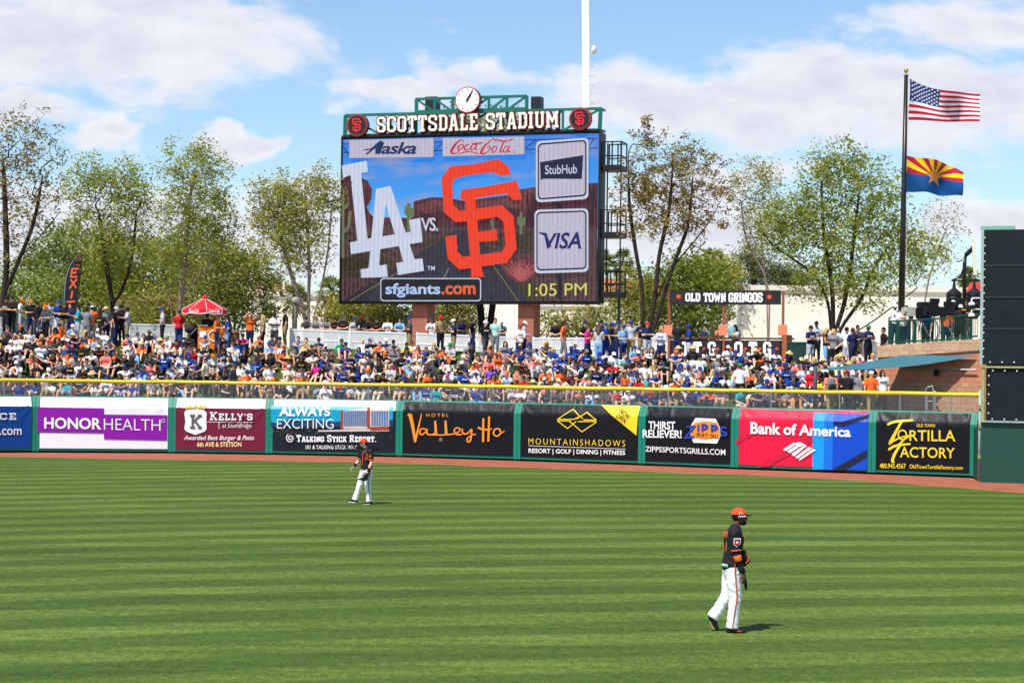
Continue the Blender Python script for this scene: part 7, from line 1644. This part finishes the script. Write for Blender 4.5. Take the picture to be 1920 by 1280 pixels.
SEAT = """41 609 k o;56 616 w B;38 626 w B;75 611 k b;106 614 o k;111 606 o k;135 608 u w;160 618 g J;174 624 o d;186 615 w w;195 618 w q;22 637 w w;54 637 k w;75 641 w o;96 638 d r;108 633 f q;40 655 l b;100 646 k q;127 657 o k;155 646 k o;181 631 u d;178 656 w d;199 657 s q;207 637 g n;12 665 k Q;22 663 k k;32 676 w w;58 661 s J;70 665 m B;112 672 g k;70 679 k q;28 690 k o;60 693 k Q;90 689 w w;107 689 d k;130 678 k o;155 688 k q;163 671 g q;185 676 k q;200 691 k d;150 675 w B;12 720f d h;38 717f b b;66 715f b d;98 716f w d;128 722f t h;180 718f w d;
238 626 s k;243 638 w b;259 623 w d;269 625 k h;280 618 k h;290 628 w b;302 634 c H;315 629 w a;331 635 m k;339 629 n b;266 641 o H;308 642 c o;212 638 g b;220 655 k B;248 666 k Q;219 668 k o;281 662 d h;308 661 b n;321 655 b H;342 664 w b;355 661 b b;364 650 r B;387 646 k l;386 629 g b;413 629 n d;361 640 d k;232 684 w b;270 686 b b;257 697 w d;288 705 g w;323 679 d k;326 687 l b;337 680 w b;316 701 s h;364 686 d b;220 716f b h;290 715f g d;326 716f d w;358 711f d B;250 718f b h;399 700 d J;
456 625 p k;450 637 b k;432 641 w d;417 652 n k;457 654 k B;450 669 k Q;481 670 b k;486 641 k k;486 654 d k;504 641 u b;530 643 w J;487 628 o j;512 627 d k;525 631 d k;520 640 s q;538 667 s H;565 665 k d;560 630 g q;576 633 a h;597 633 d k;571 652 k H;588 659 w k;543 684 w l;593 678 p Q;605 684 k b;468 676 u d;454 681 w Q;463 694 o k;484 693 k k;505 682 w k;513 698 o d;566 699 o d;551 698 g J;541 705 w h;428 683 k k;447 703 d h;505 714f d h;530 717f k w;570 717f a q;600 717f l l;465 718f d k;425 716f d h;
640 635 e d;649 641 b n;675 650 b Q;679 636 w j;693 634 k b;724 634 n w;737 637 g k;714 640 o h;739 648 g k;704 652 k o;683 662 w Q;702 661 a B;691 668 d k;725 660 k o;713 673 k Q;754 661 k k;764 642 y k;762 650 d k;773 639 w q;783 647 s B;797 650 d h;800 661 b b;772 661 w n;767 674 u b;787 673 w w;800 684 f d;769 682 u e;618 672 d n;628 682 g J;647 676 b b;643 689 b n;672 687 b b;689 691 w o;707 701 k Q;718 698 k k;616 701 w b;660 707 g k;756 706 d b;757 695 d q;777 709 k k;662 718f l k;690 718f g d;720 718f d k;755 716f d y;780 718f d h;612 718f w h;800 719f b h;
817 652 a k;845 643 l e;841 673 w o;830 650 o k;868 665 g w;843 691 w w;868 677 k w;838 701 d p;820 702 k Q;872 691 b n;911 650 d k;917 645 s J;918 667 s k;936 660 o o;896 683 w r;893 698 w n;902 711 b b;920 684 v r;954 667 d k;953 696 l o;958 648 b l;979 644 b j;994 641 g b;970 689 s k;988 685 k n;1000 669 s o;984 704 r q;1001 712 k H;974 675 k k;808 672 d w;963 725f l q;978 726f w h;1000 726f g k;895 723f b h;855 722f n k;930 723f d k;818 722f t h;
1017 656 c b;1030 660 c b;1045 675 b b;1052 664 b l;1073 649 b b;1071 673 c q;1080 671 b n;1102 643 k l;1099 655 b g;1126 660 b b;1114 674 o Q;1135 670 k k;1120 686 n q;1093 690 k u;1152 660 w w;1168 662 i h;1188 648 u b;1195 657 s w;1182 685 d k;1023 690 o d;1051 690 o n;1022 707 d l;1045 709 w c;1072 695 m d;1075 713 r d;1113 713 m w;1135 706 d f;1028 728f d d;1048 728f d h;1085 727f s J;1115 728f w k;1157 733f r k;1183 733f w w;1135 730f d k;
1219 651 w B;1243 647 k q;1231 657 k k;1208 673 d k;1230 674 a a;1276 649 s H;1299 648 k H;1319 652 w k;1339 655 k d;1284 668 w n;1312 664 w k;1347 665 g w;1271 681 w b;1293 684 w b;1311 687 s b;1316 704 l d;1267 709 o b;1288 707 b b;1343 695 b b;1378 656 n b;1397 655 b h;1404 661 k w;1219 716 o d;1330 725 d q;1206 734f b J;1229 734f b d;1247 735f n n;1271 734f k k;1295 737f b b;1311 738f b b;1335 735f o k;1356 736f d k;1388 736f t h;
1415 653 k H;1426 662 o Q;1436 664 k l;1453 654 w b;1436 675 w k;1467 675 o Q;1478 679 b b;1502 671 w H;1512 667 k w;1451 680 b d;1443 694 w b;1438 710 b b;1487 701 b d;1428 709 u n;1543 671 s H;1556 667 k Q;1581 667 n Q;1576 662 k H;1609 656 w k;1612 665 s w;1633 662 w j;1622 676 b m;1467 717 b Q;1484 712 l d;1491 725 d k;1522 725 n n;1516 717 d r;1543 707 y k;1571 704 p Q;1413 745f c c;1418 726 k d;1440 744f d k;1460 743f d Q;1478 742f g h;1500 743f k h;1590 744f c h;1525 742f n h"""
CN = {'k': ('black', (36, 34, 38)), 'w': ('white', (238, 238, 240)), 'g': ('grey', (128, 128, 132)), 'd': ('dark grey', (74, 74, 82)), 'b': ('royal blue', (28, 62, 144)), 'n': ('navy blue', (36, 44, 84)), 'o': ('orange', (242, 106, 42)),
      'r': ('red', (206, 36, 44)), 's': ('coral pink', (238, 130, 116)), 'p': ('magenta', (214, 36, 130)), 't': ('teal', (24, 160, 176)), 'e': ('green', (30, 140, 84)), 'y': ('yellow', (244, 206, 50)), 'l': ('light grey', (186, 190, 200)),
      'u': ('light blue', (130, 180, 232)), 'v': ('purple', (124, 84, 186)), 'm': ('maroon', (112, 34, 50)), 'c': ('cream', (226, 214, 192)), 'a': ('tan', (156, 136, 96)), 'i': ('mint', (164, 214, 208)), 'z': ('lavender', (190, 180, 214)), 'f': ('dark green', (44, 66, 50))}
HN = {'q': 'dark hair', 'h': 'brown hair', 'j': 'blond hair', 'Q': 'long dark hair', 'B': 'long brown hair', 'J': 'long blond hair', 'H': 'straw hat', 'x': 'shaved head'}
def cloth(c): return M('cloth_' + CN[c][0].replace(' ', '_'), CN[c][1], .85, .10, 5, .5, .15, bscale=14)
HAIRM = {'q': M('hair_dark', (36, 26, 22), .8, .2, 30), 'h': M('hair_brown', (92, 62, 42), .8, .2, 30), 'j': M('hair_blond', (198, 160, 104), .8, .2, 30)}
STRAW = M('straw', (222, 186, 124), .8, .12, 20, .3); LENS = M('lens_dark', (14, 16, 20), .15, 0, 4, 0, .6)
SHOEM = M('shoe_mixed', (60, 58, 62), .7, .8, 1.0)

def sit(kn, an, to, el, ha, N=(0, -.05, .60), P=(0, .0, .13), look=(0, -1, -.1), elL=None, haL=None, mid=None):
    m = lambda p, s: V3((p[0] * s, p[1], p[2])); J = dict(P=V3(P), N=V3(N), look=look)
    d = V3(N) - V3(P); up = d.normalized(); J['mid'] = V3(P) * .52 + V3(N) * .48 + V3((0, .05, 0))
    J['H'] = V3(N) + V3((0, -.035, .135)); sh = V3(N) - up * .075
    J['shR'] = sh + V3((.185, 0, 0)); J['shL'] = sh + V3((-.185, 0, 0)); J['hipR'] = V3(P) + V3((.09, -.02, -.03)); J['hipL'] = V3(P) + V3((-.09, -.02, -.03))
    for s, k in (('R', 1), ('L', -1)):
        J['kn' + s], J['an' + s], J['to' + s] = m(kn, k), m(an, k), m(to, k); J['el' + s], J['ha' + s] = m(el, k), m(ha, k)
    if elL: J['elL'], J['haL'] = V3(elL), V3(haL)
    return J
KN = dict(kn=(.14, -.40, .42), an=(.12, -.60, -.08), to=(.14, -.78, -.17)); XL = dict(kn=(.36, -.27, .13), an=(-.06, -.38, .03), to=(-.22, -.36, .01)); OUT = dict(kn=(.13, -.50, .20), an=(.12, -.92, -.15), to=(.15, -1.02, -.07))
SITP = [sit(el=(.24, -.22, .36), ha=(.05, -.50, .33), **KN), sit(el=(.26, -.08, .30), ha=(.12, -.30, .22), **XL), sit(el=(.27, .18, .32), ha=(.28, .27, .07), N=(0, .10, .58), **OUT), sit(el=(.25, -.36, .42), ha=(.09, -.56, .37), N=(0, -.17, .57), **KN),
        sit(el=(.30, -.24, .58), ha=(.07, -.2, .75), elL=(-.25, -.2, .34), haL=(-.12, -.42, .34), **KN), sit(el=(.27, -.12, .34), ha=(.10, -.26, .52), elL=(-.26, -.1, .3), haL=(-.14, -.3, .22), look=(.5, -1, -.05), **XL),
        sit(el=(.25, -.16, .34), ha=(-.02, -.33, .36), look=(-.6, -1, 0), **KN), sit(el=(.26, -.14, .32), ha=(.14, -.40, .24), N=(0, -.1, .59), look=(0, -1, -.35), **OUT)]
def std(el, ha, elL=None, haL=None, N=(0, -.01, 1.47), look=(0, -1, -.08), st=0.0):
    m = lambda p, s: V3((p[0] * s, p[1], p[2])); J = dict(P=V3((0, 0, .95)), mid=V3((0, .01, 1.18)), N=V3(N), look=look, H=V3(N) + V3((0, -.02, .15)))
    J['shR'] = V3(N) + V3((.19, .01, -.075)); J['shL'] = V3(N) + V3((-.19, .01, -.075)); J['hipR'], J['hipL'] = V3((.09, 0, .92)), V3((-.09, 0, .92))
    for s, k in (('R', 1), ('L', -1)):
        J['kn' + s], J['an' + s], J['to' + s] = V3((.10 * k, -.02 + st * k, .50)), V3((.11 * k, .02 + st * k * 1.6, .075)), V3((.14 * k, -.16 + st * k * 1.6, .03)); J['el' + s], J['ha' + s] = m(el, k), m(ha, k)
    if elL: J['elL'], J['haL'] = V3(elL), V3(haL)
    return J
STP = [std((.25, .03, 1.12), (.26, -.04, .88)), std((.26, -.08, 1.14), (-.10, -.20, 1.19)), std((.25, .0, 1.12), (.11, -.27, 1.16), (-.25, .03, 1.12), (-.26, -.03, .88)), std((.24, -.03, 1.12), (.05, -.29, 1.13), look=(0, -1, -.4)),
       std((.27, -.2, 1.08), (.05, -.36, 1.05), N=(0, -.13, 1.43)), std((.30, -.14, 1.52), (.07, -.24, 1.72), look=(0, -1, .1)), std((.36, .08, 1.14), (.21, -.05, .98)), std((.36, -.1, 1.45), (.09, -.15, 1.64), (-.25, .03, 1.12), (-.25, -.03, .88)), std((.25, .05, 1.12), (.26, -.02, .88), st=.1, look=(.5, -1, 0))]
for j in SITP + STP:                         # centre looks: nothing to do, poses are complete
    pass
KIT = {}
def kit(key, J):
    if key in KIT: return KIT[key]
    hm = headframe(J['H'], J['look']); k = {}
    b = remesh(body_mb(J), .026, 1, 'body')
    import numpy as _n
    idx = []
    an = [J['anR'], J['anL']]; to = [J['toR'], J['toL']]
    for p in b.polygons:
        c = p.center; near = any((c - lerp(a, t, f)).length < .085 for a, t in zip(an, to) for f in (0.15, .55, 1.0)); idx.append(1 if near else 0)
    b.polygons.foreach_set('material_index', idx); k['body'] = b
    k['short'] = remesh(shirt_mb(J, 'short'), .027, 1, 'shirt'); k['long'] = remesh(shirt_mb(J, 'long'), .027, 1, 'shirt'); k['tank'] = remesh(shirt_mb(J, 'none', .014), .027, 1, 'shirt')
    k['trousers'] = remesh(trouser_mb(J, True, .012, .06), .028, 1, 'trousers'); k['shorts'] = remesh(trouser_mb(J, False, .014), .028, 1, 'shorts')
    c = MB(); c.v, c.f, c.m = list(CAPB.v), list(CAPB.f), list(CAPB.m); c.add(CAPBR.v, CAPBR.f, 0); k['cap'] = tp(c, hm @ Matrix.Scale(1.07, 4)).mesh('cap', True)
    k['straw_hat'] = tp(straw_mb(), hm).mesh('straw_hat', True); k['hair'] = tp(hair_mb('short'), hm).mesh('hair', True); k['long_hair'] = tp(hair_mb('long'), hm).mesh('hair', True)
    up = (V3(J['N']) - V3(J['P'])).normalized(); fr = V3((0, -1, 0)); fr = (fr - up * fr.dot(up)).normalized(); cx = V3((1, 0, 0)); c0 = lerp(J['mid'], (V3(J['shR']) + V3(J['shL'])) / 2, .5) + fr * .134
    pm = MB()
    for q, (x, w_, h_) in enumerate(((-.10, .03, .05), (-.06, .025, .04), (-.02, .03, .042), (.02, .022, .046), (.06, .03, .04), (.10, .025, .052))): pm.box(c0 + cx * x + fr * (.012 - abs(x) * .12), (w_, .02, h_), axes=(cx, fr, up))
    k['print'] = pm.mesh('shirt_print')
    k['sunglasses'] = tp(glasses_mb(), hm).mesh('sunglasses')
    for n, me in k.items():
        while len(me.materials) < (2 if n == 'body' else 1): me.materials.append(None)
        if n in ('body', 'short', 'long', 'tank', 'trousers', 'shorts'): me.polygons.foreach_set('use_smooth', [True] * len(me.polygons))
    KIT[key] = k; return k
for i, J in enumerate(SITP): kit('s%d' % i, J)
for i, J in enumerate(STP): kit('t%d' % i, J)

crng = random.Random(77)
def slope_spot(px, py, H, lo=.7, hi=8.6):
    """the place on the berm where somebody H high has the top of the head at this pixel"""
    def top(t):
        Y = wallY(W(px, py, 86).x) + t
        for _ in range(3): x = W(px, py, Y).x; Y = wallY(x) + t
        return x, Y, pix((x, Y, bermz(x, t) + H))[1]
    for _ in range(26):
        m = (lo + hi) / 2
        if top(m)[2] > py: lo = m
        else: hi = m
    x, Y, y = top((lo + hi) / 2); return x, Y, bermz(x, (lo + hi) / 2), (lo + hi) / 2
PEOPLE = []
def dress(sh, hat, legs, fem, sleeve, skin, shorts, glasses):
    """list of (mesh kind, part name, material)"""
    out = [('body', 'body', SKINS[skin])]
    out.append((sleeve, 'shirt', cloth(sh)))
    out.append(('shorts' if shorts else 'trousers', 'shorts' if shorts else 'trousers', legs))
    hair = {'Q': 'q', 'B': 'h', 'J': 'j'}.get(hat, hat if hat in 'qhj' else None)
    if hat == 'H': out += [('straw_hat', 'straw_hat', STRAW)] + [('long_hair' if fem else 'hair', 'hair', HAIRM[crng.choice('qh')])]
    elif hat == 'x': pass
    elif hair: out.append(('long_hair' if hat in 'QBJ' else 'hair', 'hair', HAIRM[hair]))
    else: out += [('cap', 'cap', cloth(hat)), ('long_hair' if fem else 'hair', 'hair', HAIRM[crng.choice('qqqhhj')])]
    pr = {'b': 'w', 'k': crng.choice('owoy'), 'd': crng.choice('ow'), 'w': crng.choice('obk'), 'g': crng.choice('kb'), 'l': crng.choice('bd'), 'n': 'w', 'o': 'k'}.get(sh)
    if pr and crng.random() < .5: out.append(('print', 'shirt_print', cloth(pr)))
    if glasses: out.append(('sunglasses', 'sunglasses', LENS))
    return out
def person(loc, rz, sc, key, parts, info):
    root = bpy.data.objects.new('person', None); COL.objects.link(root); root.empty_display_size = .2
    root.location = loc; root.rotation_euler = (0, 0, rz); root.scale = (sc, sc, sc)
    for kind, nm, mat in parts:
        o = bpy.data.objects.new(nm, KIT[key][kind]); COL.objects.link(o); o.parent = root
        o.material_slots[0].link = 'OBJECT'; o.material_slots[0].material = mat
        if kind == 'body': o.material_slots[1].link = 'OBJECT'; o.material_slots[1].material = SHOEM
    info['o'] = root; info['loc'] = V3(loc); PEOPLE.append(info); return root
LEGM = lambda c: cloth(c)
def make_crowd():
    todo = []
    for rec in STAND.replace('\n', '').split(';'):
        x, y, pose, sh, hat, *lg = rec.split(); px, py = float(x), float(y); lg = lg[0] if lg else crng.choice('nkda')
        fem = hat in 'QBJ' or (px in (86, 469)); H = 1.755
        if pose == 'F':
            t = 9.62; Y = wallY(W(px, py, 93).x) + t; p = W(px, py, Y); z = crestX(p.x) - .02; sc = min(1.12, max(.9, (p.z - z) / 1.70)); loc = (p.x, Y, z); key = 't4'; rz = R(crng.uniform(-15, 15)); wh = 'leaning'
        elif pose == 'K':
            Y = 91.5; p = W(px, py, Y); loc = (p.x, Y, p.z - 1.72); sc = .98; key = 't3'; rz = R(crng.uniform(-40, 40)); wh = 'bar'
        elif pose == 'D':
            Y = 78.0 if px in (1692, 1736, 1774, 1801) else 79.3 if px > 1690 else 78.6; p = W(px, py, Y); loc = (p.x, Y, p.z - 1.72); sc = .98; key = crng.choice(['t2', 't3', 't0']); rz = R(crng.uniform(-60, 20)); wh = 'deck'
        elif pose[0] == 'n':
            small = px in (1172, 885); sc = .62 if small else 1.0; xx, Y, z, t = slope_spot(px, py, 1.755 * sc, 1.2, 8); loc = (xx, Y, z); key = crng.choice(['t0', 't8', 't2']); wh = 'low'; rz = {'B': R(180), 'L': R(-70), 'R': R(70), 'S': 0}[pose[1]]
        else:
            xx, Y, z, t = slope_spot(px, py, 1.755, 5.0, 9.0); top = pix((xx, Y, z + 1.755))[1]; sc = min(1.1, max(.9, 1 + (top - py) * Y / F / 1.755)); loc = (xx, Y, z)
            key = 't5' if px == 469 else crng.choice(['t0', 't1', 't2', 't3', 't6', 't8', 't1']); rz = {'S': R(crng.uniform(-35, 35)), 'B': R(180 + crng.uniform(-25, 25)), 'L': R(-75 + crng.uniform(-15, 15)), 'R': R(75 + crng.uniform(-15, 15))}[pose]; wh = 'crest'
            if px in (39, 173): key = 't3'
            if px in (239, 768, 1628): key = 't1'
        sl = 'tank' if (fem and sh in 'aksl' and crng.random() < .6) else ('long' if px in (92, 983, 437, 1240, 1608, 1788, 983) else 'short')
        short = lg in 'l' or (lg == 'a' and crng.random() < .3)
        person(loc, rz, sc, key, dress(sh, hat, LEGM(lg), fem, sl, crng.choice([0, 0, 1, 1, 2, 3] if px not in (1379,) else [3]), short, crng.random() < .5), dict(px=px, py=py, sh=sh, hat=hat, wh=wh, pose=pose, sl=sl, sm=sc < .7))
    for rec in SEAT.replace('\n', '').split(';'):
        x, y, sh, hat = rec.split(); fr = y.endswith('f'); px, py = float(x), float(y.rstrip('f'))
        fem = hat in 'QBJ' or (hat == 'H' and sh in 's') or (hat not in 'qhjx' and crng.random() < .18); i = crng.choice([0, 1, 1, 3, 5, 6, 0]) if fr else crng.choice([0, 0, 1, 1, 3, 3, 4, 5, 6, 7, 2]); H = float(SITP[i]['H'][2]) + .13
        sc = crng.uniform(.98, 1.1)
        xx, Y, z, t = slope_spot(px, py, H * sc, 1.75 if i in (0, 3, 4, 6) else 1.45 if i in (1, 5) else 2.0, 8.3) if px < 1300 else slope_spot(px, py, H * sc, 2.1, 8.3)
        sl = 'tank' if fem and crng.random() < .45 else ('long' if crng.random() < .12 else 'short')
        lg = crng.choice('nnkkdaulcc'); short = crng.random() < .72
        todo.append((t, (xx, Y, z), R(crng.uniform(-38, 38)), sc, 's%d' % i, dress(sh, hat, LEGM(lg), fem, sl, crng.choice([0, 0, 0, 1, 1, 2, 2, 3]), short, crng.random() < .6), dict(px=px, py=py, sh=sh, hat=hat, wh='front' if fr else 'slope', pose='s', t=t, sl=sl, sm=False)))
    # the 298 spectators that show largest are people of their own; those farthest up the slope join the crowd mass
    todo.sort(key=lambda q: q[0]); k = 298 - len(PEOPLE)
    for q in todo[:k]: person(*q[1:])
    return todo[k:]
FAR = make_crowd()
def make_bags():
    def spot(px, py): x, Y, z, t = slope_spot(px, py, .3, 1.5, 8.2); return V3((x, Y, z))
    for px, py, col, lab in ((108, 733, (40, 170, 190), 'turquoise bag lying behind the wire mesh above the purple banded banner'), (133, 738, (206, 44, 56), 'red bag lying behind the wire mesh right of the turquoise bag'), (1208, 716, (30, 170, 190), 'bright turquoise rucksack on the slope above the yellow mountain banner'), (1262, 690, (36, 36, 40), 'black rucksack on the slope above the sports grill banner'), (1010, 700, (60, 60, 70), 'dark grey bag on the slope below the right pillar')):
        c = spot(px, py); t = thing('bag', c, lab, 'bag', 'bags lying on the slope'); m = M('bag_%d' % px, col, .8, .15, 6, .3)
        b = MB(); b.ell(c + V3((0, 0, .17)), (.25, .17, .19)); b.build('bag_body', m, t, smooth=True); MB().tube(cat3([c + V3((-.13, 0, .3)), c + V3((-.06, 0, .43)), c + V3((.06, 0, .43)), c + V3((.13, 0, .3))], 4), .016, 6).build('handle', BLACKM, t)
        MB().sweep([c + V3((-.12, -.15, .14)), c + V3((.12, -.15, .14))], [(.07, .05), (.07, .05)], (0, 0, 1), 8).build('front_pocket', m, t, smooth=True)
    for px, py, w, d, col, lab in ((1180, 722, 1.3, 1.0, (238, 236, 232), 'white blanket spread low on the slope above the yellow mountain banner'), (1330, 700, .8, .8, (232, 222, 170), 'pale yellow blanket spread on the slope above the sports grill banner'), (632, 678, 1.3, .7, (120, 40, 60), 'maroon blanket spread on the slope below the left edge of the video board'), (1245, 716, 1.0, .8, (236, 236, 238), 'white blanket spread low on the slope right of the bright turquoise rucksack')):
        c = spot(px, py); vs = []; n = 8
        for i in range(n + 1):
            for j in range(n + 1):
                x, y = c.x + (i / n - .5) * w, c.y + (j / n - .5) * d; vs.append((x, y, bermz(x, y - wallY(x)) + .035 + .02 * math.sin(i * 1.9 + j) ))
        o = MB().add(vs, [(i * (n + 1) + j, (i + 1) * (n + 1) + j, (i + 1) * (n + 1) + j + 1, i * (n + 1) + j + 1) for i in range(n) for j in range(n)]).build('blanket', M('blanket_%d' % px, col, .9, .08, 4), smooth=True); tag(o, lab, 'blanket', 'blankets spread on the slope')
    p = next(q for q in PEOPLE if q['px'] == 1558); c = p['loc'] + V3((0, -.17, 1.2)); t = thing('backpack', c, 'grey and black backpack worn by the fan in coral pink near the block wall', 'backpack')
    MB().sweep([c + V3((0, 0, -.2)), c, c + V3((0, 0, .17))], [(.16, .08), (.17, .09), (.14, .07)], (1, 0, 0), 12).build('pack', M('pack_grey', (104, 108, 108), .8, .4, 14), t, smooth=True); MB().sweep([c + V3((0, -.09, -.14)), c + V3((0, -.09, .0))], [(.12, .04), (.11, .03)], (1, 0, 0), 10).build('pocket', BLACKM, t, smooth=True)
    for s in (-.11, .11): MB().tube(cat3([c + V3((s, .0, .17)), c + V3((s, .1, .25)), c + V3((s, .2, .22))], 4), .02, 6).build('strap', BLACKM, t)
make_bags()

# ------------------------------------------------------------------ labels that single each spectator out
BELOW = [(66, 'blue banner'), (321, 'purple banded banner'), (504, 'maroon banner'), (748, 'teal hotel banner'), (969, 'orange script banner'), (1203, 'yellow mountain banner'), (1377, 'sports grill banner'), (1634, 'red bank banner'), (9999, 'tortilla banner')]
def below(px): return next(n for x, n in BELOW if px < x)
ABOVE = [(60, 'at the far left'), (120, 'left of the feather flag'), (215, 'left of the forked tree'), (300, 'right of the forked tree'), (430, 'by the red parasol'), (560, 'by the lamp post'), (640, 'left of the video board'), (768, 'below the video board'), (815, 'at the left pillar'), (968, 'between the pillars'), (1020, 'at the right pillar'), (1120, 'right of the right pillar'), (1230, 'by the brown tree'), (1480, 'by the bar'), (1640, 'under the broad tree'), (9999, 'at the block wall')]
def look(p):
    c = CN[p['sh']][0]; g = {'tank': 'top', 'long': 'long sleeved shirt', 'short': 'shirt'}[p['sl']]
    h = HN[p['hat']] if p['hat'] in HN else CN[p['hat']][0] + ' cap'
    return c, g, h
def label_people():
    for p in PEOPLE:
        c, g, h = look(p)
        if p['wh'] == 'leaning': pos, where = 'leaning on lattice fence', next(n for x, n in ABOVE if p['px'] < x)
        elif p['wh'] == 'bar': pos, where = 'standing behind the bar counter', ''
        elif p['wh'] == 'deck': pos, where = 'standing among cameras on the deck', ''
        elif p['wh'] == 'low': pos, where = 'standing low on the slope', 'above ' + below(p['px'])
        elif p['wh'] == 'crest': pos, where = {'B': 'standing turned away', 'L': 'standing facing left', 'R': 'standing facing right'}.get(p['pose'], 'standing'), next(n for x, n in ABOVE if p['px'] < x)
        elif p['wh'] == 'front': pos, where = 'seated behind wire mesh', 'above ' + below(p['px'])
        else: pos, where = 'seated ' + ('high' if p['t'] > 5.6 else 'midway' if p['t'] > 3 else 'low') + ' on slope', 'above ' + below(p['px'])
        p['l'] = ('child' if p['sm'] else 'fan') + ' in ' + c + ' ' + ('shirt' if g == 'long sleeved shirt' else g) + ', ' + h + ', ' + pos + (' ' + where if where else '')
        p['g'] = {'leaning': 'fans leaning on the lattice fence', 'bar': 'bar staff', 'deck': 'camera crew on the deck', 'low': 'people standing low on the slope', 'crest': 'fans standing along the top of the berm', 'front': 'fans seated right behind the wire mesh', 'slope': 'fans seated on the grass berm'}[p['wh']]
    def clash():
        d = {}
        for p in PEOPLE: d.setdefault(p['l'], []).append(p)
        return [v for v in d.values() if len(v) > 1]
    for v in clash():                        # tell look-alikes apart by a neighbour
        for p in v:
            best = None
            for q in sorted(PEOPLE, key=lambda q: (q['px'] - p['px']) ** 2 + (q['py'] - p['py']) ** 2)[1:9]:
                if CN[q['sh']][0] != CN[p['sh']][0] and abs(q['px'] - p['px']) > 2:
                    s = ('left' if q['px'] > p['px'] else 'right') + ' of ' + CN[q['sh']][0].split()[-1]
                    cand = p['l'] + ', ' + s
                    if not any(r is not p and r.get('l2') == cand for r in v): best = cand; break
            p['l2'] = best
        for p in v:
            if p.get('l2'): p['l'] = p['l2']
    for v in clash():
        v.sort(key=lambda p: p['px']); nm = ['leftmost', 'second', 'third', 'fourth', 'fifth', 'sixth']
        for i, p in enumerate(v): p['l'] = ('rightmost' if i == len(v) - 1 else nm[min(i, 5)]) + ' ' + p['l']
    for p in PEOPLE:
        for x, y in ((' on slope', ''), ('banded ', ''), ('shirt, ', ', '), (' ,', ','), ('standing facing', 'facing'), ('standing turned', 'turned'), ('right of the right pillar', 'right of pillars'), ('seated behind wire mesh', 'behind wire mesh'), (' the ', ' '), (', behind wire mesh', ', behind mesh'), ('royal blue cap', 'blue cap'), ('sports grill', 'grill')):
            if len(p['l'].split()) > 16: p['l'] = p['l'].replace(x, y)
        tag(p['o'], p['l'], 'person', p['g'])
label_people()
for o in bpy.data.objects:
    if o.get('label') and len(o['label'].split()) > 16: print('LONG', o.name, o['label'])

# ------------------------------------------------------------------ the rest of the packed crowd, in the gaps: nobody could count them
def crowd_fill():
    rng = random.Random(5); pts = [(p['loc'].x, p['loc'].y) for p in PEOPLE]; V, Fv, Mi = [], [], []; mats = []; off = 0
    def mi(m):
        if m not in mats: mats.append(m)
        return mats.index(m)
    cache = {}
    def arr(me):
        if me.name not in cache:
            v = np.empty(len(me.vertices) * 3, np.float32); me.vertices.foreach_get('co', v); lt = np.empty(len(me.polygons), np.int32); me.polygons.foreach_get('loop_total', lt)
            li = np.empty(len(me.loops), np.int32); me.loops.foreach_get('vertex_index', li); pm = np.empty(len(me.polygons), np.int32); me.polygons.foreach_get('material_index', pm)
            cache[me.name] = (v.reshape(-1, 3), lt, li, pm)
        return cache[me.name]
    VV, LT, LI, PM = [], [], [], []; n = 0
    def put(loc, rz, sc, key, parts):
        nonlocal off
        A = np.array(Matrix.Translation(loc) @ Matrix.Rotation(rz, 4, 'Z') @ Matrix.Scale(sc, 4))
        for kind, nm, mat in parts:
            v, lt, li, pm = arr(KIT[key][kind]); VV.append(v @ A[:3, :3].T + A[:3, 3]); LI.append(li + off); LT.append(lt); off += len(v); PM.append(np.where(pm == 1, mi(SHOEM), mi(mat)))
    for q in FAR: put(*q[1:6]); pts.append(q[1][:2])
    for _ in range(6000):
        px = rng.uniform(-70, 1636); t = rng.uniform(1.9, 7.9); x = W(px, 690, 88).x; Y = wallY(x) + t; x = W(px, 690, Y).x
        if px > 1300 and t < 2.4 or px > 1600 and t > 4: continue
        if any((x - a) ** 2 / .34 + (Y - b) ** 2 / .42 < 1 for a, b in pts): continue
        pts.append((x, Y)); n += 1
        i = rng.choice([0, 0, 1, 1, 3, 3, 4, 5, 6, 7]); key = 's%d' % i; fem = rng.random() < .35
        sh = rng.choice('kkkkkkbbbwwwwwgggddolnrscuml'); hat = rng.choice('kkkdbbbnowwgHqqhjQQBJ'); lg = rng.choice('nnkkdaulcc')
        put((x, Y, bermz(x, t)), R(rng.uniform(-40, 40)), rng.uniform(.9, 1.08), key, dress(sh, hat, LEGM(lg), fem, 'tank' if fem and rng.random() < .5 else 'short', rng.choice([0, 0, 1, 1, 2, 3]), rng.random() < .5, rng.random() < .6))
    v = np.concatenate(VV).astype(np.float32); lt = np.concatenate(LT); li = np.concatenate(LI); pm = np.concatenate(PM)
    me = bpy.data.meshes.new('crowd'); me.vertices.add(len(v)); me.vertices.foreach_set('co', v.ravel()); me.loops.add(len(li)); me.loops.foreach_set('vertex_index', li); me.polygons.add(len(lt))
    me.polygons.foreach_set('loop_start', np.concatenate([[0], np.cumsum(lt)[:-1]]).astype(np.int32)); me.polygons.foreach_set('material_index', pm.astype(np.int32)); me.polygons.foreach_set('use_smooth', np.ones(len(lt), bool)); me.update(calc_edges=True)
    o = link('crowd', me, mats); tag(o, 'packed mass of further seated fans filling the gaps on the grass berm', 'crowd', None, 'stuff')
    print('people', len(PEOPLE), 'fill', n, 'verts', len(v))
crowd_fill()
